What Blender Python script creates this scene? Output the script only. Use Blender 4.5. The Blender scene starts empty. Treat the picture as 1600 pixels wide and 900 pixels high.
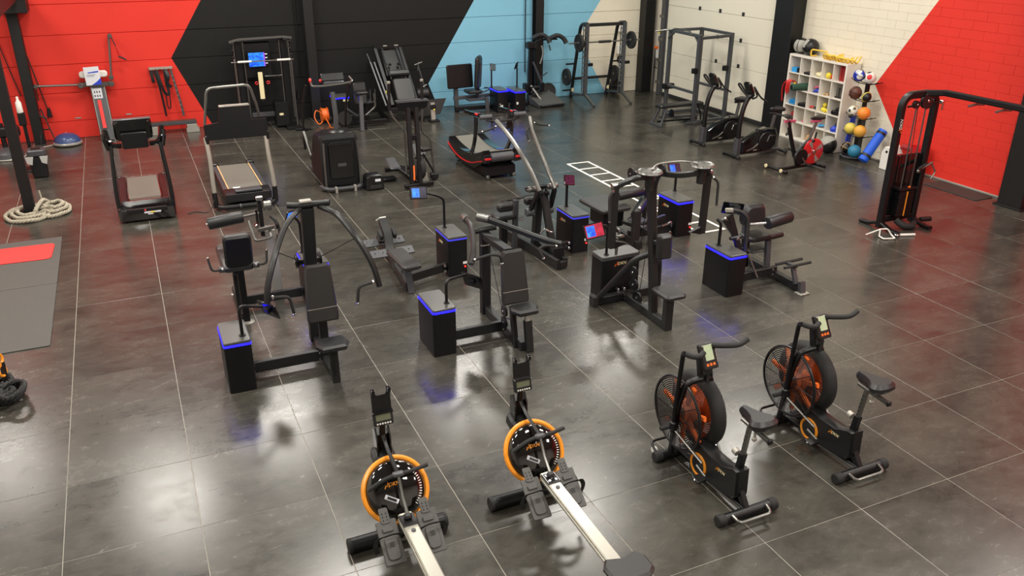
import bpy, bmesh, math, random, re
from mathutils import Vector, Matrix, Euler
S = bpy.context.scene
COL = S.collection
random.seed(4)
PI = math.pi

# ---------------------------------------------------------------- camera
cam_d = bpy.data.cameras.new('camera')
cam = bpy.data.objects.new('camera', cam_d); COL.objects.link(cam)
def _Rx(t): return Matrix.Rotation(t, 3, 'X')
def _Rz(t): return Matrix.Rotation(t, 3, 'Z')
cam.matrix_world = Matrix.Translation((1.03168, -6.90338, 4.45237)) @ (_Rz(-0.427529) @ _Rx(1.156931) @ _Rz(0.0040244)).to_4x4()
cam_d.sensor_width = 36.0
cam_d.lens = 36.0 * 1306.2 / 1600
cam_d.clip_start = 0.05; cam_d.clip_end = 100
S.camera = cam

# ---------------------------------------------------------------- exposure, world
S.view_settings.view_transform = 'Standard'; S.view_settings.look = 'None'
S.view_settings.gamma = 1.0; S.view_settings.use_curve_mapping = False
S.view_settings.exposure = 0.55
W = bpy.data.worlds.new('world'); S.world = W; W.use_nodes = True
W.node_tree.nodes['Background'].inputs[0].default_value = (0.9, 0.95, 1.0, 1)
W.node_tree.nodes['Background'].inputs[1].default_value = 0.15

CEIL = 6.4
LAMPS = [(0.55, 8.3), (3.1, 10.3), (7.6, 10.1), (11.9, 4.9), (11.8, 10.3), (7.6, 4.6), (3.2, 4.2), (0.4, 1.5), (4.6, -1.5), (9.0, -1.5), (12.6, -1.2), (-3.4, 5.0), (-3.0, 0.5), (-2.6, 11.0), (0.0, -5.0), (6.0, -6.5), (11.0, -6.5)]
for i, (x, y) in enumerate(LAMPS):
    l = bpy.data.lights.new('ceiling_light', 'AREA'); l.shape = 'RECTANGLE'; l.size = 1.2; l.size_y = 1.0
    l.energy = 118 if x > 11 else 105 if x < -2 else 145; l.color = (1.0, 0.955, 0.875)  # the leftmost lamps are added to brighten the floor on the left
    o = bpy.data.objects.new('ceiling_light', l); COL.objects.link(o); o.location = (x, y, CEIL - 0.17)

# ---------------------------------------------------------------- materials
def lin(c):
    c = c / 255.0
    return c / 12.92 if c <= 0.04045 else ((c + 0.055) / 1.055) ** 2.4
def rgb(r, g, b): return (lin(r), lin(g), lin(b), 1)
def mat(name, col, rough=0.5, metal=0.0, var=0.12, scale=30, bump=0.0, spec=0.5, coat=0.0, alpha=None, trans=0.0):
    m = bpy.data.materials.new(name); m.use_nodes = True
    nt = m.node_tree; b = nt.nodes['Principled BSDF']
    tc = nt.nodes.new('ShaderNodeTexCoord'); nz = nt.nodes.new('ShaderNodeTexNoise')
    nz.inputs['Scale'].default_value = scale; nz.inputs['Detail'].default_value = 3
    nt.links.new(tc.outputs['Object'], nz.inputs['Vector'])
    mx = nt.nodes.new('ShaderNodeMix'); mx.data_type = 'RGBA'
    c = rgb(*col)
    mx.inputs[6].default_value = (c[0]*(1-var), c[1]*(1-var), c[2]*(1-var), 1)
    mx.inputs[7].default_value = (min(1, c[0]*(1+var)), min(1, c[1]*(1+var)), min(1, c[2]*(1+var)), 1)
    nt.links.new(nz.outputs['Fac'], mx.inputs[0]); nt.links.new(mx.outputs[2], b.inputs['Base Color'])
    b.inputs['Roughness'].default_value = rough; b.inputs['Metallic'].default_value = metal
    b.inputs['Specular IOR Level'].default_value = spec; b.inputs['Coat Weight'].default_value = coat
    if trans: b.inputs['Transmission Weight'].default_value = trans
    if alpha is not None: b.inputs['Alpha'].default_value = alpha
    if bump:
        bp = nt.nodes.new('ShaderNodeBump'); bp.inputs['Strength'].default_value = bump; bp.inputs['Distance'].default_value = 0.002
        nt.links.new(nz.outputs['Fac'], bp.inputs['Height']); nt.links.new(bp.outputs[0], b.inputs['Normal'])
    return m
def glow(name, col, strength, col2=None, scale=6):
    m = bpy.data.materials.new(name); m.use_nodes = True
    nt = m.node_tree; b = nt.nodes['Principled BSDF']
    b.inputs['Base Color'].default_value = (0.01, 0.01, 0.012, 1); b.inputs['Roughness'].default_value = 0.2
    b.inputs['Emission Strength'].default_value = strength
    if col2:
        tc = nt.nodes.new('ShaderNodeTexCoord'); nz = nt.nodes.new('ShaderNodeTexVoronoi'); nz.distance = 'CHEBYCHEV'
        nz.inputs['Scale'].default_value = scale
        nt.links.new(tc.outputs['Object'], nz.inputs['Vector'])
        mx = nt.nodes.new('ShaderNodeMix'); mx.data_type = 'RGBA'
        mx.inputs[6].default_value = rgb(*col); mx.inputs[7].default_value = rgb(*col2)
        nt.links.new(nz.outputs['Color'], mx.inputs[0]); nt.links.new(mx.outputs[2], b.inputs['Emission Color'])
    else: b.inputs['Emission Color'].default_value = rgb(*col)
    return m
FRAME = mat('charcoal_powder_coat', (48, 48, 48), 0.38, 0.55, 0.1, 200, 0.05)
STEEL = mat('grey_steel_tube', (120, 119, 115), 0.32, 0.8, 0.08, 60)
DGREY = mat('dark_grey_steel', (76, 77, 80), 0.4, 0.3, 0.1, 60)
PALE = mat('pale_grey_steel', (164, 161, 152), 0.35, 0.35, 0.06, 60)
BLACK = mat('black_satin_plastic', (17, 17, 18), 0.38, 0.0, 0.15, 80)
CAB = mat('black_sheet_metal', (13, 13, 15), 0.42, 0.2, 0.15, 120, 0.04)
LID = mat('grey_cabinet_top', (70, 70, 68), 0.32, 0.0, 0.1, 40)
GLOSS = mat('gloss_black_plastic', (14, 14, 15), 0.12, 0.0, 0.1, 20, coat=0.5)
VINYL = mat('black_vinyl', (30, 30, 31), 0.42, 0.0, 0.12, 150, 0.15)
GREYV = mat('dark_grey_vinyl', (42, 41, 40), 0.42, 0.0, 0.1, 150, 0.15)
RUBBER = mat('black_rubber', (30, 30, 30), 0.75, 0.0, 0.15, 120, 0.3)
BELT = mat('grey_running_belt', (104, 102, 94), 0.55, 0.0, 0.08, 180, 0.15)
MATR = mat('grey_rubber_mat', (74, 73, 69), 0.65, 0.0, 0.12, 25, 0.25)
MATD = mat('dark_rubber_mat', (52, 46, 42), 0.7, 0.0, 0.12, 25, 0.25)
CHROME = mat('chrome', (205, 205, 205), 0.12, 1.0, 0.03, 10)
ALU = mat('brushed_aluminium', (186, 183, 172), 0.3, 0.55, 0.04, 90)
PLATE = mat('grey_foot_plate_plastic', (76, 75, 72), 0.5, 0.0, 0.1, 60)
SMOKY = mat('smoky_orange_plastic', (150, 62, 24), 0.3, 0.0, 0.1, 30, alpha=0.6)
GREYSCR = mat('grey_blue_display', (74, 84, 92), 0.2, 0.0, 0.1, 30)  # grey-blue face of the tablet screens
WHITE = mat('white_plastic', (226, 224, 216), 0.4, 0.0, 0.03, 20)
SHELFW = mat('white_laminate', (228, 222, 210), 0.45, 0.0, 0.03, 15)
TAPE = mat('white_floor_tape', (225, 225, 218), 0.5, 0.0, 0.06, 30)
ORANGE = mat('orange_plastic', (235, 110, 38), 0.4, 0.0, 0.1, 40)
AMBER = mat('amber_ring_plastic', (240, 150, 38), 0.3, 0.0, 0.06, 30)
YELLOW = mat('yellow_plastic', (228, 186, 62), 0.45, 0.0, 0.08, 30)
LEMON = mat('bright_yellow_plastic', (232, 212, 60), 0.45, 0.0, 0.08, 30)
RED = mat('red_plastic', (205, 32, 34), 0.4, 0.0, 0.08, 30)
DRED = mat('dark_red_foam', (150, 26, 26), 0.7, 0.0, 0.12, 60, 0.1)
REDMAT = mat('red_foam_mat', (226, 52, 48), 0.6, 0.0, 0.06, 60, 0.1)
BLUE = mat('blue_foam', (16, 90, 214), 0.5, 0.0, 0.1, 60, 0.1)
DBLUE = mat('deep_blue_plastic', (30, 60, 190), 0.4, 0.0, 0.1, 60)
SKY = mat('sky_blue_plastic', (50, 150, 215), 0.4, 0.0, 0.1, 40)
DOME = mat('blue_vinyl_dome', (48, 68, 112), 0.3, 0.0, 0.1, 40)
GREEN = mat('dark_green_foam', (44, 78, 60), 0.7, 0.0, 0.1, 60, 0.1)
PINK = mat('pink_plastic', (205, 90, 120), 0.5, 0.0, 0.1, 40)
CREAM = mat('cream_plastic', (226, 214, 170), 0.5, 0.0, 0.08, 40)
TAN = mat('tan_card', (205, 165, 115), 0.7, 0.0, 0.08, 40)
BROWN = mat('brown_leather', (96, 54, 40), 0.55, 0.0, 0.15, 60, 0.2)
OBALL = mat('orange_rubber', (232, 136, 44), 0.5, 0.0, 0.08, 90, 0.2)
AMBALL = mat('amber_rubber', (218, 160, 56), 0.5, 0.0, 0.08, 90, 0.2)
YBALL = mat('pale_yellow_rubber', (216, 196, 84), 0.5, 0.0, 0.08, 90, 0.2)
TEAL = mat('teal_rubber', (40, 118, 150), 0.5, 0.0, 0.08, 90, 0.2)
GREYL = mat('light_grey_leather', (160, 158, 150), 0.55, 0.0, 0.08, 60, 0.1)
ROPE = mat('natural_rope', (168, 160, 142), 0.85, 0.0, 0.15, 120, 0.5)
CABLE = mat('black_cable', (34, 34, 34), 0.5, 0.0, 0.1, 50)
PAPER = mat('white_printed_card', (214, 216, 222), 0.6, 0.0, 0.03, 40)
LCD = mat('grey_green_lcd', (108, 112, 88), 0.25, 0.0, 0.05, 40)
LCDL = mat('pale_green_lcd', (176, 190, 156), 0.25, 0.0, 0.05, 40)
TINT = mat('smoked_clear_plastic', (16, 15, 14), 0.06, 0.0, 0.05, 20, coat=1.0)
BAG = mat('thin_white_plastic_film', (220, 220, 216), 0.3, 0.0, 0.05, 30, alpha=0.6)
REDPLEX = mat('translucent_red_plastic', (214, 40, 44), 0.2, 0.0, 0.05, 20, alpha=0.85)
LED = glow('blue_led_strip', (10, 8, 255), 11.0)
LEDDIM = glow('dim_blue_led_strip', (60, 60, 215), 0.9)
SCR = glow('blue_touch_display', (10, 50, 215), 1.0, (50, 150, 250), 22)
SCRD = glow('dark_touch_display', (8, 8, 20), 0.6, (60, 60, 90), 60)
SCRP = glow('dark_purple_display', (30, 4, 20), 0.7, (90, 30, 70), 40)
SCRRB = glow('red_touch_display', (150, 10, 40), 1.0, (190, 30, 60), 25)
SCRV = glow('violet_display_edge', (150, 60, 235), 1.3)
REDLED = glow('red_led', (255, 40, 30), 2.0)
LAMPM = glow('lamp_diffuser', (255, 236, 210), 3.0)

# ---------------------------------------------------------------- geometry helpers
def crv(pts, n=6):
    P = [Vector(p) for p in pts]
    if len(P) < 3: return P
    out = []
    for i in range(len(P) - 1):
        p0 = P[max(0, i-1)]; p1 = P[i]; p2 = P[i+1]; p3 = P[min(len(P)-1, i+2)]
        for k in range(n):
            t = k / n
            out.append(0.5*((2*p1) + (p2-p0)*t + (2*p0-5*p1+4*p2-p3)*t*t + (3*p1-p0-3*p2+p3)*t**3))
    out.append(P[-1]); return out
def bend(pts, r=0.05, n=4):
    """polyline with rounded corners"""
    P = [Vector(p) for p in pts]; out = [P[0]]
    for i in range(1, len(P)-1):
        a = P[i-1]-P[i]; b = P[i+1]-P[i]
        d = min(r, a.length*0.49, b.length*0.49)
        s = P[i]+a.normalized()*d; e = P[i]+b.normalized()*d
        for k in range(n+1):
            t = k/n; out.append(s*(1-t)**2 + P[i]*2*t*(1-t) + e*t*t)
    out.append(P[-1]); return out
def rrect(w, h, r, n=4):
    r = min(r, w/2*0.999, h/2*0.999); o = []
    for cx, cy, a0 in ((w/2-r, h/2-r, 0), (-w/2+r, h/2-r, 90), (-w/2+r, -h/2+r, 180), (w/2-r, -h/2+r, 270)):
        for k in range(n+1):
            a = math.radians(a0+90*k/n); o.append((cx+r*math.cos(a), cy+r*math.sin(a)))
    return o
def axes(c, u, v):
    u = Vector(u).normalized(); v = Vector(v); v = (v - u*v.dot(u)).normalized(); w = u.cross(v)
    return Matrix(((u.x, v.x, w.x, c[0]), (u.y, v.y, w.y, c[1]), (u.z, v.z, w.z, c[2]), (0, 0, 0, 1)))
def origin(o):
    p = Vector((0, 0, 0))
    while o is not None: p += o.location; o = o.parent
    return p
TINY = {'level_scale', 'tread_marks', 'display_icons', 'printed_lines', 'card_figures', 'plate_print', 'pictogram', 'adjuster_holes', 'post_holes', 'buttons', 'side_buttons', 'orange_buttons', 'eyelets', 'holder_lip', 'warning_stickers', 'yellow_ring'}
class G:
    def __init__(s): s.v = []; s.f = []
    def add(s, vs, fs, M=None):
        n = len(s.v)
        for v in vs:
            v = Vector(v); s.v.append(M @ v if M is not None else v)
        for f in fs: s.f.append(tuple(i+n for i in f))
        return s
    def prism(s, poly, t, M=None, b=0.0, taper=1.0):
        """outline in the local xy plane, thickness t centred on local z, chamfer b"""
        n = len(poly); cx = sum(p[0] for p in poly)/n; cy = sum(p[1] for p in poly)/n
        ext = max(max(abs(p[0]-cx) for p in poly), 1e-6); eyt = max(max(abs(p[1]-cy) for p in poly), 1e-6)
        def ring(z, k, tp=1.0): return [(cx+(p[0]-cx)*tp*(1-k/ext), cy+(p[1]-cy)*tp*(1-k/eyt), z) for p in poly]
        if b > 0: rings = [ring(-t/2, b), ring(-t/2+b, 0), ring(t/2-b, 0, taper), ring(t/2, b, taper)]
        else: rings = [ring(-t/2, 0), ring(t/2, 0, taper)]
        vs = [p for r in rings for p in r]; fs = []
        for k in range(len(rings)-1):
            for i in range(n):
                j = (i+1) % n; fs.append((k*n+i, k*n+j, (k+1)*n+j, (k+1)*n+i))
        fs.append(tuple(range(n-1, -1, -1))); fs.append(tuple((len(rings)-1)*n+i for i in range(n)))
        return s.add(vs, fs, M)
    def box(s, c, d, rot=(0, 0, 0), b=0.0):
        M = Matrix.Translation(c) @ Euler(rot).to_matrix().to_4x4()
        w, h = d[0]/2, d[1]/2
        if b > 0: poly = [(w, -h+b), (w, h-b), (w-b, h), (-w+b, h), (-w, h-b), (-w, -h+b), (-w+b, -h), (w-b, -h)]
        else: poly = [(w, -h), (w, h), (-w, h), (-w, -h)]
        return s.prism(poly, d[2], M, b)
    def bx(s, x0, y0, z0, x1, y1, z1, b=0.0):
        return s.box(((x0+x1)/2, (y0+y1)/2, (z0+z1)/2), (abs(x1-x0), abs(y1-y0), abs(z1-z0)), b=b)
    def pad(s, c, u, v, w, h, t, r=0.05, b=0.02, n=4):
        return s.prism(rrect(w, h, r, n), t, axes(c, u, v), b)
    def sweep(s, pts, sec, up=None, closed=False):
        P = [Vector(p) for p in pts]; n = len(P); m = len(sec(0)) if callable(sec) else len(sec)
        vs = []; side = None
        for i in range(n):
            if closed: d = P[(i+1) % n]-P[i-1]
            else: d = P[min(i+1, n-1)]-P[max(i-1, 0)]
            if d.length < 1e-9: d = Vector((0, 0, 1))
            d.normalize()
            if up is not None:
                x = d.cross(Vector(up))
                if x.length < 1e-4: x = side or Vector((1, 0, 0))
            elif side is None:
                x = d.cross(Vector((0, 0, 1)))
                if x.length < 1e-3: x = d.cross(Vector((0, 1, 0)))
            else: x = side - d*side.dot(d)
            x.normalize(); side = x; y = x.cross(d)
            q = sec(i) if callable(sec) else sec
            vs += [P[i]+x*a+y*c for a, c in q]
        fs = []
        for i in range(n if closed else n-1):
            for k in range(m):
                l = (k+1) % m; i2 = (i+1) % n; fs.append((i*m+k, i2*m+k, i2*m+l, i*m+l))
        if not closed:
            fs.append(tuple(range(m))); fs.append(tuple((n-1)*m+k for k in range(m-1, -1, -1)))
        return s.add(vs, fs)
    def tube(s, pts, r, n=8, closed=False):
        c = [(math.cos(2*PI*k/n), math.sin(2*PI*k/n)) for k in range(n)]
        if isinstance(r, (int, float)): return s.sweep(pts, [(a*r, b*r) for a, b in c], None, closed)
        return s.sweep(pts, lambda i: [(a*r[i], b*r[i]) for a, b in c], None, closed)
    def bar(s, pts, w, h, up=(0, 0, 1), b=0.006, closed=False):
        x, y = w/2, h/2
        return s.sweep(pts, [(x, -y+b), (x, y-b), (x-b, y), (-x+b, y), (-x, y-b), (-x, -y+b), (-x+b, -y), (x-b, -y)], up, closed)
    def lathe(s, prof, c=(0, 0, 0), axis=(0, 0, 1), n=20, caps=True):
        """prof: (radius, height along axis)"""
        a = Vector(axis).normalized(); u = a.orthogonal().normalized(); w = a.cross(u); c = Vector(c)
        vs = []; fs = []; m = len(prof)
        for k in range(n):
            t = 2*PI*k/n; e = u*math.cos(t)+w*math.sin(t)
            vs += [c+e*max(r, 1e-5)+a*h for r, h in prof]
        for k in range(n):
            l = (k+1) % n
            for i in range(m-1): fs.append((k*m+i, l*m+i, l*m+i+1, k*m+i+1))
        if caps: fs.append(tuple(k*m for k in range(n-1, -1, -1))); fs.append(tuple(k*m+m-1 for k in range(n)))
        return s.add(vs, fs)
    def cyl(s, p, q, r, n=16, b=None):
        p = Vector(p); q = Vector(q); L = (q-p).length; b = min(r, L)*0.15 if b is None else b
        if b > 0: return s.lathe([(r-b, 0), (r, b), (r, L-b), (r-b, L)], p, q-p, n)
        return s.lathe([(r, 0), (r, L)], p, q-p, n)
    def ball(s, c, r, n=20, sq=(1, 1, 1), half=0):
        m = n//2; pr = [(r*math.sin(PI*i/m), -r*math.cos(PI*i/m)) for i in range(m+1)]
        if half: pr = [p for p in pr if p[1] >= -1e-6]
        t = G().lathe(pr, (0, 0, 0), (0, 0, 1), n)
        return s.add([(c[0]+v.x*sq[0], c[1]+v.y*sq[1], c[2]+v.z*sq[2]) for v in t.v], t.f)
    def torus(s, c, axis, R, r, n=32, m=8):
        a = Vector(axis).normalized(); u = a.orthogonal().normalized(); w = a.cross(u); c = Vector(c)
        return s.tube([c+u*R*math.cos(2*PI*k/n)+w*R*math.sin(2*PI*k/n) for k in range(n)], r, m, True)
    def each(s, name, m, parent): return pieces(s, name, m, parent)
    def done(s, name, m, parent=None, label=None, ang=35):
        if parent is not None: name = re.sub(r'^(left|right|front|rear|lower|upper|top|far|inner)_', '', name)
        me = bpy.data.meshes.new(name)
        o = bpy.data.objects.new(name, me); COL.objects.link(o)
        if parent is not None: o.parent = parent
        p = origin(o)
        if parent is None:
            xs = [v.x for v in s.v]; ys = [v.y for v in s.v]; zs = [v.z for v in s.v]
            p = Vector(((min(xs)+max(xs))/2, (min(ys)+max(ys))/2, min(zs))); o.location = p
        me.from_pydata([tuple(v-p) for v in s.v], [], s.f)
        bm = bmesh.new(); bm.from_mesh(me); bmesh.ops.recalc_face_normals(bm, faces=bm.faces); bm.to_mesh(me); bm.free()
        me.materials.append(m)
        for pl in me.polygons: pl.use_smooth = True
        me.set_sharp_from_angle(angle=math.radians(ang))
        if label: o['label'] = label
        if name in TINY and parent is not None: o['kind'] = 'stuff'
        return o
def pieces(g, name, m, parent, ang=35):
    """every connected piece of the buffer becomes an object of its own"""
    n = len(g.v); p = list(range(n))
    def find(a):
        while p[a] != a: p[a] = p[p[a]]; a = p[a]
        return a
    for f in g.f:
        r = find(f[0])
        for q in f[1:]: p[find(q)] = r
    groups = {}
    for f in g.f: groups.setdefault(find(f[0]), []).append(f)
    out = []
    for fs in groups.values():
        idx = sorted({i for f in fs for i in f}); mp = {i: k for k, i in enumerate(idx)}
        h = G(); h.add([g.v[i] for i in idx], [tuple(mp[i] for i in f) for f in fs]); out.append(h.done(name, m, parent, ang=ang))
    return out
def thing(name, label, cat, loc, group=None):
    o = bpy.data.objects.new(name, None); COL.objects.link(o); o.location = (loc[0], loc[1], loc[2] if len(loc) > 2 else 0)
    o.empty_display_size = 0.2
    o['label'] = label; o['category'] = cat
    if group: o['group'] = group
    return o
def tag(o, label, cat, group=None):
    o['label'] = label; o['category'] = cat
    if group: o['group'] = group
    return o
def struct(o): o['kind'] = 'structure'; return o
def copy_thing(root, dx, dy, label, dz=0.0, keep=None):
    r = root.copy(); COL.objects.link(r); r.location = root.location + Vector((dx, dy, dz)); r['label'] = label
    for ch in list(root.children):
        if keep and not keep(ch): continue
        c = ch.copy(); COL.objects.link(c); c.parent = r
        for g in list(ch.children):
            d = g.copy(); COL.objects.link(d); d.parent = c
    return r
def words(text, size, M, m, parent, name='lettering', thick=0.002, label=None, shear=0.0):
    cu = bpy.data.curves.new('lettering', 'FONT'); cu.body = text; cu.size = size; cu.extrude = thick; cu.shear = shear
    cu.align_x = 'CENTER'; cu.align_y = 'CENTER'; cu.resolution_u = 2
    t = bpy.data.objects.new('lettering', cu); COL.objects.link(t)
    bpy.context.view_layer.update()
    me = bpy.data.meshes.new_from_object(t.evaluated_get(bpy.context.evaluated_depsgraph_get()))
    bpy.data.objects.remove(t); bpy.data.curves.remove(cu)
    o = bpy.data.objects.new(name, me); COL.objects.link(o); o.parent = parent
    p = origin(o); me.transform(Matrix.Translation(-p) @ M); me.materials.clear(); me.materials.append(m)
    if label: o['label'] = label
    return o
def emblem(c, u, v, s, parent, m1=None, m2=None, text='DKN'):
    """zigzag mark with the letters beside it"""
    M = axes(c, u, v)
    z = [(-1.15, -0.5), (-0.85, 0.05), (-0.7, -0.25), (-0.45, 0.55), (-0.3, -0.45), (-0.15, 0.0)]
    g = G().bar([M @ Vector((a*s, b*s, 0.001)) for a, b in z], 0.13*s, 0.003, up=tuple(M.col[2].xyz), b=0.0008)
    g.done('emblem', m1 or ORANGE, parent)
    words(text, s*0.95, M @ Matrix.Translation((0.62*s, 0.02*s, 0.001)), m2 or WHITE, parent, 'lettering', 0.001, shear=0.25)
def strut(g, a, b, w, h=None): return g.bar([a, b], w, h or w, up=(0, 1, 0.01) if abs(Vector(b).z-Vector(a).z) > abs(Vector(b).y-Vector(a).y) else (0, 0, 1))
# ---------------------------------------------------------------- painted wall materials
class X:
    """tiny node arithmetic"""
    def __init__(s, nt, o): s.nt = nt; s.o = o
    def op(s, kind, a, b=None):
        n = s.nt.nodes.new('ShaderNodeMath'); n.operation = kind
        for i, q in enumerate((a, b)):
            if q is None: continue
            if isinstance(q, X): s.nt.links.new(q.o, n.inputs[i])
            else: n.inputs[i].default_value = q
        return X(s.nt, n.outputs[0])
    def __add__(s, q): return s.op('ADD', s, q)
    def __sub__(s, q): return s.op('SUBTRACT', s, q)
    def __mul__(s, q): return s.op('MULTIPLY', s, q)
    def lt(s, q): return s.op('LESS_THAN', s, q)
    def mx(s, q): return s.op('MAXIMUM', s, q)
def wall_paint(name, build):
    m = bpy.data.materials.new(name); m.use_nodes = True; nt = m.node_tree; b = nt.nodes['Principled BSDF']
    ge = nt.nodes.new('ShaderNodeNewGeometry'); sp = nt.nodes.new('ShaderNodeSeparateXYZ'); nt.links.new(ge.outputs['Position'], sp.inputs[0])
    x, y, z = (X(nt, sp.outputs[i]) for i in range(3))
    out = build(nt, x, y, z)
    nz = nt.nodes.new('ShaderNodeTexNoise'); nz.inputs['Scale'].default_value = 1.3; nz.inputs['Detail'].default_value = 5
    nt.links.new(ge.outputs['Position'], nz.inputs['Vector'])
    hv = nt.nodes.new('ShaderNodeHueSaturation'); nt.links.new(out, hv.inputs['Color'])
    v = X(nt, nz.outputs['Fac']) * 0.16 + 0.92
    nt.links.new(v.o, hv.inputs['Value']); nt.links.new(hv.outputs[0], b.inputs['Base Color'])
    n2 = nt.nodes.new('ShaderNodeTexNoise'); n2.inputs['Scale'].default_value = 60
    nt.links.new(ge.outputs['Position'], n2.inputs['Vector'])
    bp = nt.nodes.new('ShaderNodeBump'); bp.inputs['Strength'].default_value = 0.15; bp.inputs['Distance'].default_value = 0.003
    nt.links.new(n2.outputs['Fac'], bp.inputs['Height']); nt.links.new(bp.outputs[0], b.inputs['Normal'])
    b.inputs['Roughness'].default_value = 0.6; b.inputs['Specular IOR Level'].default_value = 0.35
    return m
def mixc(nt, f, a, b):
    n = nt.nodes.new('ShaderNodeMix'); n.data_type = 'RGBA'; nt.links.new(f.o, n.inputs[0])
    for i, q in ((6, a), (7, b)):
        if isinstance(q, tuple): n.inputs[i].default_value = q
        else: nt.links.new(q, n.inputs[i])
    return n.outputs[2]
C_RED = rgb(217, 50, 38); C_BLK = rgb(13, 13, 12); C_BLU = rgb(126, 184, 208); C_WHT = rgb(226, 218, 198)
def back_build(nt, x, y, z):
    e1 = ((z-1.61)*0.66).mx((z*-1.0+1.61)*0.43) + 2.03
    e2 = ((z-0.62)*0.65).mx((z*-1.0+0.62)*0.4) + 8.07
    e3 = ((z-1.56)*0.70).mx((z*-1.0+1.56)*0.61) + 12.39
    c = mixc(nt, x.lt(e3), C_WHT, C_BLU)
    c = mixc(nt, x.lt(e2), c, C_BLK)
    return mixc(nt, x.lt(e1), c, C_RED)
def right_build(nt, x, y, z):
    e = ((z-1.46)*-0.653) ; e = e.op('MINIMUM', e, (z*-1.0+1.46)*-0.83) + 5.60
    return mixc(nt, y.lt(e), C_WHT, C_RED)
PAINT_B = wall_paint('painted_panel_wall', back_build)
PAINT_R = wall_paint('painted_block_wall', right_build)
WALLG = mat('pale_plaster', (205, 202, 194), 0.7, 0.0, 0.05, 4)
CEILM = mat('grey_roof_sheet', (176, 176, 174), 0.7, 0.0, 0.08, 3)
COLB = mat('black_column_paint', (11, 11, 11), 0.5, 0.0, 0.12, 20)
DOORW = mat('white_sectional_door', (222, 216, 198), 0.45, 0.0, 0.02, 4)
JOINT = mat('panel_joint', (30, 28, 26), 0.8, 0.0, 0.1, 20)
def tile_material():
    m = bpy.data.materials.new('polished_grey_tile'); m.use_nodes = True; nt = m.node_tree; b = nt.nodes['Principled BSDF']
    ge = nt.nodes.new('ShaderNodeNewGeometry'); oi = nt.nodes.new('ShaderNodeObjectInfo')
    off = nt.nodes.new('ShaderNodeVectorMath'); off.operation = 'MULTIPLY_ADD'
    cmb = nt.nodes.new('ShaderNodeCombineXYZ')
    for i in range(3): nt.links.new(oi.outputs['Random'], cmb.inputs[i])
    off.inputs[1].default_value = (40, 40, 40); nt.links.new(cmb.outputs[0], off.inputs[0]); nt.links.new(ge.outputs['Position'], off.inputs[2])
    def noise(scale, det, rough=0.6, stretch=None):
        n = nt.nodes.new('ShaderNodeTexNoise'); n.inputs['Scale'].default_value = scale; n.inputs['Detail'].default_value = det; n.inputs['Roughness'].default_value = rough
        n.inputs['Distortion'].default_value = 0.6
        src = off.outputs[0]
        if stretch:
            mp = nt.nodes.new('ShaderNodeMapping'); mp.inputs['Scale'].default_value = stretch; mp.inputs['Rotation'].default_value = (0, 0, 0.25); nt.links.new(src, mp.inputs[0]); src = mp.outputs[0]
        nt.links.new(src, n.inputs['Vector']); return X(nt, n.outputs['Fac'])
    big = noise(1.1, 6, 0.6, (0.8, 1.3, 1)); fine = noise(6, 8, 0.72, (0.8, 1.3, 1))
    v = big*0.62 + fine*0.42 + X(nt, oi.outputs['Random'])*0.05
    cr = nt.nodes.new('ShaderNodeValToRGB')
    cr.color_ramp.elements[0].position = 0.30; cr.color_ramp.elements[0].color = rgb(30, 29, 27)
    cr.color_ramp.elements[1].position = 0.78; cr.color_ramp.elements[1].color = rgb(80, 77, 69)
    nt.links.new(v.o, cr.inputs[0])
    # pale scuffs
    scf = noise(18, 5, 0.8, (0.5, 1.6, 1)); s2 = (scf - 0.6).mx(0.0) * 1.8
    c = mixc(nt, s2, cr.outputs[0], rgb(150, 148, 138))
    nt.links.new(c, b.inputs['Base Color'])
    r = fine*0.16 + big*0.12 + 0.11
    nt.links.new(r.o, b.inputs['Roughness'])
    b.inputs['Specular IOR Level'].default_value = 0.6
    bp = nt.nodes.new('ShaderNodeBump'); bp.inputs['Strength'].default_value = 0.015; bp.inputs['Distance'].default_value = 0.002
    nt.links.new(fine.o, bp.inputs['Height']); nt.links.new(bp.outputs[0], b.inputs['Normal'])
    return m
TILE = tile_material()
GROUT = mat('pale_grout', (158, 153, 142), 0.8, 0.0, 0.15, 8)

# ---------------------------------------------------------------- floor of one metre tiles
XR, YB, XL, YF = 14.75, 13.8, -5.0, -10.0
floor = struct(G().bx(XL, YF, -0.2, XR, YB, -0.0025).done('floor', GROUT))
floor['label'] = 'dark polished tile floor with pale joints'
camI = cam.matrix_world.inverted()
def pix(p):
    q = camI @ Vector(p)
    if q.z > -0.1: return None
    return (800+1306.2*q.x/-q.z, 450-1306.2*q.y/-q.z)
tm = {}
rest = G(); ntile = 0
for i in range(-5, 15):
    for j in range(-10, 14):
        x0, x1, y0, y1 = i, min(i+1, XR), j, min(j+1, YB)
        if x1 <= x0 or y1 <= y0: continue
        vis = False
        for a in range(5):
            for bb in range(5):
                q = pix((x0+(x1-x0)*a/4, y0+(y1-y0)*bb/4, 0))
                if q and -5 < q[0] < 1605 and -5 < q[1] < 905: vis = True
        w, h = x1-x0-0.006, y1-y0-0.0045
        if vis:
            key = (round(w, 3), round(h, 3))
            if key not in tm:
                g = G().box((0, 0, -0.006), (w, h, 0.012), b=0.0012)
                me = bpy.data.meshes.new('tile'); me.from_pydata([tuple(v) for v in g.v], [], g.f); me.materials.append(TILE); tm[key] = me
            o = bpy.data.objects.new('tile', tm[key]); COL.objects.link(o); o.parent = floor
            o.location = Vector(((x0+x1)/2, (y0+y1)/2, 0)) - floor.location; ntile += 1
        else: rest.bx(x0+0.0035, y0+0.0035, -0.012, x1-0.0035, y1-0.0035, 0)
r = rest.done('floor_tiles', TILE, floor); r['kind'] = 'stuff'
print('tiles', ntile)

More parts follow.
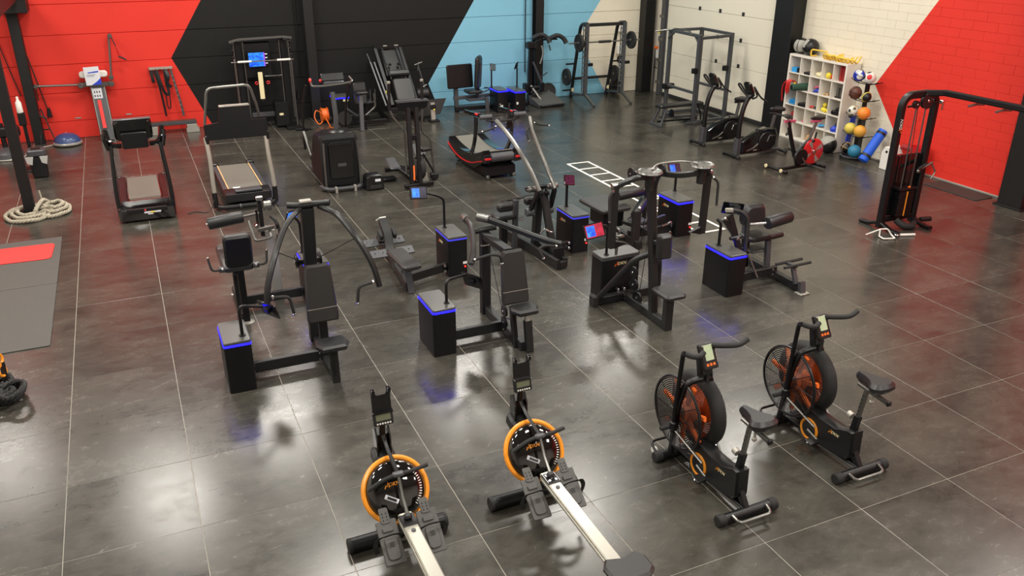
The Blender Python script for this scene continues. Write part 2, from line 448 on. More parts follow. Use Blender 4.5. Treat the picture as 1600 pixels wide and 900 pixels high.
# ---------------------------------------------------------------- walls
wb = struct(G().bx(XL, YB, 0, XR+0.3, YB+0.3, CEIL).done('wall_back', PAINT_B))
zs = [0.0, 0.38, 0.99, 1.59, 2.20, 2.82, 3.43, 4.04, 4.65, 5.26, 5.87, CEIL]
xs = [XL, -0.85, 5.12, 11.1, XR]
for a in range(4):
    for k in range(len(zs)-1):
        G().bx(xs[a]+0.004, YB-0.022, zs[k]+0.005, xs[a+1]-0.003, YB, zs[k+1]-0.005, b=0.005).done('panel', PAINT_B, wb)
wr = struct(G().bx(XR, YF, 0, XR+0.3, YB, CEIL).done('wall_right', PAINT_R))
bm_ = {}
ymax, ymin, zmax = 7.75, 2.0, 3.2
def brick(y0, y1, z0, z1):
    key = (round(y1-y0, 3), round(z1-z0, 3))
    if key not in bm_:
        g = G().box((0, 0, 0), (0.012, key[0]-0.0025, key[1]-0.004), b=0.002)
        me = bpy.data.meshes.new('brick'); me.from_pydata([tuple(v) for v in g.v], [], g.f); me.materials.append(PAINT_R); bm_[key] = me
    o = bpy.data.objects.new('brick', bm_[key]); COL.objects.link(o); o.parent = wr
    o.location = Vector((XR-0.0015+random.uniform(-0.0012, 0.0012), (y0+y1)/2, (z0+z1)/2)) - wr.location
nb = 0
for k in range(20):
    y = ymin - (0.24 if k % 2 else 0.0)
    while y < ymax - 0.01:
        a, c = max(y, ymin), min(y+0.48, ymax); y += 0.48
        if c-a > 0.02: brick(a, c, k*0.16, (k+1)*0.16); nb += 1
print('bricks', nb)
g = G(); 
for k in range(20, 40): g.bx(XR-0.007, ymin, k*0.16+0.003, XR, ymax, (k+1)*0.16-0.003)
g.done('upper_courses', PAINT_R, wr)['kind'] = 'stuff'
struct(G().bx(XL-0.3, YF, 0, XL, YB, CEIL).done('wall_left', WALLG))
struct(G().bx(XL-0.3, YF-0.3, 0, XR+0.3, YF, CEIL).done('wall_front', WALLG))
struct(G().bx(XL-0.3, YF-0.3, CEIL, XR+0.3, YB+0.3, CEIL+0.2).done('ceiling', CEILM))
for i, (x, y) in enumerate(LAMPS):
    g = G().bx(x-0.65, y-0.55, CEIL-0.16, x+0.65, y+0.55, CEIL, 0.02)
    o = g.done('lamp_housing_%d' % 0 if False else 'trim_%d' % (i+10), WALLG); struct(o)

# ---------------------------------------------------------------- steel columns, door, trims
def ibeam(name, x, y, w, d, h, along_x=True):
    g = G(); t = 0.02
    if along_x:   # flanges face the room (-Y)
        g.bx(x-w/2, y-d/2, 0, x+w/2, y-d/2+t, h, 0.003); g.bx(x-w/2, y+d/2-t, 0, x+w/2, y+d/2, h, 0.003); g.bx(x-t/2, y-d/2+t, 0, x+t/2, y+d/2-t, h)
    else:
        g.bx(x-d/2, y-w/2, 0, x-d/2+t, y+w/2, h, 0.003); g.bx(x+d/2-t, y-w/2, 0, x+d/2, y+w/2, h, 0.003); g.bx(x-d/2+t, y-t/2, 0, x+d/2-t, y+t/2, h)
    o = g.done(name, COLB); struct(o); return o
ibeam('trim_1', 5.12, 13.62, 0.22, 0.24, CEIL)
ibeam('trim_2', 11.1, 13.62, 0.22, 0.24, CEIL)
struct(G().bx(14.3, 13.45, 0, 14.62, 13.75, CEIL, 0.01).done('trim_3', COLB))
struct(G().bx(14.40, 7.82, 0, 14.74, 8.42, CEIL, 0.01).done('trim_4', COLB))
struct(G().bx(14.38, 1.78, 0, 14.74, 2.22, CEIL, 0.01).done('trim_5', COLB))
G().bx(14.34, 1.74, 0, 14.74, 2.26, 0.03, 0.004).done('base_plate', COLB, bpy.data.objects['trim_5'])
struct(G().bx(-0.98, 13.45, 0, -0.78, 13.75, CEIL, 0.01).done('trim_6', COLB))
tp = struct(G().bx(-0.84, 8.28, 0, -0.68, 8.44, CEIL, 0.008).done('trim_7', COLB))
G().bx(-0.9, 8.22, 0, -0.62, 8.50, 0.012, 0.003).done('base_plate', COLB, tp)
g = G().bx(-0.96, 8.36, 2.95, -0.70, 13.6, 3.2, 0.01); g.bx(-1.1, 13.1, 2.72, -0.55, 13.75, 2.98, 0.01)
struct(g.done('trim_8', COLB))
# conduits on the back wall
g = G().tube([(4.86, 13.72, 1.0), (4.86, 13.72, CEIL)], 0.012); g.tube([(10.78, 13.72, 0.75), (10.78, 13.72, CEIL)], 0.015); g.tube([(11.3, 13.72, 0.9), (11.3, 13.72, CEIL)], 0.02)
struct(g.done('trim_9', COLB))
# sectional door
door = struct(G().bx(14.66, 8.5, 0, 14.745, 12.86, 3.4).done('door_1', JOINT))
for k in range(6):
    if k*0.6 < 3.39: G().bx(14.63, 8.5, max(0.09, k*0.6+0.003), 14.67, 12.86, min(3.4, (k+1)*0.6-0.003), 0.004).done('panel', DOORW, door)
G().bx(14.61, 8.5, 0.0, 14.67, 12.86, 0.09, 0.01).done('bottom_seal', RUBBER, door)
for y, z in ((11.46, 2.43), (10.63, 2.44), (9.75, 2.44), (10.63, 1.83), (9.74, 1.84), (10.61, 1.24), (9.73, 1.24)):
    G().bx(14.618, y-0.045, z-0.045, 14.632, y+0.045, z+0.045, 0.004).done('bracket', RUBBER, door)
tr = G().bx(14.52, 12.9, 0, 14.66, 13.02, 3.4, 0.006); tr.bx(14.60, 12.86, 0.0, 14.74, 12.92, 3.4, 0.004)
o = tr.done('door_track', DGREY, door)
g = G()
for z in (0.35, 0.95, 1.5, 2.1, 2.6): g.bx(14.50, 12.9, z-0.04, 14.53, 13.06, z+0.04, 0.004)
g.done('track_bracket', STEEL, o)
struct(G().bx(14.70, 2.24, 0, 14.735, 5.8, 0.035, 0.006).done('baseboard_right', PALE))
# ---------------------------------------------------------------- weight cabinets shared by the strength machines
def cabinet(root, x0, y0, x1, y1, h=0.575, band=None, logo=None, lid=None):
    cx, cy, w, d = (x0+x1)/2, (y0+y1)/2, x1-x0, y1-y0
    c = G().prism(rrect(w, d, 0.025), h-0.05, Matrix.Translation((cx, cy, (h-0.05)/2)), 0.004).done('weight_cabinet', CAB, root)
    G().prism(rrect(w+0.004, d+0.004, 0.026), 0.016, Matrix.Translation((cx, cy, h-0.042)), 0.0).done('light_band', band or LED, c)
    G().prism(rrect(w, d, 0.025), 0.034, Matrix.Translation((cx, cy, h-0.017)), 0.006).done('lid', lid or LID, c)
    if logo == 'left': emblem((x0-0.002, y0+d*0.62, h-0.15), (0, -1, 0), (0, 0, 1), 0.055, c, ORANGE, CREAM)
    if logo == 'front': emblem((cx-0.03, y0-0.002, h-0.115), (1, 0, 0), (0, 0, 1), 0.06, c, ORANGE, CREAM)
    if logo in ('left',):
        G().bx(x1-0.07, y0-0.004, 0.17, x1-0.012, y0, 0.205, 0.001).done('rating_label', WHITE, c)
        G().cyl((x1-0.04, y0, 0.135), (x1-0.04, y0-0.012, 0.135), 0.012, 10).done('power_switch', REDLED, c)
    return c
def tablet(root, pts, c, u, v, m, w=0.21, h=0.145, extra=None, r=0.017):
    """bent pole, tilted tablet housing and its display; u,v span the screen"""
    g = G().tube(bend(pts, 0.07), r, 10); g.cyl(pts[0], (pts[0][0], pts[0][1], pts[0][2]+0.012), 0.034, 14)
    g.done('tablet_pole', CAB, root)
    M = axes(c, u, v)
    t = G().prism(rrect(w, h, 0.012), 0.018, M, 0.003).done('tablet', GLOSS, root)
    G().prism(rrect(w*0.88, h*0.84, 0.006), 0.002, M @ Matrix.Translation((0, 0, 0.0095))).done('display', m, t)
    if extra: G().prism(rrect(w*0.42, h*0.7, 0.004), 0.002, M @ Matrix.Translation((-w*0.18, 0, 0.0112))).done('display_window', extra, t)
    g = G().box((0, 0, 0), (0.06, 0.06, 0.03), b=0.004); q = G(); q.add(g.v, g.f, M @ Matrix.Translation((0, 0, -0.022))); q.done('tablet_mount', BLACK, t)
def bolts(root, pts, axis, r=0.011):
    for q in pts: G().cyl(q, Vector(q)+Vector(axis)*0.012, r, 8).done('bolt_head', CHROME, root)
def handle(root, pts, collar=None, r=0.016):
    h = G().tube(bend(pts, 0.05), r, 10).done('handle', RUBBER, root)
    g = G(); a = Vector(pts[0]); d = (Vector(pts[1])-a).normalized(); g.cyl(a+d*0.012, a+d*0.035, r*1.35, 12)
    a = Vector(pts[-1]); d = (Vector(pts[-2])-a).normalized(); g.cyl(a-d*0.012, a+d*0.006, r*1.2, 12)
    g.done('handle_collar', CHROME, h); return h
def roller(root, a, b, r, m=VINYL, name='roller_pad'):
    a = Vector(a); b = Vector(b); d = (b-a).normalized(); L = (b-a).length
    p = G().lathe([(r*0.55, 0), (r*0.9, 0.004), (r, 0.02), (r, L-0.02), (r*0.9, L-0.004), (r*0.55, L)], a, d, 24).done(name, m, root)
    G().cyl(a-d*0.02, b+d*0.02, 0.013, 10).done('roller_axle', CHROME, p); return p
def pulley(root, c, axis, r=0.06, w=0.025):
    a = Vector(axis).normalized(); c = Vector(c)
    p = G().lathe([(r*0.2, -w/2), (r, -w/2), (r, -w*0.32), (r*0.88, 0), (r, w*0.32), (r, w/2), (r*0.2, w/2)], c, a, 20).done('pulley', BLACK, root)
    G().cyl(c-a*(w/2+0.012), c+a*(w/2+0.012), r*0.18, 8).done('axle', CHROME, p)
def feet(root, pts, r=0.045):
    for x, y in pts: G().lathe([(r, 0), (r, 0.008), (r*0.6, 0.016)], (x, y, 0), (0, 0, 1), 14).done('foot_pad', RUBBER, root)

# ---------------------------------------------------------------- A wide chest press (nearest left)
R = thing('chest_press_machine', 'grey chest press with two long arched arms hanging wide, nearest left', 'gym machine', (2.2, 1.25), 'strength machines in the middle')
cabinet(R, 1.48, 1.02, 1.75, 1.55)
G().bar([(1.74, 1.29, 0.115), (2.50, 1.29, 0.115)], 0.055, 0.125).done('link_beam', FRAME, R)
bolts(R, [(1.765, 1.258, 0.15), (1.765, 1.258, 0.08), (2.46, 1.258, 0.15), (2.46, 1.258, 0.08)], (0, -1, 0))
g = G().bar([(2.53, 0.86, 0.06), (2.53, 1.86, 0.06)], 0.085, 0.1); g.done('base_rail', FRAME, R)
G().bar([(2.53, 0.84, 0.0), (2.53, 0.87, 0.41)], 0.085, 0.07, up=(0, 1, 0)).done('seat_post', FRAME, R)
G().bar([(2.53, 0.80, 0.09), (2.53, 0.825, 0.33)], 0.03, 0.012, up=(0, 1, 0)).done('slot_plate', BLACK, R)
hexs = [(-0.17, -0.02), (-0.12, -0.14), (0.12, -0.14), (0.17, -0.02), (0.14, 0.13), (-0.14, 0.13)]
G().prism([(a*1.02, b*1.02) for a, b in hexs], 0.07, axes((2.52, 0.83, 0.45), (1, 0, 0), (0, 1, -0.05)), 0.022).done('seat', VINYL, R)
m = G().bar([(2.53, 1.80, 0.05), (2.53, 1.70, 0.9), (2.53, 1.56, 1.70)], 0.13, 0.10, up=(0, 1, 0)).done('mast', FRAME, R)
G().bar([(2.53, 1.28, 0.1), (2.53, 1.30, 0.62)], 0.09, 0.06, up=(0, 1, 0)).done('back_support', BLACK, R)
G().bar([(2.53, 1.30, 0.58), (2.53, 1.70, 0.75)], 0.06, 0.06).done('back_brace', FRAME, R)
trap = [(0.155, -0.31), (0.165, -0.27), (0.135, 0.27), (0.11, 0.31), (-0.11, 0.31), (-0.135, 0.27), (-0.165, -0.27), (-0.155, -0.31)]
bp = G().prism(trap, 0.075, axes((2.515, 1.20, 0.875), (1, 0, 0), (0, 0.16, 1)), 0.02).done('backrest', GREYV, R)
q = axes((2.515, 1.20, 0.875), (1, 0, 0), (0, 0.16, 1)) @ Matrix.Translation((0, -0.155, 0.0385)); gg = G().box((0, 0, 0), (0.315, 0.006, 0.003)); h_ = G(); h_.add(gg.v, gg.f, q); h_.done('seam', PALE, bp)
cb = G().tube(bend([(2.34, 1.60, 1.74), (2.44, 1.56, 1.735), (2.62, 1.56, 1.735), (2.76, 1.50, 1.75)], 0.05), 0.034, 12).done('pivot_crossbar', FRAME, R)
G().bx(2.46, 1.52, 1.765, 2.58, 1.60, 1.79, 0.005).done('pivot_cap', PALE, cb)
for nm, P_, H_ in (('press_arm', [(2.45, 1.55, 1.70), (2.25, 1.28, 1.63), (2.07, 0.96, 1.45), (1.96, 0.83, 1.22), (1.925, 0.80, 1.03)], [(1.96, 0.80, 1.09), (2.14, 0.79, 1.075), (2.17, 0.79, 0.88)]),
                   ('press_arm', [(2.66, 1.55, 1.70), (2.78, 1.28, 1.68), (2.90, 0.98, 1.50), (3.00, 0.84, 1.26), (3.05, 0.80, 1.02)], [(3.01, 0.80, 1.08), (2.83, 0.79, 1.06), (2.81, 0.79, 0.88)])):
    a = G().bar(crv(P_, 5), 0.055, 0.06, up=(1, -1, 0), b=0.018).done(nm, FRAME, R)
    handle(R, H_)
for x in (2.41, 2.66): pulley(R, (x, 1.82, 1.02), (1, 0, 0), 0.075)
G().bar([(2.39, 1.80, 1.02), (2.68, 1.80, 1.02)], 0.06, 0.06).done('pulley_bracket', FRAME, R)
g = G().tube([(2.41, 1.76, 1.06), (2.12, 1.0, 1.46)], 0.005, 6); g.tube([(2.66, 1.76, 1.06), (2.88, 1.0, 1.5)], 0.005, 6); g.each('cable', CABLE, R)
tablet(R, [(1.685, 1.15, 0.575), (1.685, 1.15, 0.905), (1.93, 1.27, 0.80)], (1.99, 1.29, 0.75), (-0.5, 0.85, 0), (-0.3, -0.15, 0.9), SCR, 0.27, 0.18)
feet(R, [(2.53, 0.9), (2.53, 1.82)])

# ---------------------------------------------------------------- B shoulder press
R = thing('shoulder_press_machine', 'grey shoulder press with curved roller topped arms, beside front row seat', 'gym machine', (4.3, 1.2), 'strength machines in the middle')
cabinet(R, 3.65, 0.91, 3.92, 1.44)
G().bar([(3.91, 1.14, 0.115), (4.60, 1.14, 0.115)], 0.055, 0.125).done('link_beam', FRAME, R)
bolts(R, [(4.57, 1.108, 0.15), (4.57, 1.108, 0.08)], (0, -1, 0))
G().bar([(4.63, 0.66, 0.06), (4.63, 1.80, 0.06)], 0.085, 0.1).done('base_rail', FRAME, R)
G().bar([(4.68, 0.62, 0.0), (4.68, 0.68, 0.36)], 0.085, 0.07, up=(0, 1, 0)).done('seat_post', FRAME, R)
G().bar([(4.68, 0.68, 0.3), (4.68, 0.69, 0.43)], 0.06, 0.05, up=(0, 1, 0)).done('seat_slide', PALE, R)
G().bar([(4.58, 0.78, 0.0), (4.60, 0.92, 0.45)], 0.06, 0.06, up=(0, 1, 0)).done('rear_seat_post', BLACK, R)
G().prism([(a*0.95, b*0.95) for a, b in hexs], 0.07, axes((4.68, 0.77, 0.46), (1, 0, 0), (0, 1, -0.05)), 0.022).done('seat', VINYL, R)
G().bar([(4.62, 1.76, 0.0), (4.62, 1.76, 1.06)], 0.115, 0.09, up=(0, 1, 0)).done('mast', FRAME, R)
G().bar([(4.62, 1.80, 1.02), (4.62, 1.06, 1.06)], 0.10, 0.075).done('top_beam', FRAME, R)
M_ = axes((4.645, 0.98, 0.78), (1, 0, 0), (0, 0.16, 1))
bp = G().prism(trap, 0.075, M_, 0.02).done('backrest', GREYV, R)
gg = G().box((0, 0, 0), (0.315, 0.006, 0.003)); h_ = G(); h_.add(gg.v, gg.f, M_ @ Matrix.Translation((0, -0.155, 0.0385))); h_.done('seam', PALE, bp)
G().bar([(4.62, 1.06, 0.45), (4.62, 1.08, 1.05)], 0.07, 0.05, up=(0, 1, 0)).done('back_support', BLACK, R)
cb = G().tube(crv([(4.42, 1.76, 1.12), (4.50, 1.80, 1.07), (4.62, 1.80, 1.08), (4.76, 1.74, 1.11)], 5), 0.033, 12).done('pivot_crossbar', FRAME, R)
for P_, H_, rl in (([(4.40, 1.78, 1.23), (4.36, 1.55, 1.24), (4.28, 1.28, 1.18), (4.20, 1.08, 1.12), (4.13, 0.98, 1.02)], [(4.15, 0.98, 1.06), (4.36, 0.97, 1.10), (4.47, 0.95, 1.08), (4.49, 0.96, 0.98)], ((4.41, 1.90, 1.23), (4.40, 1.78, 1.24))),
                   ([(4.66, 1.72, 1.22), (4.84, 1.5, 1.17), (5.02, 1.25, 1.12), (5.16, 1.05, 1.09), (5.24, 0.98, 1.08)], [(5.20, 0.99, 1.06), (5.03, 1.0, 1.09), (4.95, 0.98, 1.07), (4.99, 0.93, 0.97)], ((4.58, 1.88, 1.22), (4.67, 1.73, 1.22)))):
    a = G().bar(crv(P_, 5), 0.06, 0.075, up=(0, 0, 1), b=0.018).done('press_arm', FRAME, R)
    G().cyl(rl[0], rl[1], 0.05, 18).done('counterweight', STEEL, R)
    handle(R, H_)
g = G().cyl((4.54, 1.70, 0.92), (4.70, 1.70, 0.92), 0.013, 10); g.cyl((4.68, 1.70, 0.92), (4.72, 1.62, 0.86), 0.02, 10); g.done('adjuster_pin', CHROME, R)
for z in (0.34, 0.20): pulley(R, (4.56, 1.05, z), (1, 0, 0), 0.07)
G().tube([(4.64, 1.70, 0.9), (4.57, 1.12, 0.3)], 0.005, 6).each('cable', CABLE, R)
G().tube(bend([(4.60, 1.16, 0.11), (4.60, 1.22, 0.2), (4.66, 1.1, 0.2), (4.66, 1.02, 0.11)], 0.03), 0.012, 8).done('guide_loop', CHROME, R)
tablet(R, [(3.86, 1.05, 0.575), (3.86, 1.05, 0.845), (4.18, 1.27, 0.78)], (4.27, 1.28, 0.68), (-0.5, 0.85, 0), (-0.3, -0.15, 0.9), SCR, 0.28, 0.19)
feet(R, [(4.63, 0.72), (4.63, 1.74)])

# ---------------------------------------------------------------- H leg machine behind the chest press
R = thing('leg_extension_machine', 'leg extension machine with padded seat and long shin roller, behind the arched arm press', 'gym machine', (2.2, 2.9), 'strength machines in the middle')
cabinet(R, 2.66, 2.81, 2.95, 3.34)
G().bar([(1.90, 3.08, 0.115), (2.67, 3.08, 0.115)], 0.055, 0.12).done('link_beam', FRAME, R)
bolts(R, [(2.64, 3.05, 0.155), (2.64, 3.05, 0.08), (1.93, 3.05, 0.155), (1.93, 3.05, 0.08)], (0, -1, 0))
G().bar([(1.88, 2.70, 0.06), (1.88, 3.62, 0.06)], 0.085, 0.1).done('base_rail', FRAME, R)
G().bar([(1.89, 2.70, 0.0), (1.88, 2.62, 0.5), (1.87, 2.52, 1.0)], 0.075, 0.075, up=(0, 1, 0)).done('back_post', CAB, R)
g = G().lathe([(0.075, 0), (0.075, 0.01), (0.05, 0.02)], (1.90, 2.68, 0), n=20); g.lathe([(0.05, 0), (0.05, 0.01), (0.03, 0.02)], (1.86, 3.59, 0), n=16); g.each('foot_disc', PALE, R)
G().cyl((1.90, 2.70, 0.02), (1.90, 2.70, 0.16), 0.03, 12).done('foot_leg', PALE, R)
bp = G().prism(rrect(0.31, 0.40, 0.05), 0.09, axes((1.875, 2.50, 1.0), (1, 0, 0), (0, -0.2, 1)), 0.022).done('backrest', VINYL, R)
G().prism(rrect(0.27, 0.36, 0.03), 0.012, axes((1.875, 2.452, 0.99), (1, 0, 0), (0, -0.2, 1))).done('backing_board', BLACK, bp)
G().pad((1.86, 2.86, 0.79), (1, 0, 0), (0, 1, 0.06), 0.36, 0.72, 0.08, 0.05).done('seat', GREYV, R)
G().bx(1.80, 2.6, 0.66, 1.92, 3.1, 0.755, 0.01).done('seat_carrier', BLACK, R)
G().bar([(1.86, 3.0, 0.08), (1.86, 2.98, 0.7)], 0.08, 0.08, up=(0, 1, 0)).done('seat_post', FRAME, R)
for s, x in ((-1, 1.70), (1, 2.03)):
    handle(R, [(x, 2.48, 0.80), (x+s*0.14, 2.46, 0.80), (x+s*0.16, 2.50, 0.95)], r=0.013)
    G().cyl((x-s*0.01, 2.50, 0.79), (x+s*0.06, 2.50, 0.79), 0.035, 14).done('handle_boss', DGREY, R)
roller(R, (1.64, 3.28, 1.095), (2.06, 3.28, 1.135), 0.075)
g = G().bar([(2.07, 3.28, 1.13), (2.25, 3.28, 1.15)], 0.03, 0.035); g.bar(bend([(2.11, 3.26, 1.08), (2.15, 3.10, 0.86), (2.34, 3.10, 0.88), (2.34, 3.26, 1.0)], 0.03), 0.03, 0.03); g.bar([(2.20, 3.18, 0.97), (2.40, 3.18, 0.99)], 0.05, 0.05)
g.done('swing_frame', STEEL, R)
G().bar([(2.37, 3.30, 0.0), (2.35, 3.30, 0.92)], 0.12, 0.10, up=(0, 1, 0)).done('mast', PALE, R)  # pale colour stands in for light shining on the post
g = G().bar([(2.27, 3.30, 0.85), (2.27, 3.30, 1.36)], 0.05, 0.06, up=(0, 1, 0)); g.bar([(2.22, 3.28, 0.95), (2.22, 3.28, 1.2)], 0.03, 0.03, up=(0, 1, 0)); g.done('lever_column', BLACK, R)
g = G().cyl((2.23, 3.27, 1.34), (2.31, 3.27, 1.34), 0.028, 12); g.cyl((2.2, 3.22, 1.02), (2.2, 3.16, 1.02), 0.03, 12); g.each('pivot_cap', CHROME, R)
G().cyl((2.31, 3.30, 1.23), (2.41, 3.30, 1.23), 0.062, 18).done('counterweight', STEEL, R)
G().tube(crv([(2.38, 3.28, 1.1), (2.45, 3.24, 1.0), (2.46, 3.22, 0.85), (2.42, 3.24, 0.75)], 5), 0.02, 8).done('cable_guide', CABLE, R)
for z in (0.98, 0.80): pulley(R, (2.44, 3.26, z), (1, 0, 0), 0.055)
tablet(R, [(2.72, 3.24, 0.575), (2.72, 3.24, 0.98), (2.66, 3.22, 1.06)], (2.63, 3.20, 1.10), (0.8, 0.6, 0), (0.25, -0.3, 0.9), SCR)

# ---------------------------------------------------------------- C low row
R = thing('seated_row_machine', 'low seated row machine with long flat seat and four foot plates', 'gym machine', (4.2, 3.3), 'strength machines in the middle')
cabinet(R, 4.60, 2.98, 4.87, 3.51, band=LEDDIM, logo='left')
G().bar([(4.00, 2.93, 0.115), (4.62, 3.12, 0.115)], 0.055, 0.12).done('link_beam', FRAME, R)
g = G().cyl((4.56, 3.06, 0.16), (4.56, 3.03, 0.16), 0.022, 12); g.cyl((4.56, 3.06, 0.08), (4.56, 3.03, 0.08), 0.022, 12); g.each('bolt_head', CHROME, R)
G().bar([(3.95, 2.72, 0.09), (4.10, 4.62, 0.09)], 0.10, 0.11).done('base_rail', FRAME, R)
G().bar([(3.97, 2.70, 0.0), (3.94, 2.82, 0.44)], 0.085, 0.06, up=(0, 1, 0)).done('rear_leg', DGREY, R)
st = G().pad((3.905, 2.77, 0.46), (1, 0.05, 0), (-0.05, 1, 0.0), 0.25, 0.70, 0.07, 0.05).done('seat', GREYV, R)
G().bx(3.86, 2.5, 0.39, 3.96, 3.0, 0.43, 0.008).done('seat_carrier', BLACK, st)
g = G().tube([(3.84, 3.05, 0.42), (3.85, 3.06, 0.2)], 0.014, 8); g.tube([(3.97, 3.1, 0.42), (3.98, 3.1, 0.12)], 0.014, 8); g.done('seat_strut', STEEL, R)
for y, z in ((3.72, 0.20), (4.18, 0.20)):
    for s in (-1, 1):
        fp = G().box((4.03+s*0.19, y, z), (0.24, 0.14, 0.03), (0.5, 0, 0.05), 0.006).done('foot_plate', DGREY, R)
        g = G()
        for dx in (-0.06, 0.05): g.cyl((4.03+s*0.19+dx, y, z+0.012), (4.03+s*0.19+dx, y-0.006, z+0.022), 0.012, 8)
        g.each('screw', CHROME, fp)
    G().cyl((3.84, y+0.02, z-0.01), (4.22, y+0.02, z-0.01), 0.018, 10).done('foot_bar', FRAME, R)
G().bar([(4.06, 3.95, 0.14), (4.08, 4.10, 0.34), (4.09, 4.36, 0.46)], 0.12, 0.09).done('cable_head', FRAME, R)
for s in (-1, 1): G().box((4.08+s*0.1, 4.12, 0.33), (0.05, 0.16, 0.1), (0.4, 0, 0), 0.015).done('grip_block', RUBBER, R)
q = G().box((4.11, 4.52, 0.43), (0.10, 0.2, 0.02), (-0.5, 0, 0.1), 0.005).done('placard', WHITE, R)
g = G()
for k, (dx, dy) in enumerate(((-0.02, 0.05), (0.02, 0.05), (-0.02, 0.0), (0.02, 0.0), (0.0, -0.05))): g.box((4.11+dx, 4.52+dy, 0.442-dy*0.5), (0.02, 0.035, 0.004), (-0.5, 0, 0.5*k))
g.done('pictogram', BLACK, q)
tablet(R, [(4.70, 3.40, 0.575), (4.70, 3.40, 0.98), (4.62, 3.40, 1.04), (4.42, 3.40, 1.11)], (4.34, 3.385, 1.12), (1, 0.1, -0.12), (0.05, 0.35, 0.95), SCRD, 0.25, 0.17, extra=SCR)

# ---------------------------------------------------------------- D high pull-down with long curved arms
R = thing('pulldown_machine', 'tall pulldown machine with two long silver curved arms reaching up', 'gym machine', (6.3, 3.3), 'strength machines in the middle')
cabinet(R, 6.55, 3.10, 6.82, 3.63, band=LEDDIM, logo='left')
G().bar([(6.08, 3.12, 0.115), (6.57, 3.2, 0.115)], 0.055, 0.12).done('link_beam', FRAME, R)
g = G().cyl((6.52, 3.17, 0.16), (6.52, 3.13, 0.16), 0.022, 12); g.cyl((6.52, 3.17, 0.08), (6.52, 3.13, 0.08), 0.022, 12); g.each('bolt_head', CHROME, R)
g = G().bar([(6.08, 2.62, 0.075), (5.93, 4.2, 0.075)], 0.05, 0.15); g.bar([(6.22, 2.66, 0.075), (6.16, 3.4, 0.075)], 0.05, 0.13); g.bar([(6.10, 2.64, 0.06), (6.22, 2.68, 0.06)], 0.06, 0.10); g.done('base_rail', FRAME, R)
G().bar([(6.16, 2.74, 0.0), (6.16, 2.78, 0.26)], 0.16, 0.03, up=(0, 1, 0)).done('end_plate', CAB, R)
g = G().bar([(6.10, 3.42, 0.0), (6.12, 3.34, 1.05)], 0.10, 0.11, up=(0, 1, 0)); g.done('mast', FRAME, R)
G().bar([(6.20, 2.98, 0.05), (6.13, 3.24, 0.95)], 0.10, 0.07, up=(0, 1, 0)).done('mast_brace', FRAME, R)
G().pad((5.74, 3.72, 0.50), (1, 0, 0), (0, 1, 0), 0.34, 0.26, 0.07, 0.06).done('seat', VINYL, R)
G().bar([(5.74, 3.75, 0.0), (5.74, 3.75, 0.46)], 0.10, 0.10, up=(0, 1, 0)).done('seat_post', CAB, R)
for a, b in (((5.60, 3.62, 0.66), (5.82, 3.62, 0.66)), ((6.02, 3.60, 0.72), (6.24, 3.62, 0.72))):
    p = G().pad(((a[0]+b[0])/2, a[1], a[2]), (1, 0, 0), (0, 0, 1), 0.24, 0.11, 0.10, 0.04).done('thigh_pad', VINYL, R)
G().bar([(5.66, 3.68, 0.73), (6.2, 3.68, 0.77)], 0.03, 0.03).done('thigh_pad_bar', CHROME, R)
G().bar([(5.88, 3.66, 0.0), (5.90, 3.66, 0.74)], 0.075, 0.06, up=(0, 1, 0)).done('adjuster_post', DGREY, R)
G().cyl((5.93, 3.62, 0.46), (6.0, 3.60, 0.46), 0.02, 10).done('adjuster_knob', CHROME, R)
for P_, hk, wt, hs in (([(5.98, 3.05, 1.03), (5.97, 3.30, 1.24), (5.94, 3.62, 1.46), (5.88, 3.92, 1.66), (5.82, 4.18, 1.80)], [(5.98, 3.06, 1.03), (5.95, 3.18, 0.82), (5.95, 3.26, 0.72)], (5.95, 3.30, 0.66), -1),
                       ([(6.22, 3.05, 1.04), (6.22, 3.30, 1.26), (6.24, 3.62, 1.48), (6.28, 3.92, 1.66), (6.36, 4.18, 1.80)], [(6.22, 3.06, 1.04), (6.24, 3.18, 0.82), (6.26, 3.26, 0.72)], (6.26, 3.30, 0.66), 1)):
    G().bar(crv(P_, 6), 0.05, 0.06, up=(0, 1, 1), b=0.015).done('pull_arm', STEEL, R)
    G().bar(crv(hk, 4), 0.05, 0.07, up=(0, 1, 0)).done('lever_hook', CAB, R)
    G().cyl((wt[0]-0.055, wt[1], wt[2]), (wt[0]+0.055, wt[1], wt[2]), 0.062, 20).done('counterweight', DGREY, R)
    x = P_[-1][0]; hx = x+hs*0.02
    handle(R, [(hx, 4.12, 1.74), (hx+hs*0.10, 4.10, 1.70), (hx+hs*0.24, 4.08, 1.68)], r=0.014)
    handle(R, [(x-hs*0.02, 4.05, 1.70), (x-hs*0.16, 3.98, 1.66), (x-hs*0.14, 3.92, 1.52)], r=0.012)
roller(R, (5.88, 3.22, 1.02), (6.02, 3.22, 1.02), 0.045, STEEL, 'pivot_bearing'); roller(R, (6.18, 3.22, 1.03), (6.34, 3.22, 1.03), 0.045, STEEL, 'pivot_bearing')
G().bar([(5.86, 3.24, 1.02), (6.36, 3.24, 1.03)], 0.05, 0.05).done('pivot_crossbar', CAB, R)
for x in (6.06, 6.15): pulley(R, (x, 3.16, 0.97), (1, 0, 0), 0.05)
g = G().tube([(6.07, 3.10, 0.97), (6.09, 3.02, 0.45)], 0.005, 6); g.tube([(6.16, 3.10, 0.97), (6.13, 3.0, 0.44)], 0.005, 6); g.tube([(6.34, 3.2, 0.62), (6.33, 3.2, 0.1)], 0.005, 6); g.each('cable', CABLE, R)
G().tube(bend([(6.00, 3.04, 0.42), (6.04, 2.98, 0.5), (6.12, 2.97, 0.44), (6.16, 2.97, 0.44)], 0.02), 0.012, 8).done('hook_link', CHROME, R)
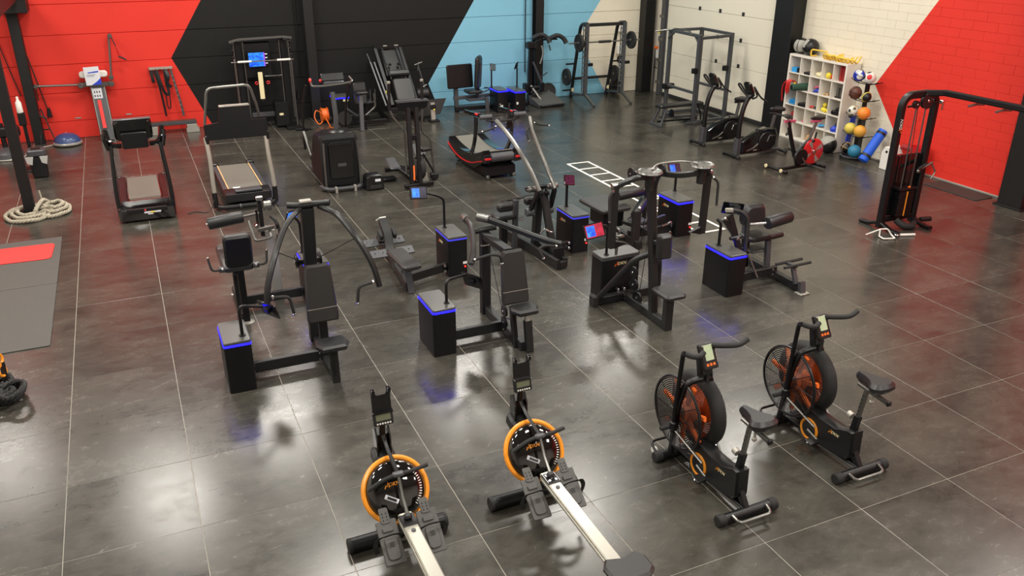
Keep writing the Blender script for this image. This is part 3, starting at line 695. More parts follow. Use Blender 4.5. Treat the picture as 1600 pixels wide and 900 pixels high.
tablet(R, [(6.67, 3.54, 0.575), (6.67, 3.54, 0.93)], (6.69, 3.51, 0.985), (1, 0.15, -0.2), (0.15, 0.4, 0.9), SCRP, 0.19, 0.15, r=0.02)

# ---------------------------------------------------------------- E prone leg curl with bright blue cabinet
R = thing('leg_curl_machine', 'leg curl machine with flat bench and horizontal roller, beside the brightest blue cabinet', 'gym machine', (7.9, 3.4), 'strength machines in the middle')
cabinet(R, 8.33, 3.06, 8.62, 3.60, logo='left')
G().bar([(7.56, 3.2, 0.115), (8.35, 3.2, 0.115)], 0.055, 0.12).done('link_beam', FRAME, R)
g = G().tube(crv([(8.10, 3.12, 0.2), (8.2, 3.12, 0.22), (8.27, 3.12, 0.24), (8.28, 3.12, 0.17)], 4), 0.018, 8); g.cyl((8.26, 3.14, 0.08), (8.26, 3.1, 0.08), 0.022, 12); g.each('bolt_head', CHROME, R)
G().bar([(7.55, 2.85, 0.06), (7.62, 4.2, 0.06)], 0.085, 0.1).done('base_rail', FRAME, R)
G().pad((7.40, 3.66, 0.48), (1, 0.05, 0), (-0.1, 1, 0), 0.52, 0.72, 0.07, 0.05).done('bench_pad', GREYV, R)
G().bx(7.25, 3.4, 0.18, 7.6, 3.85, 0.445, 0.02).done('bench_base', CAB, R)
G().bar([(7.54, 2.98, 0.0), (7.60, 3.06, 0.52)], 0.11, 0.09, up=(0, 1, 0)).done('front_post', FRAME, R)
G().ball((7.63, 3.04, 0.57), 0.03, 12).done('knob', CHROME, R)
roller(R, (7.52, 3.50, 0.64), (7.98, 3.53, 0.655), 0.075)
roller(R, (7.66, 3.2, 0.40), (8.08, 3.58, 0.52), 0.07)
G().bar([(8.02, 3.5, 0.1), (8.06, 3.52, 0.78)], 0.06, 0.05, up=(0, 1, 0)).done('swing_lever', FRAME, R)
g = G().bar([(7.7, 3.1, 0.28), (8.2, 3.2, 0.32)], 0.05, 0.06); g.bar([(7.5, 3.3, 0.3), (7.9, 3.0, 0.14)], 0.05, 0.05); g.done('cross_links', FRAME, R)
G().pad((7.75, 3.2, 0.30), (1, 0.6, 0), (-0.6, 1, 0.4), 0.3, 0.3, 0.02, 0.04).done('side_guard', DGREY, R)
tablet(R, [(8.60, 3.55, 0.575), (8.60, 3.55, 0.92)], (8.52, 3.50, 0.96), (1, 0.1, -0.1), (0.1, 0.5, 0.85), SCRD, 0.24, 0.16, extra=SCR, r=0.02)
feet(R, [(7.55, 2.9), (7.62, 4.15)])

# ---------------------------------------------------------------- F pec fly with twin cams
R = thing('pec_fly_machine', 'pec fly machine with two round cams on top and square seat on a front post', 'gym machine', (6.4, 1.1), 'strength machines in the middle')
cabinet(R, 6.12, 1.52, 6.68, 1.80, band=DGREY, logo='front')
G().bar([(5.96, 1.40, 0.06), (6.95, 1.43, 0.06)], 0.085, 0.1).done('cross_rail', FRAME, R)
G().bar([(6.41, 0.44, 0.06), (6.41, 1.42, 0.06)], 0.085, 0.1).done('base_rail', FRAME, R)
bolts(R, [(6.37, 1.35, 0.09), (6.37, 1.35, 0.04)], (0, -1, 0))
g = G().cyl((6.33, 1.48, 0.13), (6.33, 1.44, 0.13), 0.02, 10); g.cyl((6.42, 1.48, 0.13), (6.42, 1.44, 0.13), 0.02, 10); g.each('clamp_bolt', CHROME, R)
G().box((5.95, 1.40, 0.07), (0.07, 0.13, 0.14), b=0.01).done('end_cap', RUBBER, R)
G().bar(crv([(6.41, 0.76, 0.08), (6.41, 0.82, 0.6), (6.41, 0.92, 1.2), (6.41, 0.97, 1.60), (6.41, 0.90, 1.80)], 5), 0.10, 0.10, up=(0, 1, 0), b=0.02).done('mast', FRAME, R)
G().tube(bend([(5.98, 1.38, 0.09), (6.27, 1.02, 0.72), (6.41, 0.92, 0.80)], 0.16, 6), 0.038, 12).done('left_brace', FRAME, R)
G().tube(bend([(6.93, 1.43, 0.09), (6.72, 1.15, 0.62), (6.41, 0.92, 0.80)], 0.16, 6), 0.034, 12).done('right_brace', FRAME, R)
G().bar([(6.41, 0.46, 0.0), (6.41, 0.46, 0.42)], 0.10, 0.09, up=(0, 1, 0)).done('seat_post', FRAME, R)
G().pad((6.43, 0.50, 0.455), (1, 0, 0), (0, 1, 0), 0.28, 0.36, 0.065, 0.05).done('seat', VINYL, R)
G().prism(rrect(0.18, 0.30, 0.03), 0.12, axes((6.45, 0.70, 0.965), (1, 0, 0), (0, 0.05, 1)), 0.03).done('back_pad', VINYL, R)
G().bar([(6.41, 0.86, 0.98), (6.45, 0.74, 0.98)], 0.06, 0.06).done('pad_bracket', FRAME, R)
yk = G().bar(crv([(6.10, 0.62, 1.83), (6.25, 0.74, 1.80), (6.41, 0.90, 1.80), (6.60, 0.74, 1.80), (6.80, 0.64, 1.83)], 5), 0.06, 0.06).done('yoke', FRAME, R)
for s, cx, ax in ((-1, 6.14, 5.73), (1, 6.84, 6.97)):
    cam_ = G().lathe([(0.0, 0), (0.13, 0), (0.145, 0.012), (0.135, 0.03), (0.12, 0.022), (0.0, 0.022)], (cx, 0.64, 1.90), (0, 0, 1), 28).done('cam_disc', STEEL, R)
    g = G()
    for k in range(7): g.cyl((cx+0.1*math.cos(k*0.7), 0.64+0.1*math.sin(k*0.7), 1.92), (cx+0.1*math.cos(k*0.7), 0.64+0.1*math.sin(k*0.7), 1.926), 0.008, 8)
    g.done('adjuster_holes', BLACK, cam_)
    G().cyl((cx, 0.64, 1.70), (cx, 0.64, 1.89), 0.05, 16).done('pivot_hub', FRAME, R)
    G().bar(crv([(cx, 0.64, 1.86), ((cx+ax)/2, 0.62, 1.87), (ax, 0.68, 1.78)], 5), 0.06, 0.06, b=0.015).done('swing_arm', FRAME, R)
    G().bar([(ax, 0.68, 1.80), (ax, 0.70, 1.06)], 0.075, 0.065, up=(0, 1, 0)).done('drop_post', FRAME, R)
    G().cyl((ax-0.05, 0.68, 1.80), (ax+0.05, 0.68, 1.80), 0.03, 12).done('elbow_pin', CHROME, R)
    handle(R, [(ax+s*0.03, 0.66, 1.76), (ax+s*0.11, 0.62, 1.70), (ax+s*0.10, 0.60, 1.42)], r=0.015)
    G().prism([(0, -0.05), (0.16, 0.0), (0, 0.05)], 0.05, axes((ax-s*0.03, 0.69, 1.10), (-s, 0, 0), (0, 0, 1)), 0.008).done('forearm_stop', CAB, R)
G().bar(crv([(6.18, 0.66, 1.93), (6.32, 0.74, 1.96), (6.62, 0.74, 1.96), (6.80, 0.66, 1.93)], 6), 0.022, 0.016, b=0.004).done('link_rod', STEEL, R)
roller(R, (6.05, 0.82, 1.86), (6.40, 0.85, 1.86), 0.03, STEEL, 'guide_tube')
for x in (6.02, 6.42): pulley(R, (x, 0.82, 1.86), (1, 0, 0), 0.07)
for q in ((6.41, 1.24, 0.44), (6.41, 1.22, 0.28), (6.41, 1.12, 0.14)): pulley(R, q, (1, 0.2, 0), 0.075)
g = G().tube([(6.41, 1.2, 0.45), (6.41, 1.0, 1.7)], 0.005, 6); g.tube([(6.46, 1.16, 0.14), (6.43, 0.92, 1.6)], 0.005, 6); g.each('cable', CABLE, R)
tablet(R, [(6.22, 1.60, 0.575), (6.22, 1.60, 0.97), (6.08, 1.55, 1.0)], (5.98, 1.52, 0.96), (1, -0.15, 0.16), (-0.1, 0.4, 0.9), SCRRB, 0.26, 0.19, extra=SCR)
g = G().tube([(6.34, 1.56, 0.575), (6.34, 1.56, 0.80)], 0.02, 10); g.torus((6.34, 1.55, 0.83), (0.2, 0.3, 1), 0.07, 0.022, 20, 8); g.torus((6.32, 1.55, 0.9), (1, 0.3, 0.3), 0.05, 0.016, 18, 8); g.done('hose_loop', STEEL, R)

# ---------------------------------------------------------------- G abdominal machine on the right
R = thing('abdominal_machine', 'abdominal crunch machine with chest roller and foot bars, rightmost of the strength machines', 'gym machine', (8.3, 1.2), 'strength machines in the middle')
cabinet(R, 7.63, 0.91, 7.90, 1.44)
G().bar([(7.89, 1.17, 0.115), (8.66, 1.19, 0.115)], 0.055, 0.12).done('link_beam', FRAME, R)
G().bar([(8.64, 0.66, 0.06), (8.66, 1.72, 0.06)], 0.085, 0.1).done('base_rail', FRAME, R)
bolts(R, [(8.585, 1.15, 0.15), (8.585, 1.15, 0.08), (8.60, 1.3, 0.13)], (-0.7, -0.7, 0), 0.014)
G().bar([(8.63, 0.62, 0.0), (8.635, 0.66, 0.15)], 0.085, 0.06, up=(0, 1, 0)).done('front_leg', DGREY, R)
G().box((8.63, 0.62, 0.008), (0.16, 0.12, 0.016), b=0.004).done('foot_plate', PALE, R)
G().bar([(8.60, 0.72, 0.10), (8.60, 0.82, 0.32)], 0.06, 0.05, up=(0, 1, 0)).done('foot_bar_post', DGREY, R)
for y, z in ((0.76, 0.345), (0.92, 0.335)):
    f = G().cyl((8.40, y, z), (8.86, y+0.02, z), 0.02, 12).done('foot_bar', RUBBER, R)
G().bar([(8.60, 0.76, 0.33), (8.60, 0.94, 0.32)], 0.05, 0.04).done('foot_bar_bracket', DGREY, R)
G().pad((8.48, 1.46, 0.54), (1, 0, 0), (0, 1, 0), 0.36, 0.30, 0.07, 0.06).done('seat', VINYL, R)
roller(R, (8.56, 1.37, 0.52), (8.90, 1.41, 0.52), 0.038, VINYL, 'thigh_roll')
G().bar([(8.62, 1.32, 0.08), (8.60, 1.34, 0.5)], 0.075, 0.06, up=(0, 1, 0)).done('seat_post', DGREY, R)
G().bar([(8.48, 1.62, 0.04), (8.42, 1.58, 0.5)], 0.09, 0.08, up=(0, 1, 0)).done('rear_post', CAB, R)
G().pad((8.50, 1.44, 0.36), (1, 0, 0), (0, 1, 0), 0.34, 0.24, 0.04, 0.04).done('seat_shelf', CAB, R)
G().bar([(8.44, 1.64, 0.45), (8.46, 1.66, 0.86)], 0.08, 0.06, up=(0, 1, 0)).done('back_column', DGREY, R)
G().prism(rrect(0.37, 0.29, 0.10, 5), 0.18, axes((8.50, 1.60, 0.80), (1, 0, 0), (0, 0.2, 1)), 0.045).done('back_pad', VINYL, R)
roller(R, (8.40, 1.19, 0.82), (8.82, 1.23, 0.85), 0.085, VINYL, 'chest_roller')
G().cyl((8.20, 1.3, 0.80), (8.42, 1.20, 0.82), 0.018, 10).done('roller_arm', CHROME, R)
lv = G().tube(bend([(7.94, 1.42, 1.0), (8.10, 1.36, 0.97), (8.18, 1.30, 0.88), (8.10, 1.2, 0.4)], 0.06), 0.03, 12).done('swing_lever', FRAME, R)
G().bar([(7.92, 1.36, 0.94), (8.06, 1.24, 0.42)], 0.08, 0.05, up=(0, 1, 0)).done('lever_plate', CAB, R)
g = G().bar([(7.80, 1.34, 0.92), (7.96, 1.3, 0.70), (7.98, 1.3, 0.62)], 0.05, 0.06, up=(0, 1, 0)); g.cyl((7.88, 1.26, 0.66), (8.05, 1.26, 0.66), 0.025, 10); g.done('counter_lever', BLACK, R)
g = G().ball((7.80, 1.30, 0.93), 0.022, 10); g.cyl((7.97, 1.24, 0.66), (7.97, 1.2, 0.66), 0.02, 10); g.each('pin', CHROME, R)
tablet(R, [(7.74, 1.30, 0.575), (7.74, 1.30, 0.88), (7.70, 1.34, 0.93)], (8.10, 1.54, 0.96), (-0.9, 0.45, 0.1), (0.0, -0.2, 0.9), SCR, 0.28, 0.17, r=0.02)
G().box((7.93, 1.40, 1.0), (0.10, 0.05, 0.05), (0, 0, -0.4), 0.006).done('clamp', PALE, R)
G().tube([(8.16, 1.20, 0.42), (8.28, 1.1, 0.1)], 0.014, 8).done('brace', STEEL, R)
# ---------------------------------------------------------------- water rowers in the foreground
def rower(x, label):
    R = thing('water_rower', label, 'rowing machine', (x, -1.8), 'rowing machines in the foreground')
    st = G().lathe([(0.045, 0), (0.058, 0.015), (0.058, 0.77), (0.045, 0.785)], (x-0.39, -1.76, 0.06), (1, 0, 0), 16).done('front_stabiliser', CAB, R)
    g = G()
    for s in (-0.40, 0.37): g.cyl((x+s, -1.76, 0.06), (x+s+0.03, -1.76, 0.06), 0.06, 16)
    g.each('end_cap', RUBBER, st)
    D = Vector((0, -0.80, 0.60)).normalized(); c = Vector((x, -1.76, 0.47))
    G().lathe([(0.10, -0.10), (0.215, -0.08), (0.235, -0.03), (0.235, 0.01), (0.22, 0.03)], c, D, 40).done('tank_shell', CAB, R)
    G().torus(c+D*0.0, D, 0.245, 0.021, 48, 10).done('tank_ring', AMBER, R)
    dm = G().lathe([(0.232, 0.0), (0.225, 0.03), (0.20, 0.062), (0.15, 0.085), (0.08, 0.098), (0.0, 0.10)], c, D, 40).done('tank_dome', TINT, R)
    U = Vector((1, 0, 0)); V = D.cross(U)
    emblem(c+D*0.101+V*0.045-U*0.05, U, V, 0.042, dm, AMBER, AMBER)
    g = G()
    for k in range(14):
        a = math.radians(-48+6.2*k); e = U*math.cos(a)+V*math.sin(a)
        g.bar([c+D*0.075+e*0.165, c+D*0.068+e*0.19], 0.008, 0.004, up=tuple(D), b=0.001)
    g.done('level_scale', WHITE, dm)
    g = G(); g.bar([c+D*0.105-U*0.11-V*0.03, c+D*0.11-U*0.02-V*0.09], 0.034, 0.01, up=tuple(D), b=0.003); g.done('caution_tag', PAPER, dm)
    g = G(); g.bar([c+D*0.112-U*0.095-V*0.04, c+D*0.117-U*0.035-V*0.08], 0.018, 0.008, up=tuple(D), b=0.002); g.done('tag_window', BLACK, dm)
    # neck, monitor and phone holder
    nk = G().bar([(x, -1.56, 0.40), (x, -1.42, 0.62), (x, -1.44, 0.80)], 0.10, 0.07, up=(0, 1, 0), b=0.015).done('neck', CAB, R)
    G().box((x, -1.45, 0.58), (0.17, 0.16, 0.12), (0.25, 0, 0), 0.02).done('neck_base', BLACK, R)
    g = G()
    for s in (-0.052, 0.052): g.prism([(-0.05, 0.0), (0.06, 0.02), (0.06, 0.2), (0.0, 0.24), (-0.05, 0.16)], 0.014, axes((x+s, -1.46, 0.62), (0, 1, 0), (0, 0, 1)), 0.004)
    g.each('neck_cheek', GLOSS, nk)
    G().bar([(x, -1.47, 0.78), (x, -1.49, 0.95)], 0.045, 0.03, up=(0, 1, 0)).done('monitor_stem', BLACK, R)
    MV = Vector((0, 0.32, 1)).normalized(); MU = Vector((1, 0, 0)); mc = Vector((x, -1.52, 0.975))
    mo = G().prism(rrect(0.155, 0.115, 0.012), 0.035, axes(mc, MU, MV), 0.006).done('monitor', BLACK, R)
    n = MU.cross(MV)
    G().prism(rrect(0.115, 0.058, 0.004), 0.003, axes(mc+n*0.0185+MV*0.012, MU, MV)).done('lcd', LCD, mo)
    g = G()
    for k in range(6): g.cyl(mc+n*0.017-MV*0.04+MU*(-0.05+0.02*k), mc+n*0.022-MV*0.04+MU*(-0.05+0.02*k), 0.0072, 10)
    g.done('buttons', WHITE, mo)
    pv = Vector((0, 0.12, 1)).normalized(); pc = Vector((x, -1.50, 1.12))
    notch = [(-0.075, -0.085), (0.075, -0.085), (0.075, 0.105), (0.05, 0.105), (0.05, 0.062), (0.035, 0.045), (-0.035, 0.045), (-0.05, 0.062), (-0.05, 0.105), (-0.075, 0.105)]
    ph = G().prism(notch, 0.012, axes(pc, MU, pv), 0.003).done('phone_holder', BLACK, R)
    g = G().bx(x-0.078, -1.55, 1.025, x+0.078, -1.50, 1.04, 0.003)
    for s in (-0.062, 0.062): g.bx(x+s-0.012, -1.53, 1.185, x+s+0.012, -1.49, 1.225, 0.003)
    g.done('holder_lip', GLOSS, ph)
    # handle resting on the tank and its strap
    hb = G().tube(crv([(x-0.235, -1.86, 0.60), (x-0.12, -1.86, 0.655), (x-0.03, -1.86, 0.675), (x+0.03, -1.86, 0.678), (x+0.13, -1.84, 0.668), (x+0.245, -1.80, 0.655)], 5), 0.016, 10).done('handlebar', RUBBER, R)
    G().box((x, -1.86, 0.68), (0.09, 0.045, 0.04), (0.5, 0, 0), 0.012).done('handle_clamp', DGREY, hb)
    G().bar([(x, -1.87, 0.67), (x, -1.95, 0.54), (x, -2.05, 0.455)], 0.026, 0.008, up=(0, 1, 0)).done('pull_strap', STEEL, R)
    G().bar([(x, -1.86, 0.69), (x, -1.60, 0.74), (x, -1.50, 0.80)], 0.03, 0.012, up=(0, 0, 1)).done('drive_belt', BLACK, R)
    G().box((x, -2.06, 0.44), (0.06, 0.05, 0.04), (0.3, 0, 0), 0.012).done('strap_guide', BLACK, R)
    # rail
    rl = G().bar([(x, -1.98, 0.385), (x, -4.05, 0.345)], 0.105, 0.055, b=0.008).done('rail', ALU, R)
    g = G().bar([(x-0.056, -2.0, 0.375), (x-0.056, -4.05, 0.335)], 0.01, 0.03); g.bar([(x+0.056, -2.0, 0.375), (x+0.056, -4.05, 0.335)], 0.01, 0.03); g.each('rail_track', ALU, rl)
    pl = G().box((x, -2.07, 0.413), (0.115, 0.13, 0.012), (0.02, 0, 0), 0.003).done('instruction_plate', BLACK, rl)
    g = G()
    for a in (-1, 0, 1):
        for b in (-1, 0, 1):
            if (a+b) % 2 == 0: g.box((x+a*0.028, -2.07+b*0.033, 0.4205), (0.019, 0.025, 0.006), (0.02, 0, 0.4*a+0.5*b))
    for s in (-1, 1): g.bx(x+s*0.05-0.002, -2.128, 0.414, x+s*0.05+0.0015, -2.012, 0.4235)
    g.done('plate_print', PAPER, pl)
    G().cyl((x, -2.19, 0.407), (x, -2.19, 0.418), 0.017, 14).done('rail_bolt', DGREY, rl)
    g = G().bar([(x, -3.95, 0.33), (x, -4.02, 0.05)], 0.08, 0.05, up=(0, 1, 0)); g.bar([(x-0.25, -4.02, 0.04), (x+0.25, -4.02, 0.04)], 0.07, 0.06); g.done('rear_leg', CAB, R)
    G().bar([(x, -1.80, 0.12), (x, -2.05, 0.36)], 0.09, 0.07, up=(0, 1, 0)).done('frame_spine', CAB, R)
    # foot plates with heel cups and straps
    for s in (-1, 1):
        M = axes((x+s*0.155, -2.12, 0.30), (1, 0, 0), (0, 0.80, 0.60))
        fb = G().prism(rrect(0.155, 0.33, 0.012), 0.018, M, 0.004).done('foot_plate', PLATE, R)
        g = G().prism(rrect(0.095, 0.17, 0.03), 0.014, M @ Matrix.Translation((0, -0.05, 0.016)), 0.004); g.prism(rrect(0.07, 0.12, 0.015), 0.012, M @ Matrix.Translation((0, 0.195, 0.01)), 0.003); g.prism(rrect(0.08, 0.035, 0.006), 0.012, M @ Matrix.Translation((0, 0.09, 0.018)), 0.003)
        g.done('heel_cup', PLATE, fb)
        g = G()
        for k in range(3): g.prism(rrect(0.035, 0.005, 0.002), 0.004, M @ Matrix.Translation((0, -0.01-0.014*k, 0.0245)))
        for a in (-0.015, 0.015):
            for k in range(3): g.prism(rrect(0.009, 0.012, 0.003), 0.003, M @ Matrix.Translation((a, 0.16+0.025*k, 0.017)))
        g.done('tread_marks', CAB, fb)
        P_ = [M @ Vector(q) for q in ((-0.08, 0.03, -0.01), (-0.085, 0.025, 0.04), (-0.03, 0.03, 0.085), (0.04, 0.03, 0.08), (0.09, 0.03, 0.05), (0.105*1.1, 0.0, -0.01), (0.10, -0.04, -0.08))]
        if s < 0: P_ = [M @ Vector((-q[0], q[1], q[2])) for q in ((-0.08, 0.03, -0.01), (-0.085, 0.025, 0.04), (-0.03, 0.03, 0.085), (0.04, 0.03, 0.08), (0.09, 0.03, 0.05), (0.115, 0.0, -0.01), (0.10, -0.04, -0.08))]
        G().bar(crv(P_, 5), 0.036, 0.004, up=tuple(M.col[1].xyz), b=0.001).done('foot_strap', RUBBER, fb)
    G().cyl((x-0.14, -2.10, 0.28), (x+0.14, -2.10, 0.28), 0.016, 10).done('foot_axle', STEEL, R)
    # sliding seat
    sy = -3.22
    seat = [(-0.16, -0.08), (-0.10, -0.13), (0.10, -0.13), (0.16, -0.08), (0.165, 0.05), (0.12, 0.115), (0.05, 0.095), (0.0, 0.08), (-0.05, 0.095), (-0.12, 0.115), (-0.165, 0.05)]
    se = G().prism(seat, 0.055, Matrix.Translation((x, sy, 0.455)), 0.018).done('seat', GREYV, R)
    G().bx(x-0.10, sy-0.1, 0.385, x+0.10, sy+0.08, 0.43, 0.008).done('seat_carriage', CAB, R)
    return R
rw = rower(3.58, 'water rower with orange ringed black tank, second from left, seat showing')
copy_thing(rw, 2.395-3.58, -0.02, 'water rower with orange ringed black tank, leftmost, seat out of frame')

# ---------------------------------------------------------------- fan bikes
def fan_bike(x, label):
    R = thing('fan_bike', label, 'exercise bike', (x, -2.2), 'fan bikes at front right')
    for y, w in ((-1.74, 0.52), (-2.69, 0.58)):
        st = G().lathe([(0.035, 0), (0.044, 0.01), (0.044, w-0.01), (0.035, w)], (x-w/2, y, 0.05), (1, 0, 0), 14).done('stabiliser', CAB, R)
        g = G()
        for s in (-1, 1): g.cyl((x+s*(w/2-0.07), y, 0.05), (x+s*(w/2+0.005), y, 0.05), 0.05, 14)
        g.each('rubber_end', RUBBER, st)
    g = G()
    for s in (-0.21, 0.21):
        g.cyl((x+s-0.018, -1.655, 0.06), (x+s+0.018, -1.655, 0.06), 0.035, 16)
    g.each('transport_wheel', WHITE, R)
    G().tube(bend([(x-0.24, -1.72, 0.09), (x-0.22, -1.60, 0.12), (x+0.22, -1.60, 0.12), (x+0.24, -1.72, 0.09)], 0.05), 0.012, 8).done('front_guard', BLACK, R)
    G().tube(bend([(x-0.17, -2.72, 0.09), (x-0.16, -2.80, 0.07), (x+0.16, -2.80, 0.07), (x+0.17, -2.72, 0.09)], 0.05), 0.013, 8).done('lift_handle', STEEL, R)
    fc = Vector((x, -1.83, 0.53)); r0 = 0.335
    # grille of fine rings on the left face
    g = G()
    for k in range(16): g.torus(fc+Vector((-0.135, 0, 0)), (1, 0, 0), r0-0.018*k, 0.0046, 40, 4)
    for k in range(10):
        a = k*PI/5; e = Vector((0, math.cos(a), math.sin(a))); g.tube([fc+Vector((-0.135, 0, 0))+e*0.05, fc+Vector((-0.135, 0, 0))+e*r0], 0.004, 5)
    g.torus(fc+Vector((-0.13, 0, 0)), (1, 0, 0), r0, 0.012, 48, 8)
    g.done('left_grille', BLACK, R)
    g = G()
    for k in range(12): g.torus(fc+Vector((0.155, 0, 0)), (1, 0, 0), r0-0.06-0.022*k, 0.004, 40, 4)
    g.done('right_grille', BLACK, R)
    pr = [(r0-0.075, 0.03), (r0-0.03, 0.028), (r0-0.002, 0.045), (r0+0.012, 0.075), (r0+0.014, 0.10), (r0+0.004, 0.135), (r0-0.03, 0.16), (r0-0.075, 0.162), (r0-0.06, 0.14), (r0-0.045, 0.095), (r0-0.06, 0.05)]
    G().lathe(pr+[pr[0]], fc, (1, 0, 0), 56, False).done('fan_shroud', RUBBER, R)
    G().lathe([(0.10, 0.05), (r0-0.06, 0.05), (r0-0.06, 0.056), (0.10, 0.056)], fc, (1, 0, 0), 48).done('inner_shield', SMOKY, R)
    bl = None
    for k in range(7):
        a = k*2*PI/7+1.05; e = Vector((0, math.cos(a), math.sin(a)))
        o_ = G().bar([fc+Vector((-0.06, 0, 0))+e*0.06, fc+Vector((-0.06, 0, 0))+e*0.305], 0.05, 0.03, up=(1, 0, 0), b=0.01).done('fan_blade', ORANGE, R)
        bl = bl or o_
    G().lathe([(0.0, -0.09), (0.09, -0.08), (0.11, -0.02), (0.11, 0.02), (0.09, 0.08), (0.0, 0.09)], fc+Vector((-0.03, 0, 0)), (1, 0, 0), 24).done('fan_hub', ORANGE, R)
    G().cyl(fc+Vector((-0.20, 0, -0.02)), fc+Vector((0.20, 0, -0.02)), 0.022, 12).done('fan_axle', BLACK, R)
    # fork embracing the fan, steering column
    for s in (-1, 1):
        G().bar(bend([(x+s*0.105 if s < 0 else x+0.17, -1.76, 0.08), (x-0.155 if s < 0 else x+0.165, -1.86, 0.62), (x-0.14 if s < 0 else x+0.12, -1.92, 0.88), (x, -1.95, 0.91)], 0.09), 0.045, 0.055, up=(0, 1, 0), b=0.01).done('fork_leg', CAB, R)
    G().bar([(x, -1.95, 0.88), (x, -1.90, 1.08)], 0.05, 0.06, up=(0, 1, 0)).done('steering_column', CAB, R)
    g = G().cyl((x-0.01, -1.97, 0.98), (x+0.06, -1.97, 0.98), 0.028, 12); g.bx(x+0.02, -1.99, 0.88, x+0.05, -1.96, 0.98); g.done('column_knob', RUBBER, R)
    CV = Vector((0, 0.55, 1)).normalized(); CU = Vector((1, 0.06, 0)).normalized(); cc = Vector((x+0.01, -1.98, 1.135))
    co = G().prism(rrect(0.155, 0.22, 0.016), 0.045, axes(cc, CU, CV), 0.008).done('console', BLACK, R)
    n = CU.cross(CV).normalized()
    G().prism(rrect(0.085, 0.13, 0.006), 0.004, axes(cc+n*0.0225+CV*0.03, CU, CV)).done('lcd', LCDL, co)
    g = G()
    for k in range(3): g.prism(rrect(0.022, 0.022, 0.004), 0.004, axes(cc+n*0.023-CV*0.07+CU*(-0.034+0.034*k), CU, CV))
    g.done('orange_buttons', ORANGE, co)
    g = G()
    for k in range(6): g.prism(rrect(0.014, 0.02, 0.003), 0.012, axes(cc+n*0.012+CU*0.078+CV*(0.07-0.025*k), CU, CV), 0.002)
    g.prism(rrect(0.12, 0.012, 0.004), 0.006, axes(cc+n*0.021+CV*0.092, CU, CV), 0.002); g.done('side_buttons', PALE, co)
    # moving arms: left lever with hooked grip, right grip reaching out
    for s in (-1, 1):
        lx = x+s*0.19
        ar = G().tube(bend([(lx, -1.87, 0.38), (lx, -1.87, 0.60), (lx-s*0.01, -1.90, 1.17), (lx+s*0.02, -1.97, 1.20)] if s < 0 else [(lx, -1.87, 0.38), (lx, -1.88, 0.60), (lx-0.12, -1.93, 1.10), (lx-0.12, -1.96, 1.20)], 0.05), 0.02, 10).done('push_arm', CAB, R)
        if s < 0: G().tube(crv([(lx+s*0.02, -1.97, 1.20), (lx+0.02, -2.02, 1.19), (lx+0.08, -2.03, 1.185), (lx+0.13, -2.01, 1.20)], 4), 0.024, 10).done('grip', RUBBER, ar)
        else: G().tube(crv([(lx-0.13, -1.95, 1.215), (lx-0.02, -1.98, 1.20), (lx+0.12, -2.0, 1.19), (lx+0.21, -2.0, 1.225)], 4), 0.023, 10).done('grip', RUBBER, ar)
        G().box((lx, -1.87, 0.44), (0.05, 0.06, 0.09), b=0.01).done('arm_joint', BLACK, ar)
        G().cyl((lx, -1.84, 0.42), (lx+s*0.11, -1.84, 0.42), 0.02, 12).done('foot_peg', RUBBER, R)
        G().bar([(lx-s*0.01, -1.89, 0.40), (x+s*0.105, -2.20, 0.24)], 0.024, 0.018).done('drive_link', STEEL, R)
    # body shroud, crank and chain ring
    prof = [(-1.98, 0.30), (-2.05, 0.36), (-2.22, 0.335), (-2.40, 0.335), (-2.55, 0.40), (-2.60, 0.40), (-2.61, 0.16), (-2.55, 0.10), (-2.30, 0.055), (-2.10, 0.045), (-1.99, 0.08)]
    bd = G().prism([(p[0], p[1]) for p in prof], 0.13, axes((x, 0, 0), (0, 1, 0), (0, 0, 1)), 0.018).done('body_shroud', BLACK, R)
    for s in (-1, 1):
        G().torus((x+s*0.068, -2.11, 0.155), (1, 0, 0), 0.096, 0.014, 36, 8).done('crank_ring', AMBER, bd)
        G().cyl((x+s*0.05, -2.11, 0.155), (x+s*0.074, -2.11, 0.155), 0.085, 28).done('crank_disc', GLOSS, bd)
        d = -1 if s < 0 else 1
        ca = G().bar([(x+s*0.085, -2.11, 0.155), (x+s*0.085, -2.11-d*-0.12 if s > 0 else -2.24, 0.20 if s > 0 else 0.12)], 0.022, 0.02, up=(1, 0, 0)).done('crank_arm', STEEL, R)
        py, pz = (-1.99, 0.20) if s > 0 else (-2.24, 0.12)
        pd = G().box((x+s*0.15, py, pz), (0.10, 0.085, 0.028), (0.2, 0, 0), 0.006).done('pedal', BLACK, R)
        G().cyl((x+s*0.09, py, pz), (x+s*0.205, py, pz), 0.01, 8).done('pedal_axle', CHROME, pd)
    emblem((x-0.067, -2.38, 0.275), (0, -1, 0), (0, 0, 1), 0.042, bd, AMBER, CREAM)
    G().bar([(x, -1.74, 0.07), (x, -2.69, 0.07)], 0.07, 0.04).done('base_beam', CAB, R)
    G().bar([(x, -2.56, 0.22), (x, -2.68, 0.06)], 0.05, 0.06, up=(0, 1, 0)).done('rear_strut', CAB, R)
    G().tube([(x-0.055, -2.2, 0.06), (x-0.03, -2.66, 0.06)], 0.014, 8).done('rear_rod', STEEL, R)
    # seat post, slider and saddle
    sp = G().bar([(x, -2.53, 0.34), (x, -2.56, 0.54)], 0.06, 0.05, up=(0, 1, 0)).done('seat_tube', CAB, R)
    p2 = G().bar([(x, -2.555, 0.50), (x, -2.595, 0.82)], 0.042, 0.034, up=(0, 1, 0)).done('seat_post', STEEL, R)
    g = G()
    for k in range(6): g.cyl((x-0.0225, -2.56-0.005*k, 0.56+0.04*k), (x-0.0235, -2.56-0.005*k, 0.56+0.04*k), 0.008, 8)
    g.done('post_holes', BLACK, p2)
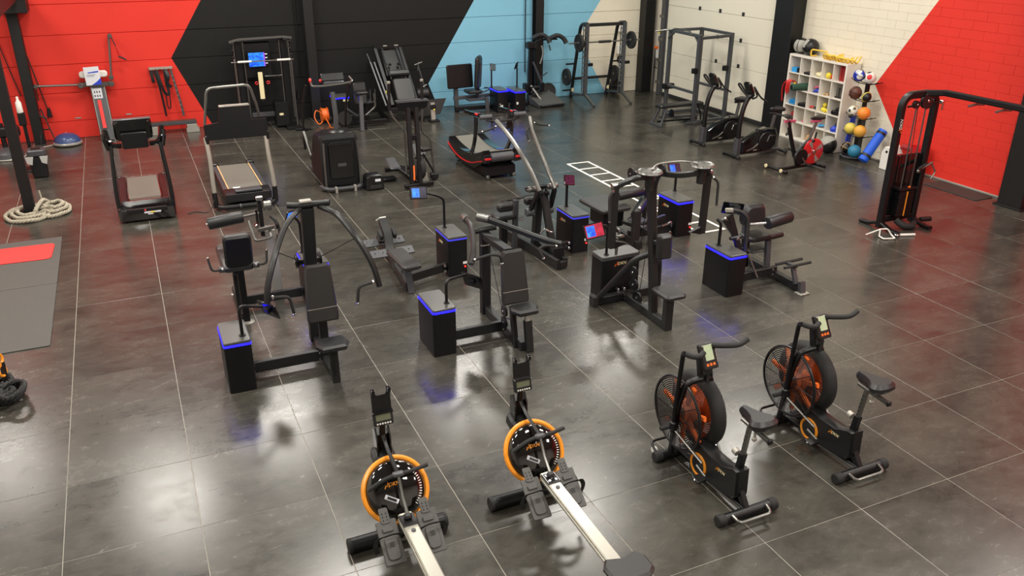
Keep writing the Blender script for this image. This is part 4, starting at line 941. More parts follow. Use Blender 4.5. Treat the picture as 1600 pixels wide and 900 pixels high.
    kn = G().cyl((x+0.0, -2.50, 0.50), (x+0.0, -2.45, 0.51), 0.03, 14).done('height_knob', PALE, R)
    G().bar([(x, -2.50, 0.83), (x, -2.82, 0.81)], 0.036, 0.034).done('seat_slider', STEEL, R)
    g = G().cyl((x, -2.66, 0.80), (x, -2.66, 0.74), 0.012, 8); g.ball((x, -2.66, 0.735), 0.022, 12); g.done('slider_knob', PALE, R)
    G().bx(x-0.022, -2.84, 0.79, x+0.022, -2.82, 0.832, 0.003).done('slider_cap', BLACK, R)
    out = [(0.0, 0.16), (0.028, 0.14), (0.04, 0.06), (0.075, -0.03), (0.122, -0.09), (0.12, -0.14), (0.08, -0.175), (0.0, -0.185), (-0.08, -0.175), (-0.12, -0.14), (-0.122, -0.09), (-0.075, -0.03), (-0.04, 0.06), (-0.028, 0.14)]
    G().prism(out, 0.085, axes((x, -2.62, 0.915), (1, 0, 0), (0, 1, -0.06)), 0.03).done('saddle', VINYL, R)
    return R
fb = fan_bike(5.06, 'black fan bike with orange fan blades, left of the two')
copy_thing(fb, 6.33-5.06, 0.04, 'black fan bike with orange fan blades, right of the two')
# ---------------------------------------------------------------- treadmill facing us
R = thing('treadmill', 'black treadmill with rounded console, on the floor before the red wall', 'treadmill', (1.0, 8.2))
side = [(7.12, 0.04), (7.16, 0.20), (7.34, 0.30), (7.60, 0.27), (7.72, 0.18), (9.2, 0.15), (9.2, 0.04)]
G().prism(side, 0.84, axes((1.0, 0, 0), (0, 1, 0), (0, 0, 1)), 0.03).done('motor_hood', GLOSS, R)
G().bx(0.70, 7.095, 0.16, 1.3, 7.14, 0.235, 0.01).done('front_grille', BLACK, R)
g = G().bx(0.95, 7.088, 0.15, 1.2, 7.10, 0.175, 0.001); g.bx(1.0, 7.088, 0.125, 1.08, 7.10, 0.14, 0.001); g.done('warning_stickers', PAPER, R)
G().bx(1.04, 7.086, 0.152, 1.11, 7.099, 0.174, 0.001).done('yellow_sticker', LEMON, R)
G().cyl((0.97, 7.10, 0.205), (0.97, 7.085, 0.205), 0.01, 8).done('power_lamp', REDLED, R)
G().bx(0.75, 7.66, 0.185, 1.25, 9.18, 0.205, 0.006).done('running_belt', BELT, R)
for x in (0.64, 1.36): G().bx(x-0.09, 7.66, 0.17, x+0.09, 9.2, 0.225, 0.015).done('side_rail', BLACK, R)
for x in (0.62, 1.38): G().bx(x-0.05, 9.14, 0.1, x+0.05, 9.24, 0.24, 0.02).done('rear_cap', BLACK, R)
for s in (-1, 1):
    G().bar(crv([(1.0+s*0.40, 7.30, 0.08), (1.0+s*0.405, 7.32, 0.5), (1.0+s*0.37, 7.38, 1.05), (1.0+s*0.36, 7.40, 1.2)], 5), 0.06, 0.10, up=(0, 1, 0), b=0.018).done('upright', BLACK, R)
    G().bar([(1.0+s*0.365, 7.27, 0.28), (1.0+s*0.335, 7.33, 1.05)], 0.012, 0.02, up=(0, 1, 0)).done('chrome_strip', CHROME, R)
    G().bar(crv([(1.0+s*0.20, 7.42, 1.19), (1.0+s*0.32, 7.44, 1.20), (1.0+s*0.39, 7.52, 1.26), (1.0+s*0.42, 7.75, 1.36)], 5), 0.09, 0.075, b=0.025).done('hand_rest', GLOSS, R)
G().prism(rrect(0.56, 0.36, 0.07, 5), 0.09, axes((1.0, 7.44, 1.43), (1, 0, 0), (0, -0.25, 1)), 0.03).done('console', GLOSS, R)
G().prism(rrect(0.38, 0.26, 0.03), 0.06, axes((1.0, 7.37, 1.27), (1, 0, 0), (0, -0.1, 1)), 0.012).done('console_neck', BLACK, R)
G().bx(0.72, 7.35, 1.585, 1.28, 7.46, 1.61, 0.01).done('console_rim', DGREY, R)

feet(R, [(0.68, 7.3), (1.32, 7.3), (0.68, 9.1), (1.32, 9.1)], 0.05)
g = G()
for q in ((0.68, 7.3), (1.32, 7.3), (0.68, 9.1), (1.32, 9.1)): g.cyl((q[0], q[1], 0.0), (q[0], q[1], 0.08), 0.03, 12)
g.each('foot_leg', BLACK, R)
for s in (-1, 1): G().bar([(1.0+s*0.40, 7.40, 1.16), (1.0+s*0.435, 7.38, 1.30), (1.0+s*0.44, 7.40, 1.40)], 0.05, 0.16, up=(0, 1, 0), b=0.018).done('arm_fin', GLOSS, R)

# ---------------------------------------------------------------- second treadmill with shield and loop rail
R = thing('shielded_treadmill', 'treadmill with wide black front shield and tall loop rail, grey uprights', 'treadmill', (2.53, 8.2))
side = [(7.28, 0.10), (7.30, 0.22), (7.52, 0.27), (7.75, 0.2), (9.3, 0.18), (9.3, 0.09)]
G().prism(side, 0.76, axes((2.6, 0, 0), (0, 1, 0), (0, 0, 1)), 0.02).done('motor_hood', CAB, R)
G().bx(2.4, 7.34, 0.235, 2.84, 7.5, 0.275, 0.01).done('hood_panel', DGREY, R)
G().bx(2.33, 7.62, 0.2, 2.87, 9.28, 0.222, 0.005).done('running_belt', BELT, R)
for x in (2.28, 2.92):
    G().bx(x-0.045, 7.6, 0.2, x+0.045, 9.28, 0.226, 0.006).done('side_rail', DGREY, R)
    G().bx(x+(0.03 if x < 2.6 else -0.05), 7.62, 0.224, x+(0.05 if x < 2.6 else -0.03), 9.25, 0.236, 0.002).done('wood_strip', TAN, R)
    G().bx(x-0.07, 9.25, 0.12, x+0.07, 9.36, 0.27, 0.02).done('rear_cap', BLACK, R)
G().bx(2.4, 7.66, 0.223, 2.52, 7.74, 0.226).done('sticker', PAPER, R)
for s in (-1, 1):
    G().tube(crv([(2.55+s*0.49, 7.30, 0.10), (2.55+s*0.49, 7.31, 0.4), (2.54+s*0.47, 7.36, 0.85), (2.53+s*0.48, 7.42, 1.2)], 5), 0.036, 12).done('upright', ALU, R)
    G().cyl((2.55+s*0.49, 7.30, 0.03), (2.55+s*0.49, 7.30, 0.3), 0.042, 12).done('upright_sleeve', BLACK, R)
G().tube(bend([(2.08, 7.36, 0.06), (2.10, 7.16, 0.06), (3.00, 7.14, 0.06), (3.02, 7.36, 0.06)], 0.15, 6), 0.036, 10).done('front_bumper', CAB, R)
g = G()
for x in (2.42, 2.75): g.cyl((x, 7.15, 0.06), (x+0.03, 7.15, 0.06), 0.041, 12)
g.each('bumper_clip', DGREY, R)
sh = [(-0.50, -0.15), (0.47, -0.15), (0.50, -0.12), (0.50, 0.14), (0.26, 0.14), (0.24, 0.37), (-0.24, 0.37), (-0.26, 0.13), (-0.50, 0.10)]
G().prism(sh, 0.05, axes((2.55, 7.40, 1.30), (1, 0, 0), (0, 0.05, 1)), 0.01).done('console_shield', CAB, R)
G().bx(2.32, 7.38, 1.665, 2.80, 7.48, 1.695, 0.008).done('console_top', PALE, R)
for s in (-1, 1): G().bx(2.55+s*0.48-0.03, 7.36, 1.08, 2.55+s*0.48+0.03, 7.44, 1.24, 0.02).done('shield_foot', BLACK, R)
G().tube(bend([(2.07, 7.44, 1.38), (2.17, 7.42, 1.98), (2.84, 7.42, 2.0), (2.93, 7.46, 1.62), (2.95, 7.5, 1.45)], 0.10, 6), 0.022, 10).done('loop_rail', STEEL, R)
G().tube(crv([(2.06, 7.3, 0.25), (1.98, 7.22, 0.06), (1.86, 7.2, 0.012), (1.72, 7.3, 0.012), (1.6, 7.24, 0.012)], 6), 0.008, 6).done('power_cord', CABLE, R)

# ---------------------------------------------------------------- elliptical with big front housing
R = thing('elliptical_trainer', 'elliptical trainer with big black front housing and bent handlebar, beside a small step', 'elliptical trainer', (4.28, 7.95))
hs = [(7.55, 0.09), (7.58, 0.93), (7.66, 1.0), (8.10, 0.97), (8.22, 0.86), (8.55, 0.30), (8.5, 0.09)]
G().prism(hs, 0.68, axes((4.27, 0, 0), (0, 1, 0), (0, 0, 1)), 0.05).done('housing', CAB, R)
G().prism(rrect(0.44, 0.66, 0.06), 0.025, axes((4.28, 7.555, 0.55), (1, 0, 0), (0, 0.03, 1)), 0.01).done('front_panel', GLOSS, R)
G().prism([(-0.2, 0), (0.2, 0), (0.19, 0.06), (-0.19, 0.06)], 0.02, axes((4.28, 7.545, 0.82), (1, 0, 0), (0, 0.03, 1)), 0.004).done('panel_ridge', BLACK, R)
G().bx(4.21, 7.535, 0.44, 4.36, 7.545, 0.495, 0.002).done('name_plate', DGREY, R)
for s in (-1, 1): G().tube(crv([(4.28+s*0.31, 7.52, 0.1), (4.28+s*0.31, 7.51, 0.5), (4.28+s*0.30, 7.53, 0.88)], 4), 0.018, 8).done('guard_bar', STEEL, R)
G().tube(bend([(3.90, 7.68, 0.07), (3.96, 7.44, 0.07), (4.58, 7.42, 0.07), (4.66, 7.66, 0.07)], 0.12, 6), 0.034, 10).done('base_tube', DGREY, R)
g = G()
for x in (4.12, 4.46): g.bx(x-0.02, 7.38, 0.0, x+0.02, 7.47, 0.11, 0.006)
g.each('base_clip', PALE, R)
for x in (4.02, 4.54): G().bar([(x, 8.3, 0.08), (x, 9.1, 0.08)], 0.06, 0.05).done('rear_beam', DGREY, R)
G().bx(4.06, 7.72, 0.985, 4.56, 8.1, 1.0, 0.006).done('top_tray', BLACK, R)
G().lathe([(0.17, 0), (0.14, 0.025), (0.08, 0.05)], (4.30, 7.88, 0.99), n=24).done('mast_collar', BLACK, R)
G().bar([(4.30, 7.88, 1.0), (4.31, 7.86, 1.28), (4.30, 7.94, 1.68)], 0.085, 0.075, up=(0, 1, 0), b=0.02).done('mast', DGREY, R)
G().prism(rrect(0.40, 0.14, 0.02), 0.04, axes((4.33, 7.98, 1.93), (1, 0.02, 0), (0, 0.5, 0.8)), 0.01).done('console', BLACK, R)
G().bx(4.16, 7.90, 1.80, 4.52, 8.0, 1.87, 0.015).done('console_base', DGREY, R)
G().tube(bend([(3.98, 8.14, 1.84), (3.95, 7.94, 1.80), (4.16, 7.90, 1.80), (4.48, 7.90, 1.82), (4.68, 7.92, 1.84), (4.66, 8.1, 1.9)], 0.07), 0.019, 10).done('handlebar', STEEL, R)
g = G().cyl((3.97, 8.12, 1.85), (3.98, 8.2, 1.88), 0.026, 10); g.ball((4.12, 7.98, 1.88), 0.03, 12); g.each('grip_button', RED, R)
for x, a in ((3.82, 1.80), (4.60, 1.78)):
    G().tube(crv([(x+0.06, 8.1, a), (x, 8.2, 1.45), (x-0.02, 8.3, 1.0), (x, 8.4, 0.6)], 5), 0.022, 10).done('moving_handle', BLACK, R)
G().tube([(3.80, 8.3, 0.95), (3.86, 8.1, 0.55)], 0.026, 10).done('handle_sleeve', STEEL, R)
for x in (4.06, 4.52): G().bx(x-0.08, 8.5, 0.26, x+0.08, 8.95, 0.31, 0.02).done('pedal', BLACK, R)
T_ = tag(G().prism([(-0.17, 0), (0.17, 0), (0.15, 0.24), (0.11, 0.27), (-0.11, 0.27), (-0.15, 0.24)], 0.26, axes((4.80, 7.44, 0), (1, 0.05, 0), (0, 0, 1)), 0.02).done('step_box', BLACK), 'small black plastic step box with white label, beside the elliptical', 'step')
G().bx(4.80, 7.288, 0.16, 4.9, 7.30, 0.205, 0.002).done('white_label', PAPER, T_)
G().bx(4.70, 7.286, 0.03, 4.92, 7.298, 0.10, 0.004).done('step_opening', RUBBER, T_)

# ---------------------------------------------------------------- climber
R = thing('vertical_climber', 'black standing elliptical climber with long silver handles, behind the row machine', 'elliptical trainer', (5.55, 7.4))
for dx in (-0.075, 0.075): G().bar([(5.52+dx, 7.15, 0.08), (5.56+dx, 7.35, 1.42)], 0.07, 0.09, up=(0, 1, 0)).done('mast', CAB, R)
G().bar([(5.45, 7.28, 0.9), (5.66, 7.28, 0.9)], 0.08, 0.10).done('mast_bridge', CAB, R)
G().prism([(-0.3, 0.07), (0.3, 0.07), (0.27, -0.07), (-0.25, -0.09)], 0.05, axes((5.56, 7.33, 1.47), (1, 0, 0), (0, -0.2, 1)), 0.008).done('console_shelf', CAB, R)
G().bx(5.27, 7.30, 1.535, 5.85, 7.42, 1.555, 0.004).done('shelf_top', DGREY, R)
G().bar([(5.30, 7.12, 0.05), (5.85, 7.18, 0.05)], 0.07, 0.07).done('front_foot', CAB, R)
G().bar([(5.57, 7.12, 0.06), (5.60, 8.4, 0.06)], 0.08, 0.07).done('base_beam', CAB, R)
G().bar([(5.3, 8.4, 0.04), (5.95, 8.4, 0.04)], 0.07, 0.07).done('rear_foot', CAB, R)
G().lathe([(0.0, 0), (0.19, 0.0), (0.21, 0.02), (0.21, 0.07), (0.19, 0.09), (0, 0.09)], (5.60, 7.3, 0.33), (1, 0.1, 0), 28).done('flywheel', RUBBER, R)
G().lathe([(0, 0), (0.15, 0), (0.15, 0.015), (0.0, 0.02)], (5.58, 7.3, 0.34), (-1, -0.1, 0), 24).done('flywheel_cover', STEEL, R)
G().prism([(-0.12, 0), (0.14, 0), (0.1, 0.18), (-0.06, 0.2)], 0.16, axes((5.66, 7.32, 0.05), (1, 0, 0), (0, 0, 1)), 0.01).done('foot_cover', PALE, R)
G().bar([(5.47, 7.1, 0.16), (5.49, 7.15, 0.42)], 0.03, 0.02, up=(0, 1, 0)).done('orange_trim', ORANGE, R)
for P_, q in (([(5.16, 7.35, 1.86), (5.15, 7.35, 1.4), (5.20, 7.36, 1.28), (5.42, 7.4, 0.98), (5.44, 7.45, 0.6), (5.42, 7.4, 0.2)], 1.6), ([(5.76, 7.35, 1.86), (5.76, 7.35, 1.38), (5.73, 7.36, 1.1), (5.74, 7.38, 0.95), (5.92, 7.45, 0.8), (5.99, 7.5, 0.12)], 1.6)):
    h = G().tube(bend(P_, 0.08), 0.02, 10).done('moving_handle', STEEL, R)
    G().tube(P_[:2], 0.026, 10).done('handle_grip', BLACK, h)
    G().cyl((P_[0][0], 7.35, 1.86), (P_[0][0], 7.35, 1.90), 0.03, 12).done('handle_tip', PALE, h)
G().bx(5.92, 7.45, 0.02, 6.06, 7.58, 0.14, 0.02).done('right_foot_block', BLACK, R)
G().tube([(5.75, 7.4, 0.55), (5.98, 7.5, 0.15)], 0.018, 8).done('pedal_link', CAB, R)
for c, z in (((5.30, 7.85), 0.30), ((5.82, 7.9), 0.5)):
    G().box((c[0], c[1], z), (0.2, 0.42, 0.05), (0.25, 0, 0), 0.02).done('pedal', DGREY, R)
    G().bar([(c[0]+0.05, c[1]-0.15, z-0.06), (5.5, 7.2, 0.12)], 0.045, 0.05).done('pedal_arm', CAB, R)
g = G().cyl((5.72, 7.38, 0.62), (5.9, 7.42, 0.62), 0.035, 12); g.done('crank_pin', BLACK, R)
G().box((5.2, 7.8, 0.04), (0.25, 0.2, 0.05), b=0.015).done('outrigger_foot', CAB, R)

# ---------------------------------------------------------------- curved manual treadmill
R = thing('curved_treadmill', 'curved manual treadmill with red trim lines, behind the silver pulldown arms', 'treadmill', (7.2, 8.0))
def cz(y): return 0.30 + 0.17*((y-8.1)/0.9)**2 * (1 if y < 8.1 else 0.75)
ys = [7.08+0.1*k for k in range(19)]
for s in (-1, 1):
    pr = [(y, cz(y)+0.05) for y in ys] + [(8.9, 0.24), (8.5, 0.13), (8.0, 0.09), (7.5, 0.14), (7.1, 0.33)]
    G().prism(pr, 0.15, axes((7.18+s*0.31, 0, 0), (0, 1, 0), (0, 0, 1)), 0.02).done('side_shroud', GLOSS, R)
    l = [(7.18+s*0.392, y, z) for y, z in ((8.9, 0.33), (8.6, 0.23), (8.2, 0.17), (7.7, 0.2), (7.4, 0.28), (7.12, 0.36))]
    G().tube(crv(l, 4), 0.012, 6).done('red_trim', RED, R)
g = G()
for k in range(30):
    y = 7.12+0.06*k; dz = (cz(y+0.03)-cz(y-0.03))/0.06
    g.box((7.18, y, cz(y)+0.03), (0.47, 0.056, 0.02), (math.atan(dz), 0, 0), 0.003)
b_ = g.done('belt_slats', BELT, R); b_['kind'] = 'stuff'
G().lathe([(0.07, 0), (0.09, 0.01), (0.09, 0.46), (0.07, 0.47)], (6.945, 7.10, 0.42), (1, 0, 0), 18).done('front_roller', DGREY, R)
for s in (-1, 1): G().bx(7.18+s*0.31-0.075, 7.0, 0.32, 7.18+s*0.31+0.075, 7.16, 0.50, 0.03).done('roller_cap', GLOSS, R)
for s in (-1, 1): G().bx(7.18+s*0.31-0.06, 6.992, 0.40, 7.18+s*0.31+0.06, 7.03, 0.44, 0.004).done('red_badge', RED, R)
G().bx(6.86, 7.10, 0.05, 7.48, 8.7, 0.25, 0.02).done('base_box', CAB, R)
g = G()
for x in (6.9, 7.44): g.cyl((x, 7.10, 0.05), (x, 7.07, 0.05), 0.035, 12)
g.each('wheel', STEEL, R)
feet(R, [(6.9, 7.2), (7.44, 7.2), (6.9, 8.6), (7.44, 8.6)])
for s in (-1, 1):
    G().bar(crv([(7.18+s*0.36, 7.78, 0.28), (7.18+s*0.37, 7.55, 0.55), (7.18+s*0.37, 7.44, 0.85), (7.18+s*0.36, 7.44, 1.12)], 6), 0.05, 0.10, up=(0, 1, 0), b=0.018).done('handle_post', GLOSS, R)
    G().bar(crv([(7.18+s*0.36, 8.0, 1.12), (7.18+s*0.36, 7.6, 1.15), (7.18+s*0.34, 7.1, 1.2)], 5), 0.07, 0.07, b=0.02).done('side_handle', GLOSS, R)
    G().cyl((7.18+s*0.34-0.12, 7.02, 1.20), (7.18+s*0.34+0.12, 7.02, 1.20), 0.045, 14).done('front_grip', DGREY, R)
    G().bx(7.18+s*0.36-0.05, 7.3, 1.18, 7.18+s*0.36+0.05, 7.4, 1.205, 0.004).done('red_mark', RED, R)
G().tube(crv([(6.84, 7.02, 1.15), (7.0, 6.98, 1.12), (7.18, 6.97, 1.12), (7.36, 6.98, 1.12), (7.52, 7.02, 1.15)], 4), 0.022, 10).done('cross_handle', BLACK, R)
G().bar([(7.3, 7.05, 1.0), (7.34, 7.1, 1.4)], 0.03, 0.04, up=(0, 1, 0)).done('console_stem', BLACK, R)
G().pad((7.31, 7.02, 1.02), (1, 0, 0), (0, 0.3, 1), 0.16, 0.14, 0.04, 0.02).done('console', GLOSS, R)
G().tube(crv([(6.98, 7.06, 1.2), (6.96, 7.0, 1.0), (7.0, 6.98, 0.95)], 4), 0.018, 8).done('handle_hook', BLACK, R)

# ---------------------------------------------------------------- cable station with blue screen
R = thing('cable_station', 'black dual cable station with bright blue screen, against the black wall', 'gym machine', (3.9, 13.0))
for x in (3.42, 4.42):
    G().bar([(x, 13.25, 0.0), (x, 13.25, 2.0)], 0.12, 0.12, up=(0, 1, 0)).done('column', CAB, R)
    for dx in (-0.1, 0.1): G().cyl((x+dx, 13.12, 0.2), (x+dx, 13.12, 1.95), 0.014, 8).done('guide_rod', STEEL, R)
    q = G().cyl((x+(-0.14 if x < 4 else 0.1), 12.9, 0.05), (x+(-0.14 if x < 4 else 0.1), 12.9, 1.58), 0.016, 8).done('front_rod', STEEL, R)
    for z in (1.95, 1.8, 1.66): pulley(R, (x+(-0.14 if x < 4 else 0.1), 12.95, z), (1, 0, 0), 0.05)
    G().bx(x-0.16, 12.7, 0.0, x+0.16, 13.35, 0.05, 0.01).done('base_plate', CAB, R)
    G().tube([(x+(-0.14 if x < 4 else 0.1), 12.93, 1.63), (x+(-0.14 if x < 4 else 0.1), 12.9, 1.58)], 0.008, 6).done('cable_end', CHROME, R)
G().bar(bend([(3.22, 12.95, 1.98), (3.4, 12.95, 2.03), (4.4, 12.95, 2.05), (4.58, 12.95, 2.02)], 0.06), 0.05, 0.05).done('pull_up_bar', STEEL, R)
for x in (3.42, 4.42): G().bar([(x, 12.93, 2.02), (x, 13.3, 1.98)], 0.08, 0.07).done('top_arm', CAB, R)
G().bx(3.42, 13.2, 1.9, 4.42, 13.32, 2.02, 0.01).done('top_beam', CAB, R)
G().bx(3.52, 13.2, 1.15, 4.12, 13.28, 1.95, 0.01).done('screen_board', CAB, R)
G().bx(3.56, 13.16, 0.25, 4.34, 13.28, 0.35, 0.01).done('lower_beam', DGREY, R)
sc = G().bx(3.58, 12.98, 1.41, 4.02, 13.03, 1.74, 0.006).done('tablet', GLOSS, R)
G().bx(3.6, 12.972, 1.43, 3.93, 12.98, 1.73).done('display', SCR, sc)
G().bx(3.93, 12.972, 1.43, 3.95, 12.98, 1.73).done('display_edge', SCRV, sc)
g = G()
for z in (1.68, 1.6, 1.48): g.bx(3.96, 12.975, z, 4.01, 12.98, z+0.025)
g.done('display_icons', PAPER, sc)
G().bar([(3.8, 13.03, 1.6), (3.8, 13.22, 1.6)], 0.06, 0.06).done('tablet_mount', BLACK, R)
b = G().cyl((3.2, 12.88, 1.56), (4.57, 12.88, 1.56), 0.017, 10).done('lat_bar', CHROME, R)
g = G()
for x in (3.34, 4.2): g.cyl((x, 12.88, 1.56), (x+0.3, 12.88, 1.56), 0.024, 10)
g.each('bar_grip', WHITE, b)
G().bx(4.06, 12.95, 0.05, 4.36, 13.3, 0.60, 0.01).done('weight_cabinet', CAB, R)
G().bx(4.14, 12.942, 0.30, 4.23, 12.95, 0.35, 0.001).done('logo_plate', CREAM, R)
G().tube(crv([(3.92, 13.05, 1.2), (4.12, 13.0, 1.2), (4.3, 13.0, 1.2)], 4), 0.016, 8).done('towel_bar', CHROME, R)
for x in (3.72, 3.98): G().torus((x, 13.05, 1.05), (0, 1, 0), 0.03, 0.012, 14, 6).done('red_ring', RED, R)
G().bar(bend([(4.5, 12.7, 0.03), (4.62, 12.4, 0.03)], 0.02), 0.06, 0.05).done('outrigger', CAB, R)
G().bar([(4.4, 12.55, 0.03), (4.75, 12.5, 0.03)], 0.05, 0.05).done('outrigger_foot', CAB, R)
tw = G().bx(3.76, 12.96, 0.70, 3.86, 12.99, 1.30, 0.006).done('hanging_strap', CREAM)
tag(tw, 'long white padded strap hanging under the blue screen', 'strap')
G().bx(3.78, 12.955, 0.64, 3.84, 12.995, 0.70, 0.006).done('black_end', BLACK, tw)

# ---------------------------------------------------------------- dark machines behind the elliptical
R = thing('seated_machine', 'dark seated machine with flat topped post in the shadow by the black wall', 'gym machine', (5.8, 12.2))
G().bar([(5.80, 11.92, 0.0), (5.86, 12.1, 0.80)], 0.09, 0.07, up=(0, 1, 0)).done('front_post', DGREY, R)
G().pad((5.88, 12.15, 0.84), (1, 0, 0), (0, 1, 0), 0.30, 0.34, 0.06, 0.04).done('seat', VINYL, R)
G().bar([(5.4, 12.3, 0.1), (6.5, 12.35, 0.1)], 0.08, 0.1).done('base_rail', CAB, R)
G().bar([(5.9, 12.0, 0.05), (5.95, 12.6, 0.05)], 0.08, 0.08).done('depth_rail', CAB, R)
for s in (-1, 1):
    G().tube(bend([(5.88+s*0.1, 12.2, 0.3), (5.88+s*0.34, 12.2, 0.48), (5.88+s*0.32, 12.2, 0.78)], 0.06), 0.022, 8).done('lever_arm', STEEL if s > 0 else DGREY, R)
G().pad((5.95, 12.5, 0.75), (1, 0, 0), (0, 0.2, 1), 0.3, 0.5, 0.07, 0.05).done('backrest', VINYL, R)
G().lathe([(0.0, 0), (0.16, 0), (0.16, 0.06), (0, 0.06)], (5.5, 12.3, 0.25), (0, -1, 0), 20).done('weight_disc', RUBBER, R)
R2 = thing('blue_lit_machine', 'dark weight cabinet with two short blue light strips, behind the elliptical mast', 'gym machine', (5.5, 12.95))
cabinet(R2, 5.38, 12.75, 5.75, 13.15, 0.66)
G().bx(5.6, 12.74, 0.54, 5.72, 12.75, 0.59, 0.002).done('white_label', CREAM, R2)
G().bar([(5.75, 12.9, 0.1), (6.25, 12.9, 0.1)], 0.08, 0.1).done('link_beam', CAB, R2)
G().pad((6.2, 12.95, 0.45), (1, 0, 0), (0, 1, 0), 0.3, 0.36, 0.07, 0.05).done('seat', VINYL, R2)
G().bar([(6.2, 12.95, 0.0), (6.2, 12.95, 0.42)], 0.08, 0.08, up=(0, 1, 0)).done('seat_post', CAB, R2)
for x in (6.3, 6.42): G().tube(bend([(x-0.1, 12.9, 0.4), (x, 12.9, 0.5), (x, 12.9, 0.75)], 0.03), 0.016, 8).done('handle', STEEL, R2)
rl = thing('cable_reel', 'orange extension cable reel on the floor by the black wall', 'cable reel', (5.2, 13.1))
for s in (-0.07, 0.07): G().lathe([(0.03, 0), (0.17, 0.0), (0.17, 0.012), (0.03, 0.012)], (5.2+s, 13.1, 0.2), (1, 0, 0), 22).done('side_disc', ORANGE, rl)
G().lathe([(0.09, 0), (0.14, 0.0), (0.15, 0.06), (0.14, 0.13), (0.09, 0.13)], (5.135, 13.1, 0.2), (1, 0, 0), 22).done('wound_cable', ORANGE, rl)
g = G().tube(crv([(5.13, 12.95, 0.25), (4.98, 12.9, 0.35), (4.92, 12.85, 0.2), (5.0, 12.8, 0.05), (5.1, 12.85, 0.1)], 6), 0.012, 6); g.tube(crv([(5.2, 12.94, 0.14), (5.24, 12.8, 0.02), (5.22, 12.5, 0.012), (5.36, 12.1, 0.012), (5.42, 11.8, 0.012)], 6), 0.012, 6)
g.each('loose_cable', ORANGE, rl)
G().bar([(5.1, 13.1, 0.02), (5.3, 13.1, 0.02)], 0.16, 0.04).done('stand', BLACK, rl)
# black pulley handle hanging by the column
tag(G().bx(4.72, 13.66, 0.5, 4.78, 13.72, 0.72, 0.012).done('wall_socket', BLACK), 'small black box fixed low on the black wall by the column', 'socket box')

# ---------------------------------------------------------------- hack squat sled leaning towards the wall
R = thing('incline_leg_press', 'black inclined leg press with silver guide rods, in front of the black wall', 'gym machine', (7.1, 12.8))
def ip(t, s, d=0.0): return (6.92+0.10*(1-t)+s, 12.45+0.95*t-d*0.75, 0.42+1.22*t+d*0.55)
for s in (-0.31, 0.31): G().bar([ip(0, s), ip(1, s)], 0.06, 0.08, up=(1, 0, 0)).done('side_rail', CAB, R)
for s in (-0.16, 0.2): G().cyl(ip(0.42, s, 0.07), ip(0.97, s, 0.07), 0.016, 8).done('guide_rod', CHROME, R)
G().bar([ip(1, -0.34), ip(1, 0.34)], 0.1, 0.09).done('top_crossbar', CAB, R)
g = G()
for s in (-0.06, 0.22): g.box(ip(1, s, 0.06), (0.1, 0.04, 0.03), b=0.005)
g.each('rod_clamp', PALE, R)
M = lambda t, d: axes(ip(t, 0.05, d), (1, 0, 0), (0, 0.95, 1.22))
G().prism(rrect(0.46, 0.58, 0.05), 0.08, M(0.22, 0.10), 0.02).done('back_pad', VINYL, R)
G().prism(rrect(0.52, 0.14, 0.03), 0.12, M(0.50, 0.12), 0.03).done('shoulder_pad', VINYL, R)
G().prism(rrect(0.5, 0.7, 0.02), 0.02, M(0.72, -0.02), 0.004).done('rear_board', CAB, R)
g = G()
for s in (-0.1, 0.12): g.box(ip(0.66, s, 0.1), (0.06, 0.08, 0.05), b=0.01)
g.each('carriage_wheel', BLACK, R)
for s in (-0.47, -0.38): G().bar([ip(0.0, s), ip(0.75, s-0.05)], 0.03, 0.04, up=(1, 0, 0)).done('side_tube', DGREY, R)
G().cyl(ip(0.75, -0.52), ip(0.9, -0.54), 0.016, 8).done('side_handle', DGREY, R)
G().bar([ip(1, 0.0, -0.05), (7.0, 13.6, 0.0)], 0.1, 0.1, up=(1, 0, 0)).done('rear_leg', CAB, R)
G().bar([(6.6, 12.5, 0.05), (6.7, 13.6, 0.05)], 0.08, 0.1).done('base_rail', CAB, R)
G().bar([(7.4, 12.3, 0.05), (7.4, 13.6, 0.05)], 0.08, 0.1).done('base_rail', CAB, R)
G().bar([(6.6, 12.5, 0.3), (7.4, 12.45, 0.3)], 0.08, 0.1).done('lower_crossbar', CAB, R)
G().prism([(-0.3, 0), (0.3, 0.06), (0.5, 0.42), (0.0, 0.42), (-0.2, 0.3)], 0.06, axes((7.62, 12.5, 0.05), (1, 0, 0), (0, 0.3, 1)), 0.01).done('foot_platform', CAB, R)
roller(R, (7.36, 12.6, 0.62), (7.66, 12.6, 0.62), 0.12, VINYL, 'hip_roller')
G().bar([(7.7, 12.8, 0.5), (7.52, 12.85, 1.2)], 0.03, 0.03, up=(0, 1, 0)).done('safety_lever', DGREY, R)
g = G().cyl((7.42, 12.85, 1.26), (7.62, 12.85, 1.32), 0.014, 8); g.cyl((7.5, 12.85, 1.12), (7.53, 12.85, 1.33), 0.012, 8); g.bar([(7.55, 12.8, 0.7), (7.7, 12.82, 0.78)], 0.02, 0.02); g.done('lever_cross', STEEL, R)
po = G().bar([(7.62, 12.16, 0.06), (7.62, 12.2, 0.46)], 0.10, 0.06, up=(0, 1, 0)).done('height_post', PALE, R)
G().ball((7.64, 12.13, 0.30), 0.022, 10).done('yellow_knob', LEMON, po)
G().bx(7.52, 12.08, 0.0, 7.76, 12.3, 0.05, 0.01).done('post_foot', BLACK, R)
G().bx(7.55, 12.14, 0.3, 7.69, 12.17, 0.42, 0.01).done('post_clamp', BLACK, po)
G().box(ip(0.22, -0.37), (0.02, 0.02, 0.1), b=0.004).done('yellow_tab', LEMON, R)

